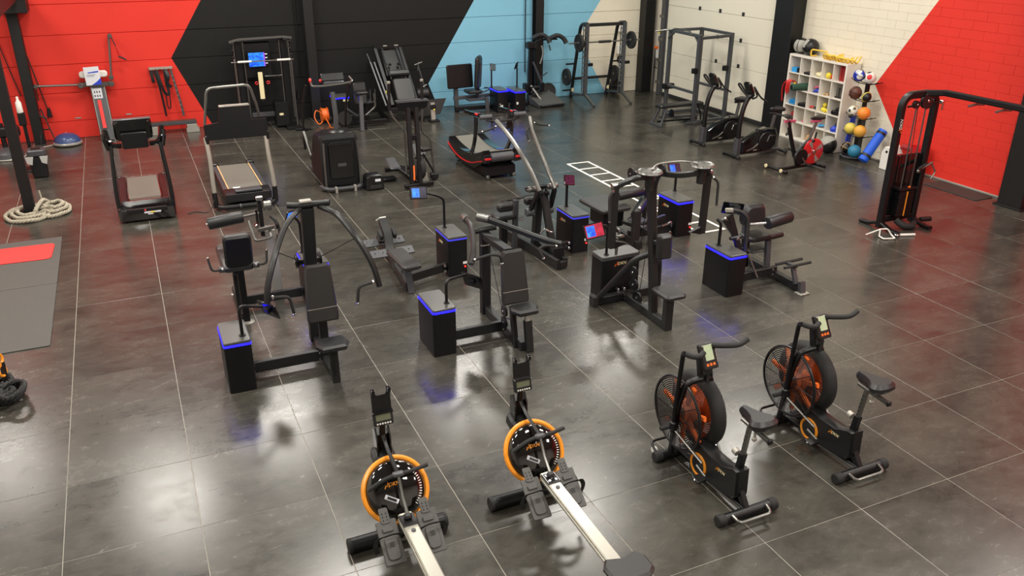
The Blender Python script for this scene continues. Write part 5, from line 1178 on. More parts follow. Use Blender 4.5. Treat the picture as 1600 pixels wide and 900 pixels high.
# ---------------------------------------------------------------- leg press by the blue wall with two cabinets
R = thing('leg_press_machine', 'seated leg press with broad black foot plate, before the pale blue wall', 'gym machine', (9.0, 13.1), None)
cabinet(R, 9.44, 12.45, 9.73, 13.0)
g = G().bx(9.5, 12.44, 0.12, 9.58, 12.45, 0.2, 0.002); g.done('sticker', WHITE, R)
G().bx(9.68, 12.44, 0.06, 9.72, 12.45, 0.1, 0.002).done('rating_label', WHITE, R)
g = G().cyl((9.49, 12.44, 0.22), (9.49, 12.4, 0.22), 0.022, 10); g.each('bolt_head', CHROME, R)
tablet(R, [(9.46, 12.9, 0.575), (9.46, 12.9, 1.02)], (9.48, 12.86, 1.08), (1, 0.2, -0.2), (0.15, 0.3, 1), GREYSCR, 0.17, 0.17, r=0.02)
G().pad((8.66, 13.05, 0.88), (1, 0.1, 0), (0, 0.12, 1), 0.72, 0.58, 0.05, 0.04).done('foot_plate', CAB, R)
G().bar([(8.58, 13.1, 0.0), (8.56, 13.1, 0.62)], 0.1, 0.09, up=(0, 1, 0)).done('plate_post', DGREY, R)
G().bar([(8.5, 13.1, 0.33), (9.46, 13.05, 0.36)], 0.09, 0.08).done('guide_beam', DGREY, R)
G().bar([(8.5, 13.0, 0.08), (9.46, 12.95, 0.08)], 0.09, 0.1).done('base_rail', CAB, R)
G().bar([(9.28, 12.75, 0.0), (9.28, 12.78, 0.36)], 0.09, 0.08, up=(0, 1, 0)).done('front_post', DGREY, R)
G().prism(rrect(0.40, 0.82, 0.08), 0.12, axes((9.12, 12.95, 0.96), (0.55, 0.8, 0), (0.06, 0, 1)), 0.04).done('backrest', VINYL, R)
G().pad((8.98, 12.96, 0.50), (1, 0, 0), (0, 1, 0), 0.40, 0.42, 0.08, 0.06).done('seat', VINYL, R)
G().bar([(9.1, 13.0, 0.3), (9.16, 12.86, 1.2)], 0.06, 0.05, up=(0, 1, 0)).done('back_tube', DGREY, R)
G().tube(bend([(9.1, 12.7, 0.5), (9.3, 12.68, 0.56), (9.36, 12.8, 0.58), (9.26, 12.9, 0.58)], 0.06), 0.016, 8).done('seat_handle', BLACK, R)
G().bx(8.8, 12.8, 0.28, 9.3, 13.1, 0.34, 0.01).done('sled', DGREY, R)
R = thing('lit_weight_cabinet', 'machine cabinet with blue strip and its own tablet, right of the leg press cabinet', 'gym machine', (10.0, 12.4))
cabinet(R, 9.80, 12.18, 10.09, 12.75)
G().bx(9.83, 12.17, 0.24, 9.88, 12.18, 0.3, 0.002).done('sticker', WHITE, R)
tablet(R, [(10.06, 12.66, 0.575), (10.06, 12.66, 1.06)], (10.02, 12.62, 1.12), (-0.7, -0.7, -0.15), (0.2, -0.2, 0.8), GREYSCR, 0.17, 0.17, r=0.02)
G().bar([(10.08, 12.5, 0.1), (10.5, 12.9, 0.1)], 0.08, 0.1).done('link_beam', CAB, R)

# ---------------------------------------------------------------- squat machine with shoulder pads and ramp
R = thing('squat_machine', 'standing squat machine with raised shoulder pads and sloping foot ramp, at the blue wall', 'gym machine', (10.9, 13.2))
G().bar([(10.68, 13.2, 0.0), (10.72, 13.3, 0.8), (10.70, 13.2, 1.5)], 0.10, 0.09, up=(0, 1, 0)).done('mast', CAB, R)
G().bar([(10.95, 13.35, 0.0), (10.92, 13.4, 1.35)], 0.06, 0.06, up=(0, 1, 0)).done('rear_mast', CAB, R)
G().bar([(10.72, 13.1, 1.1), (10.98, 13.1, 0.55)], 0.045, 0.05, up=(0, 1, 0)).done('lever_arm', DGREY, R)
G().tube(crv([(10.96, 13.1, 1.5), (10.98, 13.05, 1.3), (10.9, 13.05, 1.05)], 4), 0.025, 8).done('curved_arm', STEEL, R)
G().bx(10.58, 13.1, 1.42, 10.82, 13.3, 1.6, 0.03).done('mast_head', CAB, R)
G().bar([(10.8, 13.2, 1.56), (11.0, 13.2, 1.64)], 0.06, 0.06).done('pad_arm', CAB, R)
for x, z in ((10.98, 1.70), (11.46, 1.66)):
    G().bar(crv([(x-0.2, 13.25, z-0.02), (x, 13.2, z+0.06), (x+0.16, 13.15, z-0.02), (x+0.22, 13.1, z-0.14)], 5), 0.14, 0.11, b=0.04).done('shoulder_pad', VINYL, R)
G().bar([(10.9, 13.28, 1.62), (11.5, 13.28, 1.62)], 0.04, 0.04).done('pad_crossbar', CAB, R)
G().cyl((11.2, 13.15, 1.5), (11.22, 13.1, 1.36), 0.018, 8).done('hand_grip', RUBBER, R)
G().cyl((10.95, 13.1, 0.7), (11.12, 13.05, 0.82), 0.015, 8).done('side_peg', RUBBER, R)
for x in (10.56, 11.02): G().bx(x-0.05, 13.1, 0.32, x+0.05, 13.3, 0.55, 0.015).done('weight_horn_block', CAB, R)
g = G()
for k in range(3): g.cyl((10.66, 13.08, 0.45-0.12*k), (10.9, 13.08, 0.45-0.12*k), 0.04, 12)
g.each('bearing_tube', BLACK, R)
G().bar([(10.66, 13.1, 0.5), (10.9, 12.9, 0.1)], 0.05, 0.05, up=(0, 1, 0)).done('brace', STEEL, R)
G().prism([(12.55, 0.01), (12.55, 0.08), (13.3, 0.26), (13.35, 0.22), (13.35, 0.01)], 0.74, axes((11.02, 0, 0), (0, 1, 0), (0, 0, 1)), 0.01).done('foot_ramp', MATR, R)
G().bx(10.66, 12.5, 0.03, 11.38, 12.57, 0.09, 0.02).done('ramp_edge', CAB, R)
pl = thing('bumper_plate', 'black weight plate leaning against the blue wall', 'weight plate', (11.42, 13.55))
def plate(root, c, ax, r, w, names=('disc', 'hub')):
    d = G().lathe([(r*0.3, -w*0.3), (r*0.72, -w*0.3), (r*0.78, -w/2), (r*0.97, -w/2), (r, -w*0.35), (r, w*0.35), (r*0.97, w/2), (r*0.78, w/2), (r*0.72, w*0.3), (r*0.3, w*0.3)], c, ax, 28).done(names[0], RUBBER, root)
    a = Vector(ax).normalized(); c = Vector(c); G().cyl(c-a*w*0.55, c+a*w*0.55, r*0.16, 14).done(names[1], STEEL, d)
plate(pl, (11.42, 13.58, 0.22), (0, -1, 0.25), 0.225, 0.06)

# ---------------------------------------------------------------- guided barbell rack
R = thing('guided_barbell_rack', 'grey guided barbell rack with sloping rear frame and loaded bar', 'rack', (12.6, 12.8))
for x, s in ((12.02, -1), (13.14, 1)):
    G().bar([(x, 12.62, 0.25), (x, 12.62, 2.05)], 0.09, 0.09, up=(0, 1, 0)).done('front_upright', DGREY, R)
    g = G()
    for k in range(12): g.box((x-0.07, 12.6, 0.4+0.135*k), (0.06, 0.05, 0.035), (0, 0.5, 0), 0.006)
    g.each('hook_tooth', STEEL, R)
    G().tube(bend([(x+0.12, 13.62, 0.0), (x+0.02, 13.0, 2.0), (x, 12.62, 2.04)], 0.2, 6), 0.045, 10).done('rear_upright', FRAME, R)
    G().bar([(x+0.12, 13.55, 0.10), (x, 12.58, 0.24)], 0.06, 0.06).done('side_beam', DGREY, R)
    G().bar([(x, 12.62, 0.26), (x+0.02, 12.12, 0.02)], 0.06, 0.06, up=(0, 1, 0)).done('front_foot', STEEL, R)
    G().cyl((x-0.06, 12.7, 0.2), (x-0.06, 12.7, 2.0), 0.014, 8).done('guide_rod', STEEL, R)
    G().bx(x+0.04, 12.55, 0.98, x+0.18, 12.62, 1.06, 0.01).done('safety_catch', CAB, R)
    G().cyl((x+0.07+s*0.05, 13.3, 0.95), (x+0.07+s*0.3, 13.3, 0.95), 0.022, 10).done('plate_horn', CAB, R)
    G().cyl((x+0.1+s*0.05, 13.5, 0.22), (x+0.1+s*0.3, 13.5, 0.22), 0.022, 10).done('plate_horn', CAB, R)
    G().box((x+0.1, 13.5, 0.22), (0.05, 0.08, 0.1), b=0.01).done('horn_stop', CREAM, R)
G().bar([(12.0, 12.72, 2.0), (13.16, 12.72, 2.0)], 0.08, 0.08).done('top_beam', FRAME, R)
G().bar([(12.12, 13.48, 0.52), (13.24, 13.48, 0.52)], 0.07, 0.07).done('rear_beam', FRAME, R)
bb = thing('barbell', 'long steel barbell carried on the guided rack', 'barbell', (12.55, 12.62, 1.58))
G().cyl((11.50, 12.62, 1.58), (13.62, 12.62, 1.58), 0.018, 10).done('bar', STEEL, bb)
G().cyl((12.38, 12.62, 1.58), (12.74, 12.62, 1.58), 0.034, 12).done('neck_pad', RUBBER, bb)
for i, (x, y, z, r, lab) in enumerate(((11.80, 12.62, 1.58, 0.225, 'black weight plate on the left end of the racked barbell'), (13.36, 12.62, 1.58, 0.225, 'black weight plate on the right end of the racked barbell'),
        (11.92, 13.48, 0.58, 0.225, 'black weight plate on the rack, low left horn'), (13.42, 13.48, 0.58, 0.225, 'black weight plate on the rack, low right horn'), (13.45, 13.28, 0.98, 0.10, 'small weight plate on the right rear horn of the rack'))):
    p = thing('weight_plate', lab, 'weight plate', (x, y, z), 'plates on the guided rack'); plate(p, (x, y, z), (1, 0, 0), r, 0.07)
p = thing('weight_plate', 'black weight plate standing on the floor inside the guided rack', 'weight plate', (13.48, 13.6, 0), 'plates on the guided rack'); plate(p, (13.52, 13.58, 0.215), (0.3, -1, 0), 0.21, 0.08)

# ---------------------------------------------------------------- power cage and bench
R = thing('power_cage', 'grey power cage with pull-up bars beside the white sectional door', 'rack', (13.7, 10.0))
for x, y in ((13.25, 9.5), (14.2, 9.55), (13.3, 10.75), (14.22, 10.75)):
    G().bar([(x, y, 0.0), (x, y, 2.06)], 0.085, 0.085, up=(0, 1, 0)).done('upright', DGREY, R)
for a, b in (((13.25, 9.5, 0.04), (13.28, 10.8, 0.04)), ((14.2, 9.5, 0.04), (14.22, 10.8, 0.04)), ((13.28, 10.75, 0.04), (14.22, 10.75, 0.04)), ((13.25, 9.35, 0.035), (13.25, 9.65, 0.035)), ((13.0, 9.45, 0.03), (13.45, 9.47, 0.03)), ((13.3, 9.5, 0.05), (14.2, 9.55, 0.05))):
    G().bar([a, b], 0.07, 0.06).done('base_beam', DGREY, R)
for a, b in (((13.25, 9.5, 2.03), (13.3, 10.75, 2.03)), ((14.2, 9.55, 2.03), (14.22, 10.75, 2.03)), ((13.3, 10.75, 2.03), (14.22, 10.75, 2.03)), ((13.25, 9.5, 1.98), (14.2, 9.55, 2.0))):
    G().bar([a, b], 0.075, 0.065).done('top_beam', DGREY, R)
for a in (9.5, 10.75):
    s = 1 if a < 10 else -1
    G().bar([(13.26, a, 1.85), (13.27, a+s*0.2, 2.02)], 0.07, 0.04).done('gusset', DGREY, R)
G().tube(bend([(13.2, 9.75, 2.02), (13.32, 10.0, 2.09), (13.3, 10.55, 2.09), (13.0, 10.95, 2.0)], 0.1), 0.02, 8).done('pull_up_bar', STEEL, R)
G().bar([(13.27, 9.5, 0.72), (13.3, 10.85, 0.72)], 0.06, 0.06).done('safety_bar', DGREY, R)
G().bar([(14.21, 9.5, 0.72), (14.22, 10.85, 0.72)], 0.06, 0.06).done('safety_bar', DGREY, R)
for x, y in ((13.18, 9.47), (14.1, 9.52)): G().bx(x-0.1, y-0.06, 1.2, x+0.04, y+0.03, 1.32, 0.01).done('j_hook', CAB, R)
G().bx(13.2, 10.7, 0.62, 13.5, 10.82, 0.75, 0.01).done('hook_block', CAB, R)
R = thing('weight_bench', 'flat black bench on a tube frame, in front of the power cage', 'bench', (12.95, 9.7))
G().pad((12.95, 9.66, 0.46), (1, 0.02, 0), (0, 1, 0), 1.25, 0.28, 0.07, 0.04).done('pad', VINYL, R)
for s in (-0.12, 0.12):
    G().bar([(12.50, 9.66+s, 0.42), (12.32, 9.66+s*1.6, 0.02)], 0.04, 0.04, up=(0, 1, 0)).done('front_leg', DGREY, R)
G().bar([(12.32, 9.42, 0.025), (12.32, 9.9, 0.025)], 0.05, 0.05).done('front_foot', DGREY, R)
G().bar([(12.4, 9.66, 0.2), (13.5, 9.68, 0.14)], 0.06, 0.05).done('spine', DGREY, R)
G().bar([(12.36, 9.66, 0.1), (13.5, 9.68, 0.08)], 0.05, 0.04).done('lower_spine', CAB, R)
for s in (-0.12, 0.12): G().tube(crv([(13.4, 9.67+s, 0.42), (13.5, 9.67+s, 0.22), (13.52, 9.67+s, 0.02)], 4), 0.02, 8).done('rear_leg', CAB, R)
G().box((13.5, 9.67, 0.02), (0.06, 0.45, 0.04), b=0.008).done('rear_foot', CAB, R)
G().prism([(0, 0), (0.14, 0), (0.08, 0.16)], 0.1, axes((12.66, 9.66, 0.2), (1, 0, 0), (0, 0, 1)), 0.005).done('hinge_bracket', CAB, R)
# ---------------------------------------------------------------- upright bikes
def upright_bike(y, label):
    R = thing('upright_bike', label, 'exercise bike', (12.7, y), 'upright bikes by the sectional door')
    for x, w, n_ in ((12.14, 0.44, 'front_stabiliser'), (13.36, 0.42, 'rear_stabiliser')):
        st = G().bar([(x, y-w/2, 0.045), (x, y+w/2, 0.045)], 0.06, 0.05, b=0.015).done(n_, CAB, R)
        g = G()
        for s in (-1, 1): g.cyl((x, y+s*w/2, 0.04), (x, y+s*(w/2+0.04), 0.04), 0.04, 12)
        g.each('wheel', RUBBER, st)
    G().bar([(12.16, y, 0.06), (13.36, y, 0.06)], 0.07, 0.05).done('base_beam', STEEL, R)
    G().bar([(12.26, y, 0.03), (12.27, y, 0.38)], 0.13, 0.15, up=(1, 0, 0), b=0.03).done('front_shroud', DGREY, R)
    prof = [(12.32, 0.07), (12.34, 0.30), (12.55, 0.42), (12.80, 0.52), (12.95, 0.56), (13.16, 0.54), (13.22, 0.40), (13.20, 0.18), (13.10, 0.08), (12.6, 0.06)]
    G().prism(prof, 0.18, axes((0, y, 0), (1, 0, 0), (0, 0, 1)), 0.03).done('body_shroud', GLOSS, R)
    G().lathe([(0.0, 0), (0.19, 0), (0.20, 0.01), (0.19, 0.025), (0.0, 0.03)], (12.93, y-0.09, 0.28), (0, -1, 0), 28).done('crank_cover', BLACK, R)
    G().tube(crv([(12.45, y-0.095, 0.12), (12.6, y-0.1, 0.17), (12.72, y-0.1, 0.25)], 4), 0.012, 6).done('silver_trim', STEEL, R)
    G().box((12.66, y-0.094, 0.12), (0.09, 0.008, 0.022), b=0.002).done('badge', PALE, R)
    G().bar([(12.93, y-0.13, 0.28), (12.98, y-0.13, 0.42)], 0.035, 0.02, up=(0, 1, 0)).done('crank', CHROME, R)
    for s, q in ((-1, (12.97, 0.42)), (1, (12.89, 0.14))):
        G().box((q[0], y+s*0.20, q[1]), (0.10, 0.11, 0.03), b=0.008).done('pedal', BLACK, R)
    G().bar(crv([(12.28, y, 0.33), (12.27, y, 0.62), (12.30, y, 0.9), (12.37, y, 1.12), (12.44, y, 1.22)], 6), 0.08, 0.09, up=(1, 0, 0), b=0.02).done('mast', BLACK, R)
    G().box((12.46, y, 1.24), (0.16, 0.14, 0.1), (0, -0.5, 0), 0.03).done('mast_head', BLACK, R)
    co = G().prism(rrect(0.22, 0.30, 0.06), 0.07, axes((12.41, y, 1.38), (0, 1, 0), (-0.55, 0, 1)), 0.02).done('console', GLOSS, R)
    for s in (-1, 1):
        G().tube(crv([(12.48, y+s*0.05, 1.18), (12.46, y+s*0.2, 1.26), (12.34, y+s*0.25, 1.42), (12.36, y+s*0.22, 1.44), (12.54, y+s*0.21, 1.24), (12.72, y+s*0.22, 1.13)], 5), 0.018, 8).done('handlebar', RUBBER, R)
    G().bar([(13.10, y, 0.5), (13.16, y, 0.84)], 0.06, 0.05, up=(1, 0, 0)).done('seat_post', STEEL, R)
    G().bar([(13.04, y, 0.85), (13.26, y, 0.85)], 0.05, 0.04).done('seat_slider', CAB, R)
    out = [(-0.15, 0.03), (-0.15, -0.03), (-0.04, -0.05), (0.06, -0.12), (0.14, -0.12), (0.16, 0), (0.14, 0.12), (0.06, 0.12), (-0.04, 0.05)]
    G().prism(out, 0.08, Matrix.Translation((13.18, y, 0.91)), 0.025).done('saddle', VINYL, R)
    G().box((12.75, y, 0.5), (0.05, 0.1, 0.07), (0, 0.5, 0), 0.01).done('tension_knob', BLACK, R)
    return R
ub = upright_bike(7.76, 'black upright bike nearer to the power cage')
copy_thing(ub, 0.0, -1.16, 'black upright bike nearer to the red wheeled spin bike')

# ---------------------------------------------------------------- spin bike with rear red wheel
R = thing('spin_bike', 'spin bike with red rear flywheel, in front of the white cube shelf', 'exercise bike', (12.8, 5.35))
st = G().bar([(12.27, 5.08, 0.05), (12.27, 5.66, 0.05)], 0.06, 0.05, b=0.015).done('front_stabiliser', CAB, R)
g = G()
for y in (5.2, 5.63): g.cyl((12.24, y, 0.06), (12.21, y, 0.06), 0.036, 12)
g.each('wheel', CREAM, st)
G().bar([(13.24, 5.10, 0.05), (13.24, 5.62, 0.05)], 0.06, 0.05, b=0.015).done('rear_stabiliser', CAB, R)
G().bar([(12.28, 5.3, 0.06), (13.24, 5.36, 0.06)], 0.07, 0.05).done('base_beam', CAB, R)
G().bar([(12.38, 5.35, 0.98), (12.50, 5.35, 0.66), (12.66, 5.35, 0.26)], 0.075, 0.065, up=(1, 0, 0), b=0.015).done('front_frame', CAB, R)
G().bar([(12.66, 5.35, 0.30), (13.0, 5.35, 0.58)], 0.08, 0.07, up=(0, 1, 0), b=0.015).done('seat_frame', CAB, R)
G().bar([(12.7, 5.35, 0.25), (12.78, 5.35, 0.06)], 0.08, 0.08, up=(0, 1, 0)).done('centre_strut', CAB, R)
G().bar([(12.95, 5.35, 0.5), (13.10, 5.35, 0.93)], 0.05, 0.045, up=(1, 0, 0)).done('seat_post', STEEL, R)
fw = G().lathe([(0.03, -0.02), (0.235, -0.02), (0.25, -0.01), (0.25, 0.01), (0.235, 0.02), (0.03, 0.02)], (13.06, 5.30, 0.34), (0, 1, 0), 40).done('flywheel', REDPLEX, R)
g = G()
for k in range(4):
    a = k*PI/2+0.5; g.prism([(0.05, 0), (0.22, 0.05), (0.22, -0.05)], 0.004, axes((13.06, 5.276, 0.34), (math.cos(a), 0, math.sin(a)), (-math.sin(a), 0, math.cos(a))), 0.0)
g.each('wheel_sector', PALE, fw)
G().cyl((13.06, 5.24, 0.34), (13.06, 5.38, 0.34), 0.045, 16).done('wheel_hub', CHROME, fw)
G().lathe([(0, 0), (0.15, 0), (0.16, 0.02), (0.15, 0.06), (0, 0.06)], (12.74, 5.30, 0.27), (0, -1, 0), 26).done('crank_cover', BLACK, R)
for s, q in ((-1, (12.84, 0.13)), (1, (12.62, 0.38))):
    G().bar([(12.74, 5.32+s*0.1, 0.26), (q[0], 5.32+s*0.12, q[1])], 0.03, 0.02, up=(0, 1, 0)).done('crank', CHROME, R)
    G().box((q[0], 5.32+s*0.19, q[1]), (0.10, 0.11, 0.03), b=0.008).done('pedal', BLACK, R)
out = [(-0.15, 0.025), (-0.15, -0.025), (-0.03, -0.045), (0.05, -0.09), (0.12, -0.09), (0.13, 0), (0.12, 0.09), (0.05, 0.09), (-0.03, 0.045)]
G().prism(out, 0.055, Matrix.Translation((13.10, 5.35, 0.985)), 0.018).done('saddle', VINYL, R)
G().bx(12.96, 5.32, 0.90, 13.2, 5.38, 0.945, 0.008).done('seat_slider', PINK, R)
G().bar([(12.30, 5.35, 0.98), (12.55, 5.35, 0.97)], 0.05, 0.05).done('bar_slider', PINK, R)
G().bar([(12.36, 5.35, 0.86), (12.38, 5.35, 1.06)], 0.045, 0.045, up=(1, 0, 0)).done('bar_post', PALE, R)
for s in (-1, 1): G().tube(crv([(12.42, 5.35, 1.06), (12.34, 5.35+s*0.12, 1.07), (12.26, 5.35+s*0.22, 1.08), (12.20, 5.35+s*0.22, 1.1), (12.10, 5.35+s*0.21, 1.12)], 5), 0.018, 8).done('handlebar', RUBBER, R)
G().bx(12.26, 5.27, 1.07, 12.42, 5.43, 1.10, 0.01).done('bar_tray', BLACK, R)
g = G().cyl((12.45, 5.38, 0.75), (12.40, 5.38, 0.70), 0.025, 10); g.cyl((13.0, 5.3, 0.56), (13.0, 5.24, 0.56), 0.03, 10); g.cyl((13.1, 5.35, 0.52), (13.14, 5.35, 0.7), 0.018, 8); g.each('adjuster_knob', BLACK, R)

# ---------------------------------------------------------------- cube shelf
SX0, SX1, SY0, SY1, SH = 14.36, 14.73, 6.02, 7.72, 1.82
R = thing('cube_shelf', 'tall white cube shelf of twenty five compartments by the wall', 'shelf', (14.54, 6.87))
t = 0.045
for y in (SY0, SY1-t): G().bx(SX0, y, 0, SX1, y+t, SH, 0.003).done('side_panel', SHELFW, R)
for z in (0.0, SH-t): G().bx(SX0, SY0+t, z, SX1, SY1-t, z+t, 0.003).done('end_board', SHELFW, R)
cw = (SY1-SY0-2*t)/5; chh = (SH-2*t)/5
for k in range(1, 5): G().bx(SX0+0.002, SY0+t, t+chh*k-0.009, SX1, SY1-t, t+chh*k+0.009).done('shelf_board', SHELFW, R)
for k in range(1, 5):
    for j in range(5): G().bx(SX0+0.004, SY0+t+cw*k-0.008, t+chh*j+0.009, SX1, SY0+t+cw*k+0.008, t+chh*(j+1)-0.009).done('divider', SHELFW, R)
G().bx(SX1-0.006, SY0+t, t, SX1-0.002, SY1-t, SH-t).done('back_board', SHELFW, R)
def cell(c, r, dy=0.0, dx=0.1):
    """column from the left (0..4), row from the top (0..4) -> point on that compartment floor"""
    return Vector((SX0+dx, SY1-t-cw*(c+0.5)-dy, t+chh*(4-r)+0.0095))
def it(name, m, g, label, cat): return tag(g.done(name, m), label, cat)
P = cell(0, 0); a = it('box', SKY, G().bx(P.x-0.06, P.y-0.02, P.z, P.x+0.1, P.y+0.13, P.z+0.10, 0.004), 'sky blue box in the top left compartment', 'box')
it('box', BLACK, G().bx(P.x-0.05, P.y-0.13, P.z, P.x+0.1, P.y-0.025, P.z+0.10, 0.004), 'black box beside the sky blue box, top left compartment', 'box')
P = cell(1, 0); it('foam_pad', BLACK, G().box(P+Vector((0.03, -0.03, 0.025)), (0.2, 0.2, 0.05), b=0.01), 'flat black pad in the top row, second compartment', 'pad')
P = cell(2, 0)
g = G().ball(P+Vector((0.03, 0.04, 0.045)), 0.06, 12, (1, 1.2, 0.75)); g.ball(P+Vector((0.0, -0.04, 0.04)), 0.055, 12, (1, 1.1, 0.72)); g.ball(P+Vector((0.08, 0, 0.07)), 0.05, 12, (1, 1.6, 0.7))
it('cream_bundle', CREAM, g, 'bundle of cream cloths in the top row, middle compartment', 'bundle')
P = cell(3, 0)
it('exercise_ball', LEMON, G().ball(P+Vector((0.02, 0.06, 0.065)), 0.065, 18), 'small yellow ball in the top row, fourth compartment', 'ball')
it('exercise_ball', RED, G().ball(P+Vector((0.02, -0.07, 0.055)), 0.055, 18), 'small red ball beside the yellow ball, fourth compartment', 'ball')
it('white_ball', WHITE, G().ball(P+Vector((0.1, -0.11, 0.045)), 0.045, 16), 'small white ball behind the red ball, fourth compartment', 'ball')
P = cell(4, 0)
for k, dy in enumerate((0.075, 0.0, -0.07)):
    r_ = it('foam_roll', DRED, G().cyl(P+Vector((0.05, dy, 0.0)), P+Vector((0.05, dy, 0.30)), 0.034, 14), ('dark red foam roll in the top right compartment, left of three', 'dark red foam roll in the top right compartment, centre of three', 'dark red foam roll in the top right compartment, right of three')[k], 'foam roll'); r_['group'] = 'foam rolls in the top right compartment'
P = cell(0, 1)
g = G()
random.seed(11)
for k in range(7):
    y = P.y+0.13-0.025*k*random.uniform(0.6, 1); x = SX0-0.03-0.01*(k % 3); z0 = P.z+0.17
    g.tube(crv([(SX0+0.12, P.y, P.z+0.1), (SX0+0.02, y, z0), (x, y+0.02, z0-0.06), (x-0.01, y+0.03+0.01*(k % 2), z0-0.18-0.05*(k % 4))], 4), 0.012, 6)
g.tube(crv([(SX0+0.1, P.y+0.05, P.z+0.14), (SX0-0.02, P.y+0.15, P.z+0.15), (SX0-0.03, SY1+0.06, P.z+0.0), (SX0+0.02, SY1+0.08, P.z-0.32)], 5), 0.013, 6)
it('resistance_bands', RED, g, 'tangle of red bands spilling from the second row, left compartment', 'bands')
it('yellow_band', LEMON, G().tube(crv([(SX0+0.14, P.y-0.02, P.z+0.05), (SX0+0.0, P.y-0.06, P.z+0.13), (SX0-0.03, P.y-0.13, P.z+0.10)], 5), 0.016, 8), 'short yellow band beside the red tangle', 'band')
P = cell(1, 1)
r_ = it('rolled_mat', GREEN, G().cyl((SX0+0.3, P.y-0.02, P.z+0.09), (SX0-0.22, P.y+0.10, P.z+0.075), 0.075, 20), 'dark green rolled mat sticking out of the second row', 'mat')
G().cyl((SX0-0.2202, P.y+0.1001, P.z+0.075), (SX0-0.224, P.y+0.101, P.z+0.075), 0.05, 16).done('roll_core', BLACK, r_)
P = cell(2, 1)
g = G()
for k in range(6): g.tube(crv([P+Vector((0.02*k, 0.1-0.03*k, 0.015)), P+Vector((0.02*k, 0.02, 0.06+0.012*k)), P+Vector((0.06, -0.1, 0.02+0.015*(k % 3)))], 4), 0.016, 6)
it('band_bundle', DBLUE, g, 'heap of dark blue bands in the second row, middle compartment', 'bands')
it('pink_band', PINK, G().tube(crv([P+Vector((0.03, 0.1, 0.10)), P+Vector((0.0, 0.0, 0.13)), P+Vector((0.06, -0.12, 0.16))], 5), 0.022, 8), 'pink band lying on the dark blue heap', 'band')
P = cell(3, 1)
g = G()
for k in range(4): g.box(P+Vector((0.02+0.02*k, 0.09-0.06*k, 0.02)), (0.1, 0.05, 0.03+0.01*(k % 2)), (0, 0.1, 0.4*k), 0.01)
it('small_accessories', TAN, g, 'few small tan pieces in the second row, fourth compartment', 'accessories')
P = cell(4, 1)
r_ = thing('bottle_carrier', 'wire carrier of clear bottles in the second row, right compartment', 'carrier', P)
for k in range(3): G().cyl(P+Vector((0.05, 0.08-0.08*k, 0)), P+Vector((0.05, 0.08-0.08*k, 0.2)), 0.03, 12).done('bottle', STEEL, r_)
G().bx(P.x, P.y-0.12, P.z, P.x+0.1, P.y+0.12, P.z+0.03, 0.004).done('tray', BLACK, r_)
G().tube(bend([P+Vector((0.05, 0.11, 0.02)), P+Vector((0.05, 0.11, 0.25)), P+Vector((0.05, -0.11, 0.25)), P+Vector((0.05, -0.11, 0.02))], 0.03), 0.006, 6).done('wire_handle', STEEL, r_)
P = cell(0, 2)
for k in range(3): it('folded_band', SKY, G().box(P+Vector((0.03, 0.0, 0.02+0.035*k)), (0.18, 0.22-0.02*k, 0.032), (0, 0, 0.1*k), 0.014), ('bottom blue folded band in the third row, left compartment', 'middle blue folded band in the third row, left compartment', 'top blue folded band in the third row, left compartment')[k], 'band')['group'] = 'blue folded bands'
P = cell(1, 2); it('foam_block', BLACK, G().box(P+Vector((0.03, 0.0, 0.035)), (0.2, 0.24, 0.07), (0, 0, 0.06), 0.012), 'low black block in the third row, second compartment', 'block')
P = cell(2, 2)
it('push_up_grip', RED, G().tube(crv([P+Vector((0, 0.12, 0.02)), P+Vector((0, 0.08, 0.05)), P+Vector((0.02, 0.02, 0.03))], 4), 0.02, 8), 'small red grip in the third row, middle compartment', 'grip')
it('folded_strap', BLACK, G().box(P+Vector((0.04, -0.07, 0.03)), (0.16, 0.14, 0.03), (0.25, 0, 0.1), 0.012), 'black folded strap beside the red grip, third row', 'strap')
P = cell(3, 2)
for k, (dy, dz, dx) in enumerate(((0.06, 0.05, 0.0), (-0.01, 0.045, -0.02), (-0.09, 0.045, 0.0), (0.05, 0.14, 0.03), (-0.08, 0.13, 0.04))):
    o = it('massage_ball', LEMON if k != 4 else CREAM, G().ball(P+Vector((dx, dy, dz)), 0.048, 16), ('yellow massage ball in the third row, bottom left of the pile', 'yellow massage ball in the third row, bottom centre of the pile', 'yellow massage ball in the third row, bottom right of the pile', 'yellow massage ball in the third row, topmost of the pile', 'cream massage ball in the third row pile')[k], 'ball'); o['group'] = 'massage balls in the third row'
P = cell(4, 2)
g = G().box(P+Vector((0.04, 0.0, 0.05)), (0.2, 0.22, 0.09), (0, 0, 0.1), 0.02); g.box(P+Vector((0.02, -0.05, 0.12)), (0.16, 0.12, 0.07), (0.2, 0, 0.3), 0.02)
it('glove_pile', BLACK, g, 'black gloves piled in the third row, right compartment', 'gloves')
P = cell(0, 3); it('red_bag', DRED, G().box(P+Vector((0.06, -0.05, 0.10)), (0.2, 0.16, 0.2), (0, 0, 0.1), 0.04), 'dark red bag in the fourth row, left compartment', 'bag')
P = cell(3, 3)
g = G()
for k in range(5): g.tube(crv([P+Vector((0.0+0.02*k, 0.13, 0.015+0.01*k)), P+Vector((0.0, 0.04, 0.05+0.01*(k % 2))), P+Vector((0.04, -0.04, 0.06)), P+Vector((0.05, -0.13, 0.02+0.02*(k % 3)))], 4), 0.017, 6)
it('skipping_ropes', SKY, g, 'coiled blue ropes in the fourth row, fourth compartment', 'rope')
P = cell(4, 3)
cs = thing('cone_stack', 'stack of blue marker cones on a holder, fourth row right compartment', 'cones', P)
for k in range(5): G().lathe([(0.10, 0), (0.10, 0.006), (0.035, 0.07), (0.03, 0.07)], P+Vector((0.04, 0, 0.002+0.014*k)), n=18).done('cone', DBLUE, cs)
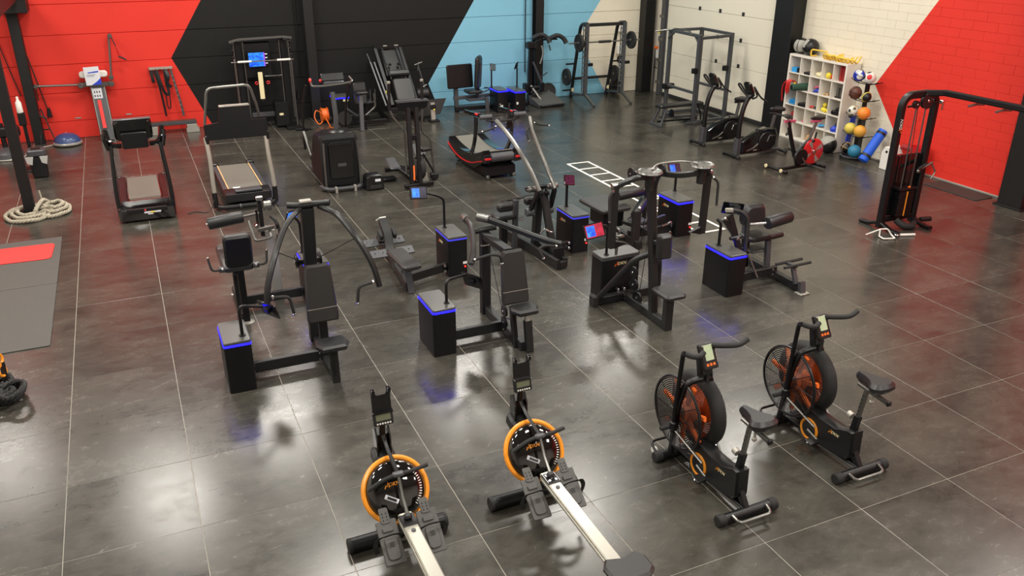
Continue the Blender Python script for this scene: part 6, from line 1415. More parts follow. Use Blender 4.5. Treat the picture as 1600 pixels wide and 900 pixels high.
G().cyl(P+Vector((0.04, 0, 0.0)), P+Vector((0.04, 0, 0.17)), 0.012, 8).done('holder', BLACK, cs)
P = cell(2, 4); it('cork_block', TAN, G().prism([(-0.13, 0), (0.13, 0), (0.1, 0.12), (-0.09, 0.12)], 0.2, axes(P+Vector((0.08, -0.0, 0.001)), (0, -1, 0), (0, 0, 1)), 0.01), 'tan cork block in the bottom row of the shelf', 'block')
P = cell(1, 3, dx=0.1); it('small_pink_tool', PINK, G().cyl(P+Vector((0.02, -0.1, 0.025)), P+Vector((0.04, 0.02, 0.03)), 0.022, 10), 'small pink roller in the fourth row, second compartment', 'roller')
# on top of the shelf
def wall_ball(c, r, face, lab, stripe=False, big=False):
    b = thing('medicine_ball', lab, 'medicine ball', c)
    G().ball(c, r, 28).done('body', BLACK, b)
    f = Vector(face).normalized(); u = Vector((0, 0, 1)).cross(f).normalized(); v = f.cross(u)
    for k in ([-1, 1] if stripe else [0]):
        g = G(); n = 8; vs = []; fs = []
        hw, hh = (0.42, 0.8) if stripe else (0.95, 0.95) if big else (0.5, 0.55)
        for i in range(n+1):
            for j in range(n+1):
                a = k*0.48 + (i/n-0.5)*2*hw; e = (j/n-0.5)*2*hh
                d = (f*math.cos(a)*math.cos(e)+u*math.sin(a)*math.cos(e)+v*math.sin(e)).normalized(); vs.append(Vector(c)+d*(r+0.003))
        for i in range(n):
            for j in range(n): fs.append((i*(n+1)+j, (i+1)*(n+1)+j, (i+1)*(n+1)+j+1, i*(n+1)+j+1))
        g.add(vs, fs); g.done('grey_panel', GREYL, b)
wall_ball((14.55, 7.60, SH+0.165), 0.165, (-1, -0.25, 0.1), 'black medicine ball with broad grey striped face on the shelf top, left', True)
wall_ball((14.53, 7.30, SH+0.175), 0.175, (-0.8, 0.35, 0.55), 'black medicine ball with one grey square on the shelf top, right')
wall_ball((14.22, 6.08, 0.18), 0.18, (-0.3, 0.05, 0.95), 'black medicine ball with grey top on the floor beside the shelf', big=True)
hu = thing('hurdle', 'yellow training hurdle standing at left of the pile on the shelf', 'hurdle', (14.52, 6.95, SH), 'yellow hurdles on the shelf')
def hurdle(root, o, w, h, ry):
    M = Matrix.Translation(o) @ Euler(ry).to_matrix().to_4x4()
    pts = [M @ Vector(q) for q in ((0.1, -w/2, 0.014), (-0.08, -w/2, 0.014), (-0.08, -w/2, h), (-0.08, w/2, h), (-0.08, w/2, 0.014), (0.1, w/2, 0.014))]
    G().tube(bend(pts, 0.05), 0.017, 8).done('hurdle_frame', YELLOW, root)
hurdle(hu, (14.52, 6.95, SH), 0.42, 0.15, (0, 0, 0.1))
labs = ('lowest', 'second', 'third', 'fourth', 'fifth', 'top')
for k in range(6):
    h2 = thing('hurdle', labs[k]+' yellow hurdle of the leaning pile on the shelf', 'hurdle', (14.52, 6.5-0.06*k, SH), 'yellow hurdles on the shelf')
    hurdle(h2, (14.50+0.012*k, 6.55-0.075*k, SH+0.012*k), 0.42, 0.15, (0.0, -0.35-0.12*k, 0.12*(k % 3)-0.1))

# ---------------------------------------------------------------- ball tree
R = thing('ball_rack', 'black ball tree on a round base beside the shelf', 'ball rack', (14.44, 5.52))
G().lathe([(0.27, 0), (0.27, 0.02), (0.24, 0.045), (0.18, 0.045)], (14.44, 5.56, 0), n=32).done('base', CAB, R)
G().torus((14.44, 5.56, 0.05), (0, 0, 1), 0.25, 0.02, 36, 8).done('base_ring', DGREY, R)
G().bar([(14.46, 5.52, 0.03), (14.46, 5.52, 1.62)], 0.07, 0.07, up=(0, 1, 0)).done('post', CAB, R)
G().bar([(14.44, 5.50, 0.1), (14.44, 5.50, 0.8)], 0.13, 0.1, up=(0, 1, 0)).done('post_cover', BLACK, R)
LV = (0.08, 0.47, 0.84, 1.19, 1.53)
for z in LV[1:]:
    for dx in (-0.07, 0.05):
        G().tube(crv([(14.40+dx, 5.85, z+0.06), (14.40+dx, 5.7, z), (14.42+dx, 5.52, z-0.015), (14.40+dx, 5.34, z), (14.40+dx, 5.16, z+0.06)], 4), 0.009, 6).done('ball_arm', CAB, R)
def ball(c, r, m, lab, deco=None):
    b = thing('ball', lab, 'ball', c, 'balls on the ball tree'); s = G().ball(c, r, 26).done('ball_skin', m, b)
    if deco:
        g = G()
        for ax in ((1, 0.2, 0), (0, 1, 0.3), (0.3, -0.2, 1)):
            g.torus(c, ax, r*1.0, r*0.05, 30, 6)
        g.done('seams', deco, s)
def patch(c, r, dirs, m, ang):
    o = G()
    for d in dirs:
        d = Vector(d).normalized(); u = d.orthogonal().normalized(); w = d.cross(u); n = 6; vs = [Vector(c)+d*(r+0.002)]; fs = []
        for j in (1, 2):
            for k in range(5*2):
                a = 2*PI*k/10; e = (d*math.cos(ang*j/2)+(u*math.cos(a)+w*math.sin(a))*math.sin(ang*j/2)); vs.append(Vector(c)+e*(r+0.002))
        for k in range(10):
            l = (k+1) % 10; fs.append((0, 1+k, 1+l)); fs.append((1+k, 11+k, 11+l, 1+l))
        o.add(vs, fs)
    return o
X0 = 14.33
b1 = (X0, 5.66, 1.66); ball(b1, 0.115, DBLUE, 'dark blue and white ball on the top tier, left', BLACK); patch(b1, 0.115, ((-0.5, -0.3, 0.8), (-0.6, -0.8, -0.1)), WHITE, 0.55).each('white_patch', WHITE, bpy.data.objects[[o.name for o in COL.objects if o.name.startswith('ball') and o.get('label', '').startswith('dark blue and')][0]])
b2 = (X0, 5.38, 1.655); ball(b2, 0.115, WHITE, 'white ball with dark and red patches on the top tier, right'); pr_ = [o for o in COL.objects if o.get('label', '').startswith('white ball with dark')][0]
patch(b2, 0.115, ((-1, 0.5, 0.2), (-0.3, 0.1, 1)), BLACK, 0.4).each('black_patch', BLACK, pr_); patch(b2, 0.115, ((-0.8, -0.6, 0.3),), RED, 0.45).done('red_patch', RED, pr_)
ball((X0-0.02, 5.66, 1.32), 0.125, BROWN, 'brown basketball on the second tier', BLACK)
b4 = (X0, 5.38, 1.28); ball(b4, 0.095, BLACK, 'black ball with yellow band on the second tier'); pr_ = [o for o in COL.objects if o.get('label', '').startswith('black ball with yellow')][0]
G().torus(b4, (0.25, 1, 0.2), 0.093, 0.012, 30, 6).done('yellow_band', YBALL, pr_)
b5 = (X0, 5.66, 0.96); ball(b5, 0.105, WHITE, 'white and lime football on the third tier'); pr_ = [o for o in COL.objects if o.get('label', '').startswith('white and lime')][0]
patch(b5, 0.105, ((-1, 0.0, 0.1), (-0.4, 0.6, 0.7), (-0.5, -0.7, 0.6), (-0.6, -0.4, -0.8)), BLACK, 0.32).each('dark_patch', DGREY, pr_)
g = G()
for ax in ((1, 0.5, 0.4), (-0.4, 1, 0.5)): g.torus(b5, ax, 0.1045, 0.005, 28, 5)
g.done('lime_lines', YBALL, pr_)
ball((X0-0.02, 5.36, 0.965), 0.125, OBALL, 'bright orange ball on the third tier')
ball((X0, 5.66, 0.60), 0.115, YBALL, 'pale yellow ball on the fourth tier, left')
ball((X0-0.02, 5.38, 0.60), 0.122, AMBALL, 'amber yellow ball on the fourth tier, right')
b9 = (X0, 5.68, 0.20); ball(b9, 0.11, BLACK, 'black ball with tan lines on the bottom tier', TAN)
ball((X0-0.06, 5.40, 0.19), 0.13, TEAL, 'teal blue ball on the bottom tier')
# step, foam roller, box beside it
bo = tag(G().box((14.62, 5.93, 0.42), (0.12, 0.05, 0.84), (0.10, 0, 0), 0.012).done('blue_bar', DBLUE), 'narrow blue bar leaning between shelf and ball tree', 'bar')
g = G().box((14.555, 5.93, 0.80), (0.03, 0.07, 0.12), (0.10, 0, 0), 0.01); g.box((14.555, 5.93, 0.1), (0.03, 0.07, 0.10), (0.1, 0, 0), 0.01); g.each('black_end', BLACK, bo)
a = Vector((14.14, 5.04, 0.09)); b = Vector((14.60, 5.06, 0.66))
rr = thing('rolled_foam_mat', 'bright blue rolled mat leaning at the wall with two black straps', 'mat', (a.x, a.y, 0))
G().lathe([(0.07, 0), (0.09, 0.012), (0.095, 0.03), (0.095, 0.98*(b-a).length), (0.05, (b-a).length)], a, b-a, 24).done('roll', BLUE, rr)
d = (b-a)
for t0 in (0.13, 0.84): G().lathe([(0.097, 0), (0.0995, 0.004), (0.0995, 0.05), (0.097, 0.054)], a+d*t0, d, 24).done('strap', BLACK, rr)
wbx = thing('white_box', 'white tapered box with round hole beside the blue mat roll', 'box', (14.42, 4.62))
G().prism([(-0.13, 0), (0.13, 0), (0.13, 0.33), (0.06, 0.45), (-0.06, 0.45), (-0.13, 0.33)], 0.30, axes((14.44, 4.62, 0), (0, -1, 0), (0, 0, 1)), 0.01).done('body', WHITE, wbx)
G().cyl((14.292, 4.62, 0.36), (14.282, 4.62, 0.36), 0.025, 14).done('hole', BLACK, wbx)
tag(G().cyl((14.55, 4.52, 0.47), (14.62, 4.3, 0.45), 0.06, 16).done('red_roller', DRED), 'dark red foam piece lying on the white box', 'foam piece')
bn = thing('red_bin', 'translucent red bin against the red wall behind the cable tower', 'bin', (14.5, 4.08))
G().lathe([(0.13, 0), (0.16, 0.55), (0.165, 0.56), (0.15, 0.56), (0.12, 0.02)], (14.52, 4.08, 0.0), n=24).done('bin_body', REDPLEX, bn)

# ---------------------------------------------------------------- cable crossover tower with beam
R = thing('cable_crossover_tower', 'tall black arched cable tower with long overhead beam, at right', 'gym machine', (11.9, 2.1))
G().bar(bend([(11.53, 2.1, 0.03), (11.53, 2.1, 2.09), (12.22, 2.1, 2.09), (12.22, 2.1, 0.03)], 0.20, 8), 0.11, 0.10, up=(0, 1, 0), b=0.02).done('arch_frame', CAB, R)
for x in (11.53, 12.22): G().bar(crv([(x, 1.72, 0.03), (x, 1.9, 0.04), (x, 2.1, 0.10), (x, 2.3, 0.04), (x, 2.48, 0.03)], 4), 0.09, 0.05, b=0.012).done('skid_foot', CAB, R)
G().bar([(11.55, 2.1, 0.14), (12.2, 2.1, 0.14)], 0.08, 0.07).done('lower_beam', CAB, R)
G().bx(11.60, 2.12, 0.18, 12.16, 2.2, 1.16, 0.01).done('rear_shield', GLOSS, R)
sk = G()
for k in range(12): sk.bx(11.72, 1.99, 0.20+0.034*k, 12.04, 2.11, 0.230+0.034*k, 0.003)
ws = sk.done('weight_stack', CAB, R)
G().bx(11.70, 1.98, 0.62, 12.06, 2.12, 0.66, 0.004).done('top_plate', BLACK, ws)
G().bx(11.87, 1.984, 0.2, 11.89, 1.99, 0.6).done('stack_scale', AMBER, ws)
G().box((11.88, 1.98, 0.675), (0.04, 0.03, 0.03), b=0.006).done('stack_cap', ORANGE, ws)
for x in (11.78, 11.98): G().cyl((x, 2.05, 0.18), (x, 2.05, 1.95), 0.011, 8).done('guide_rod', STEEL, R)
G().tube([(11.88, 2.04, 0.66), (11.80, 2.04, 1.92)], 0.006, 6).done('cable', CABLE, R)
G().bar([(11.60, 2.05, 1.93), (12.18, 2.05, 1.96)], 0.03, 0.03).done('pulley_bar', BLACK, R)
for q, r in (((11.76, 2.05, 1.95), 0.06), ((11.98, 2.05, 1.99), 0.12)): pulley(R, q, (0, 1, 0), r, 0.05)
g = G().cyl((12.20, 2.0, 1.97), (12.20, 1.94, 1.97), 0.03, 12); g.box((12.2, 1.94, 1.9), (0.03, 0.02, 0.1), b=0.004); g.done('pulley_swivel', CHROME, R)
cr = G().bar([(12.0, 1.98, 0.93), (12.2, 2.0, 1.0)], 0.05, 0.05).done('carriage', BLACK, R)
g = G().cyl((11.98, 1.98, 0.92), (12.28, 1.98, 1.02), 0.02, 10); g.ball((11.98, 1.96, 0.92), 0.03, 10); g.tube(bend([(12.26, 1.96, 1.0), (12.32, 1.92, 0.88), (12.24, 1.92, 0.78)], 0.03), 0.012, 8); g.done('carriage_arm', STEEL, cr)
emblem((11.528, 2.045, 1.62), (0, 0, 1), (-1, 0, 0), 0.075, R, ORANGE, WHITE)
G().bar([(11.95, 2.1, 2.10), (12.16, 1.9, 2.12), (12.16, -0.9, 2.12)], 0.09, 0.09, b=0.02).done('overhead_beam', CAB, R)
for y in (1.36, 0.92):
    for s in (-1, 1): G().cyl((12.16, y, 2.05), (12.16+s*0.16, y, 2.035), 0.018, 10).done('pull_up_grip', STEEL, R)
G().cyl((12.30, 2.0, 0.08), (12.48, 1.95, 0.08), 0.04, 12).done('low_pulley_guide', BLACK, R)
G().tube(crv([(11.76, 2.0, 0.14), (11.8, 1.9, 0.08), (11.95, 1.85, 0.06), (12.1, 1.95, 0.06)], 5), 0.05, 10).done('hose_guard', RUBBER, R)
G().bar([(12.14, -0.9, 0.0), (12.14, -0.9, 2.12)], 0.10, 0.11, up=(0, 1, 0)).done('far_upright', CAB, R)
hn = thing('cable_attachment', 'white framed cable handle on the floor at the tower foot', 'attachment', (11.30, 1.72))
G().tube(bend([(11.22, 1.80, 0.02), (11.18, 1.68, 0.02), (11.36, 1.62, 0.02), (11.42, 1.74, 0.02), (11.36, 1.79, 0.12), (11.24, 1.82, 0.12)], 0.03), 0.012, 8, True).done('handle_frame', WHITE, hn)
G().tube([(11.24, 1.82, 0.12), (11.08, 1.93, 0.02)], 0.010, 8).done('frame_arm', WHITE, hn)
h2 = thing('cable_attachment', 'straight white cable grip on the floor, right of the framed handle', 'attachment', (11.6, 1.66))
G().cyl((11.55, 1.70, 0.022), (11.78, 1.62, 0.022), 0.02, 10).done('grip', WHITE, h2)
G().torus((11.50, 1.72, 0.03), (0, 0, 1), 0.035, 0.010, 18, 6).done('ring', CHROME, h2)
G().tube([(11.50, 1.76, 0.03), (11.54, 1.90, 0.03)], 0.008, 6).done('clip', CHROME, h2)
tag(G().prism(rrect(0.44, 1.12, 0.02), 0.012, Matrix.Translation((14.42, 3.04, 0.007)), 0.003).done('floor_mat', MATD), 'dark flat mat on the floor against the red wall', 'mat')

# ---------------------------------------------------------------- ladder taped on the floor
lad = G()
x0, x1 = 8.80, 9.26; w_ = 0.05
for x in (x0, x1): lad.bx(x-w_/2, 3.05, 0.0, x+w_/2, 7.5, 0.0022)
for k in range(11): lad.bx(x0-w_/2, 3.05+0.44*k, 0.0, x1+w_/2, 3.05+0.44*k+w_, 0.0024)
tag(lad.done('floor_ladder', TAPE), 'white agility ladder marked flat on the tiles', 'floor marking')

# ---------------------------------------------------------------- fixtures in the white corner
ds = thing('soap_dispenser', 'white wall dispenser with yellow top by the corner column', 'dispenser', (14.7, 13.18, 1.45))
G().bx(14.62, 13.10, 1.42, 14.75, 13.26, 1.75, 0.02).done('body', WHITE, ds)
G().bx(14.615, 13.12, 1.62, 14.63, 13.24, 1.74, 0.008).done('yellow_panel', LEMON, ds)
G().bx(14.61, 13.15, 1.48, 14.625, 13.21, 1.56, 0.004).done('label', DGREY, ds)
G().bx(14.63, 13.14, 1.38, 14.72, 13.22, 1.42, 0.01).done('nozzle', PALE, ds)
tag(G().prism([(-0.14, -0.17), (0.12, -0.17), (0.14, 0.17), (-0.12, 0.17)], 0.12, axes((14.68, 13.2, 1.1), (0, 1, 0), (0, 0, 1)), 0.03).done('paper_bag_holder', WHITE), 'white bag holder on the wall under the dispenser', 'holder')
mp = thing('mop', 'red ended mop standing in the white corner', 'mop', (14.6, 13.36))
G().cyl((14.64, 13.36, 0.02), (14.66, 13.36, 1.22), 0.014, 8).done('pole', DGREY, mp)
G().bx(14.6, 13.2, 1.2, 14.68, 13.38, 1.27, 0.012).done('red_head', ORANGE, mp)
G().cyl((14.62, 13.36, 0.72), (14.6, 13.16, 0.7), 0.014, 8).done('side_peg', BLACK, mp)
tag(G().cyl((14.66, 13.43, 0.0), (14.68, 13.43, 1.2), 0.012, 8).done('broom_stick', DGREY), 'thin dark stick standing by the corner column', 'stick')
wh = thing('wall_bottle_holder', 'white wall holder behind the guided rack', 'holder', (13.75, 13.7, 1.1))
G().bx(13.6, 13.6, 1.05, 13.85, 13.75, 1.33, 0.03).done('cover', WHITE, wh)
G().bx(13.63, 13.55, 0.66, 13.83, 13.75, 1.0, 0.03).done('tray', WHITE, wh)
tag(G().bx(13.62, 13.66, 1.66, 13.84, 13.75, 1.82, 0.01).done('wall_box', WHITE), 'small white box high on the wall above the holder', 'wall box')
# ---------------------------------------------------------------- incline trainer on the red wall
R = thing('incline_trainer', 'grey wall trainer with two long arms and hanging red handles', 'gym machine', (0.5, 13.6))
G().bar([(0.47, 13.30, 0.0), (0.44, 13.62, 1.12)], 0.30, 0.06, up=(0, 1, 0.2)).done('tower_board', DGREY, R)
G().bar([(0.44, 13.25, 0.28), (0.42, 13.52, 0.85)], 0.075, 0.012, up=(0, 1, 0.2)).done('red_stripe', REDMAT, R)
for s in (-0.13, 0.13): G().bar([(0.47+s, 13.27, 0.0), (0.44+s, 13.59, 1.1)], 0.03, 0.03, up=(0, 1, 0.2)).done('edge_rail', STEEL, R)
p = G().prism(rrect(0.19, 0.22, 0.015), 0.008, axes((0.41, 13.545, 0.98), (1, 0, 0), (0, 0.25, 1)), 0.002).done('instruction_card', PAPER, R)
g = G()
for a in (-0.05, 0, 0.05):
    for b_ in (-0.05, 0.03): g.box((0.41+a, 13.535+b_*0.25, 0.98+b_), (0.025, 0.004, 0.045), (-0.25, 0, 0.3))
g.done('card_figures', DGREY, p)
G().bar([(0.10, 13.58, 1.18), (0.74, 13.58, 1.16)], 0.08, 0.09).done('arm_bracket', STEEL, R)
for x in (0.12, 0.72): G().cyl((x, 13.48, 1.17), (x, 13.66, 1.17), 0.06, 14).done('arm_hinge', STEEL, R)
G().tube([(0.12, 13.58, 1.18), (-0.72, 13.6, 1.20)], 0.024, 10).done('left_arm', STEEL, R)
G().tube([(0.74, 13.6, 1.26), (0.84, 13.66, 2.16)], 0.024, 10).done('right_arm', STEEL, R)
g = G()
for q in ((-0.74, 13.58, 1.2), (0.86, 13.64, 2.16)): g.cyl((q[0], q[1]-0.05, q[2]), (q[0], q[1]+0.05, q[2]), 0.045, 12)
g.cyl((0.74, 13.5, 1.3), (0.74, 13.62, 1.3), 0.05, 12); g.each('arm_pulley', STEEL, R)
G().pad((0.40, 13.62, 1.38), (1, 0, 0), (0, 0, 1), 0.56, 0.14, 0.10, 0.06).done('head_pad', WHITE, R)
cd = G().prism(rrect(0.30, 0.38, 0.01), 0.01, axes((0.38, 13.5, 1.36), (1, 0.05, 0.02), (0, 0.1, 1)), 0.002).done('leaflet_card', PAPER, R)
cp = [(-0.05, -0.19), (0.15, -0.19), (0.15, -0.05), (0.07, -0.12)]
G().prism(cp, 0.004, axes((0.38, 13.493, 1.36), (1, 0.05, 0.02), (0, 0.1, 1))).done('blue_corner', DBLUE, cd)
G().prism([(-0.08, 0.08), (0.13, 0.10), (0.13, 0.07), (-0.08, 0.06)], 0.004, axes((0.38, 13.493, 1.36), (1, 0.05, 0.02), (0, 0.1, 1))).done('blue_line', DBLUE, cd)
g = G()
for k in range(5): g.prism([(-0.11, 0.0), (0.06-0.02*k, 0.0), (0.06-0.02*k, 0.008), (-0.11, 0.008)], 0.003, axes((0.38, 13.493, 1.36+0.02-0.03*k), (1, 0.05, 0.02), (0, 0.1, 1)))
g.done('printed_lines', DGREY, cd)
for q, e in (((-0.74, 13.55, 1.16), (-0.74, 13.5, 0.6)), ((0.88, 13.62, 2.13), (1.02, 13.58, 1.72))):
    q = Vector(q); e = Vector(e); m_ = q.lerp(e, 0.45)
    G().tube([q, m_], 0.012, 6).done('hanging_strap', BLACK, R)
    G().tube([m_, e+Vector((-0.05, 0, 0.0)), e+Vector((0.08, 0, -0.06))], 0.012, 6, True).done('red_handle_strap', RED, R)
    G().cyl(e+Vector((-0.06, 0, 0.01)), e+Vector((0.09, 0, -0.07)), 0.018, 8).done('foam_grip', BLACK, R)
for s in (-0.42, 0.6): G().cyl((0.3+s, 13.6, 0.47), (0.42+s, 13.6, 0.47), 0.018, 8).done('side_peg', STEEL, R)
# ---------------------------------------------------------------- strap rack on the wall
R = thing('strap_rack', 'steel wall rail with black straps hanging, between trainer and black chevron', 'wall rack', (1.77, 13.7, 1.4))
G().bx(1.52, 13.66, 1.39, 2.02, 13.74, 1.44, 0.006).done('rail', ALU, R)
random.seed(5)
for x in (1.56, 1.62, 1.70, 1.80, 1.85, 1.90, 1.97): G().cyl((x, 13.68, 1.40), (x, 13.58, 1.39), 0.008, 6).done('peg', CHROME, R)
def strap(lab, pts, w=0.03, m=CAB): return tag(G().bar(crv(pts, 5), w, 0.012, up=(0, 1, 0), b=0.003).done('training_strap', m), lab, 'strap', 'straps on the wall rail')
strap('short black strap bunch at the left end of the wall rail', [(1.56, 13.62, 1.38), (1.57, 13.6, 1.2), (1.58, 13.6, 1.12)], 0.07)
strap('long black strap falling straight, second on the wall rail', [(1.62, 13.62, 1.38), (1.68, 13.6, 1.05), (1.71, 13.6, 0.7), (1.73, 13.6, 0.36)], 0.045)
strap('wide black harness strap in the centre of the wall rail', [(1.68, 13.62, 1.38), (1.72, 13.58, 1.1), (1.78, 13.58, 0.88), (1.86, 13.58, 0.86), (1.84, 13.6, 1.1), (1.84, 13.62, 1.38)], 0.06)
strap('looped thin black strap hanging below the harness', [(1.80, 13.63, 0.9), (1.79, 13.61, 0.6), (1.83, 13.61, 0.52), (1.86, 13.61, 0.62), (1.87, 13.63, 0.95)], 0.025)
strap('knotted black strap right of the harness', [(1.86, 13.62, 1.38), (1.90, 13.56, 1.25), (1.86, 13.56, 1.1), (1.93, 13.56, 1.0)], 0.07)
o = strap('studded dark strap at the right end of the wall rail', [(1.97, 13.62, 1.38), (2.02, 13.6, 1.0), (2.08, 13.6, 0.6), (2.10, 13.6, 0.34)], 0.05, DGREY)
g = G()
for k in range(8): g.cyl((1.985+0.014*k, 13.596, 1.25-0.11*k), (1.985+0.014*k, 13.585, 1.25-0.11*k), 0.012, 8)
g.done('eyelets', PALE, o)
R = thing('low_beam_bench', 'low grey rail on two pale blocks along the red wall', 'bench', (1.95, 13.45))
G().bx(1.28, 13.34, 0.19, 2.34, 13.56, 0.27, 0.01).done('rail', DGREY, R)
G().bx(1.3, 13.4, 0.27, 2.3, 13.5, 0.278, 0.003).done('top_strip', BROWN, R)
for x in (1.42, 2.24): G().prism([(-0.14, 0), (0.14, 0), (0.14, 0.1), (0.1, 0.1), (0.1, 0.19), (-0.12, 0.19), (-0.12, 0.1), (-0.14, 0.1)], 0.24, axes((x, 13.45, 0), (1, 0, 0), (0, 0, 1)), 0.008).done('foot_block', PALE, R)
# ---------------------------------------------------------------- balance dome and left corner things
R = thing('balance_dome', 'blue half ball balance trainer with pale rim on the floor', 'balance trainer', (-0.33, 13.2))
G().lathe([(0.02, 0.02), (0.27, 0.02), (0.285, 0.03), (0.285, 0.06), (0.27, 0.075), (0.02, 0.075)], (-0.33, 13.2, 0), n=36).done('platform', PALE, R)
G().lathe([(0.265, 0.0), (0.255, 0.05), (0.215, 0.11), (0.15, 0.155), (0.07, 0.178), (0.02, 0.185), (0.0, 0.185)], (-0.33, 13.2, 0.07), n=36).done('dome', DOME, R)
G().cyl((-0.33, 13.2, 0.25), (-0.33, 13.2, 0.262), 0.02, 12).done('valve', PALE, R)
feet(R, [(-0.5, 13.1), (-0.16, 13.1), (-0.33, 13.4)], 0.03)
R = thing('spray_station', 'white spray bottle in a black holder, fixed to the rear left column', 'dispenser', (-1.02, 12.2))
G().lathe([(0.05, 0), (0.055, 0.02), (0.05, 0.19), (0.022, 0.24), (0.022, 0.3)], (-1.02, 11.3, 1.10), n=16).done('bottle', WHITE, R)
G().bx(-1.08, 11.24, 0.86, -0.95, 11.37, 1.11, 0.015).done('holder', BLACK, R)
G().bar([(-1.0, 11.3, 0.0), (-1.0, 11.3, 1.0)], 0.06, 0.06, up=(0, 1, 0)).done('stand_post', CAB, R)
G().lathe([(0.22, 0), (0.22, 0.02), (0.2, 0.035), (0.05, 0.05)], (-1.0, 11.3, 0), n=24).done('stand_base', CAB, R)
R.location.x += 0.13
R = thing('waste_bin', 'black bin with white plastic liner hanging out, behind the front left post', 'bin', (-0.72, 10.7))
G().prism(rrect(0.26, 0.26, 0.05), 0.40, Matrix.Translation((-0.72, 10.7, 0.205)), 0.02, 1.12).done('bin_body', BLACK, R)
G().prism(rrect(0.31, 0.31, 0.06), 0.12, Matrix.Translation((-0.72, 10.7, 0.47)), 0.02).done('bin_lid', DGREY, R)
G().prism(rrect(0.16, 0.14, 0.03), 0.01, Matrix.Translation((-0.72, 10.7, 0.533)), 0.0).done('bin_opening', BLACK, R)
for s in (-1, 1): G().prism([(-0.07, 0), (0.07, 0), (0.03, -0.16), (-0.05, -0.12)], 0.01, axes((-0.72+s*0.12, 10.53, 0.42), (1, 0, 0), (0, -0.1, 1)), 0.002).done('liner_flap', BAG, R)
R = thing('weighted_base', 'round grey stand base with pale rim at the left edge', 'stand', (-1.45, 13.2))
G().lathe([(0.34, 0), (0.35, 0.015), (0.34, 0.03)], (-1.42, 12.5, 0), n=36).done('pale_rim', PALE, R)
G().lathe([(0.32, 0), (0.30, 0.09), (0.22, 0.16), (0.06, 0.19), (0.0, 0.19)], (-1.42, 12.5, 0.028), n=36).done('base', DGREY, R)
G().cyl((-1.42, 12.5, 0.18), (-1.42, 12.5, 0.7), 0.05, 14).done('stem', BLACK, R)
G().bx(-1.5, 12.4, 0.42, -1.1, 12.6, 0.62, 0.03).done('stem_bracket', BLACK, R)
hb = thing('pulley_rope', 'black handle on a thin cord down the red wall', 'rope', (-0.62, 13.7, 0.5))
G().tube([(-0.92, 13.7, 2.75), (-0.62, 13.7, 0.72)], 0.012, 6).done('cord', CABLE, hb)
G().prism([(-0.05, -0.1), (0.05, -0.1), (0.03, 0.1), (-0.03, 0.1)], 0.06, axes((-0.60, 13.68, 0.62), (1, 0, 0), (0, 0, 1)), 0.01).done('handle', BLACK, hb)
hb = thing('pulley_rope', 'thin black cord left of the rear post on the red wall', 'rope', (-1.1, 13.7, 0.5))
G().tube([(-1.38, 13.7, 2.78), (-1.06, 13.7, 1.0)], 0.012, 6).done('cord', CABLE, hb)
es = thing('small_easel', 'thin black frame stand leaning by the rear left post', 'stand', (-0.72, 13.5))
for a_, b_ in (((-0.74, 13.62, 0.72), (-0.56, 13.4, 0.0)), ((-0.76, 13.62, 0.72), (-0.86, 13.4, 0.0)), ((-0.64, 13.5, 0.3), (-0.84, 13.5, 0.3))): G().bar([a_, b_], 0.025, 0.025, up=(0, 1, 0)).done('frame_bar', CAB, es)
pb = tag(G().bar([(-0.9, 13.0, 0.02), (-0.55, 13.22, 0.02)], 0.03, 0.03).done('pale_stick', PALE), 'short pale stick on the floor left of the blue dome', 'stick')
# ---------------------------------------------------------------- battle rope round the front post
R = thing('battle_rope', 'thick pale twisted rope coiled round the front left post', 'rope', (-0.66, 8.2))
def twisted(pts, r=0.028, n=3, pitch=0.16):
    P = crv(pts, 10); g = G()
    L = [0.0]
    for i in range(1, len(P)): L.append(L[-1]+(P[i]-P[i-1]).length)
    N = int(L[-1]/0.022); Q = []; j = 0
    for k in range(N+1):
        d = L[-1]*k/N
        while j < len(L)-2 and L[j+1] < d: j += 1
        f = (d-L[j])/max(L[j+1]-L[j], 1e-6); Q.append((P[j].lerp(P[j+1], f), d))
    for s in range(n):
        pp = []
        for k, (q, d) in enumerate(Q):
            t = (Q[min(k+1, N)][0]-Q[max(k-1, 0)][0]).normalized(); x = t.cross(Vector((0, 0, 1)))
            if x.length < 1e-3: x = Vector((1, 0, 0))
            x.normalize(); y = x.cross(t); a = 2*PI*(d/pitch+s/n); pp.append(q+(x*math.cos(a)+y*math.sin(a))*r*0.55)
        g.tube(pp, r*0.62, 5)
    return g
def ell(cx, cy, rx, ry, z, a0, a1, n, wob=0.0):
    return [(cx+rx*math.cos(math.radians(a0+(a1-a0)*k/n))*(1+wob*math.sin(k*1.7)), cy+ry*math.sin(math.radians(a0+(a1-a0)*k/n)), z+0.008*math.sin(k*2.1)) for k in range(n+1)]
p1 = ell(-0.78, 8.22, 0.34, 0.42, 0.035, 40, 370, 14, 0.02) + ell(-0.76, 8.24, 0.27, 0.33, 0.06, 20, 350, 12, 0.03)[1:] + ell(-0.74, 8.26, 0.2, 0.27, 0.085, 0, 300, 10)[1:]
p2 = ell(-0.42, 8.28, 0.25, 0.36, 0.04, -150, 200, 14, 0.02) + ell(-0.40, 8.30, 0.18, 0.26, 0.08, -160, 190, 12)[1:] + ell(-0.38, 8.32, 0.11, 0.17, 0.12, -160, 130, 9)[1:]
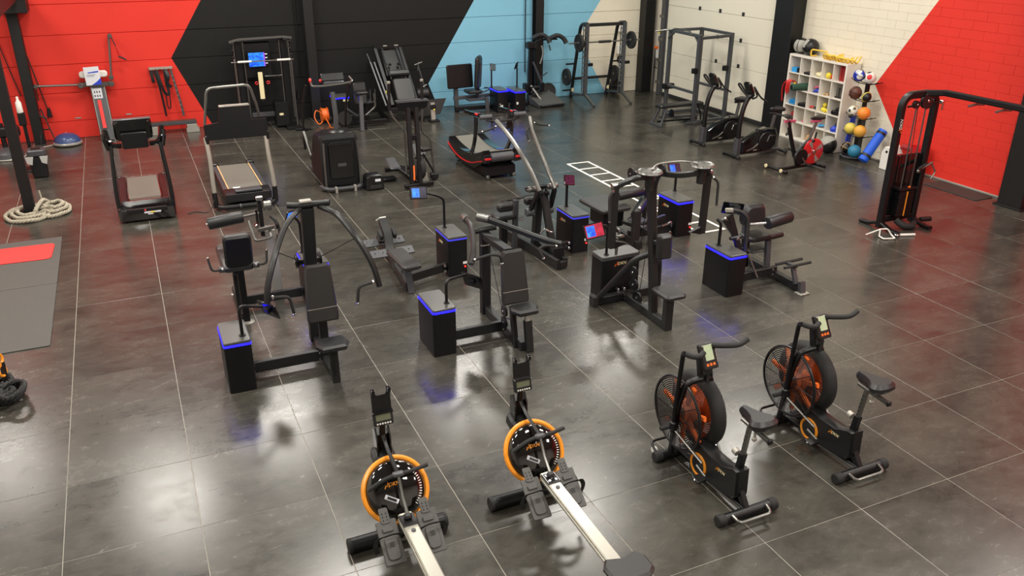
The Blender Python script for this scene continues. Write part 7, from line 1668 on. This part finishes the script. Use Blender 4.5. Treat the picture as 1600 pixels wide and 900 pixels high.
p3 = [(-0.66, 8.02, 0.12), (-0.62, 8.15, 0.17), (-0.57, 8.45, 0.17), (-0.54, 8.62, 0.12), (-0.5, 8.7, 0.06)]
for pts in (p1, p2, p3): twisted(pts).done('rope_coil', ROPE, R)
G().tube([(-0.58, 8.55, 0.14), (-0.6, 8.6, 0.30)], 0.014, 6).done('loose_end', ROPE, R)
# ---------------------------------------------------------------- mats and braided bag at the left edge
m1 = G()
fm = tag(G().prism(rrect(2.9, 1.95, 0.02), 0.012, Matrix.Translation((-1.70, 3.93, 0.0066)), 0.002).done('rubber_mat', MATR), 'grey rubber floor mat at the left edge, nearer sheet', 'mat', 'rubber mats at the left edge')
tag(G().prism(rrect(2.9, 1.95, 0.02), 0.012, Matrix.Translation((-1.70, 5.89, 0.0066)), 0.002).done('rubber_mat', MATR), 'grey rubber floor mat under the red mat at the left edge', 'mat', 'rubber mats at the left edge')
tag(G().prism(rrect(1.75, 0.66, 0.08), 0.012, Matrix.Translation((-1.22, 6.27, 0.0192)) @ Matrix.Rotation(-0.04, 4, 'Z'), 0.003).done('exercise_mat', REDMAT), 'red exercise mat with rounded corners lying on the grey rubber', 'mat')
R = thing('braided_rope_bundle', 'black braided rope bundle with amber rings, cut by the left edge', 'rope', (-0.62, 2.0))
random.seed(8)
for k in range(7):
    c = Vector((-0.66+random.uniform(-0.12, 0.06), 1.86+random.uniform(-0.2, 0.22), 0.05+0.035*(k % 4)))
    pts = [c+Vector(((0.11+0.03*(k % 3))*math.cos(t*PI/4+k), (0.15+0.03*(k % 2))*math.sin(t*PI/4+k), 0.02*math.sin(t*1.3+k))) for t in range(9)]
    twisted(pts, 0.026, 3, 0.12).done('braided_loop', RUBBER, R)
for q in ((-0.70, 2.05, 0.36), (-0.69, 2.02, 0.24)): G().torus(q, (0.9, -0.4, 0.2), 0.055, 0.014, 24, 8).done('amber_ring', AMBER, R)
G().bar([(-0.68, 2.0, 0.05), (-0.68, 2.05, 0.32)], 0.05, 0.03, up=(0, 1, 0)).done('hanging_strap', BLACK, R)
R.location.x += 0.09
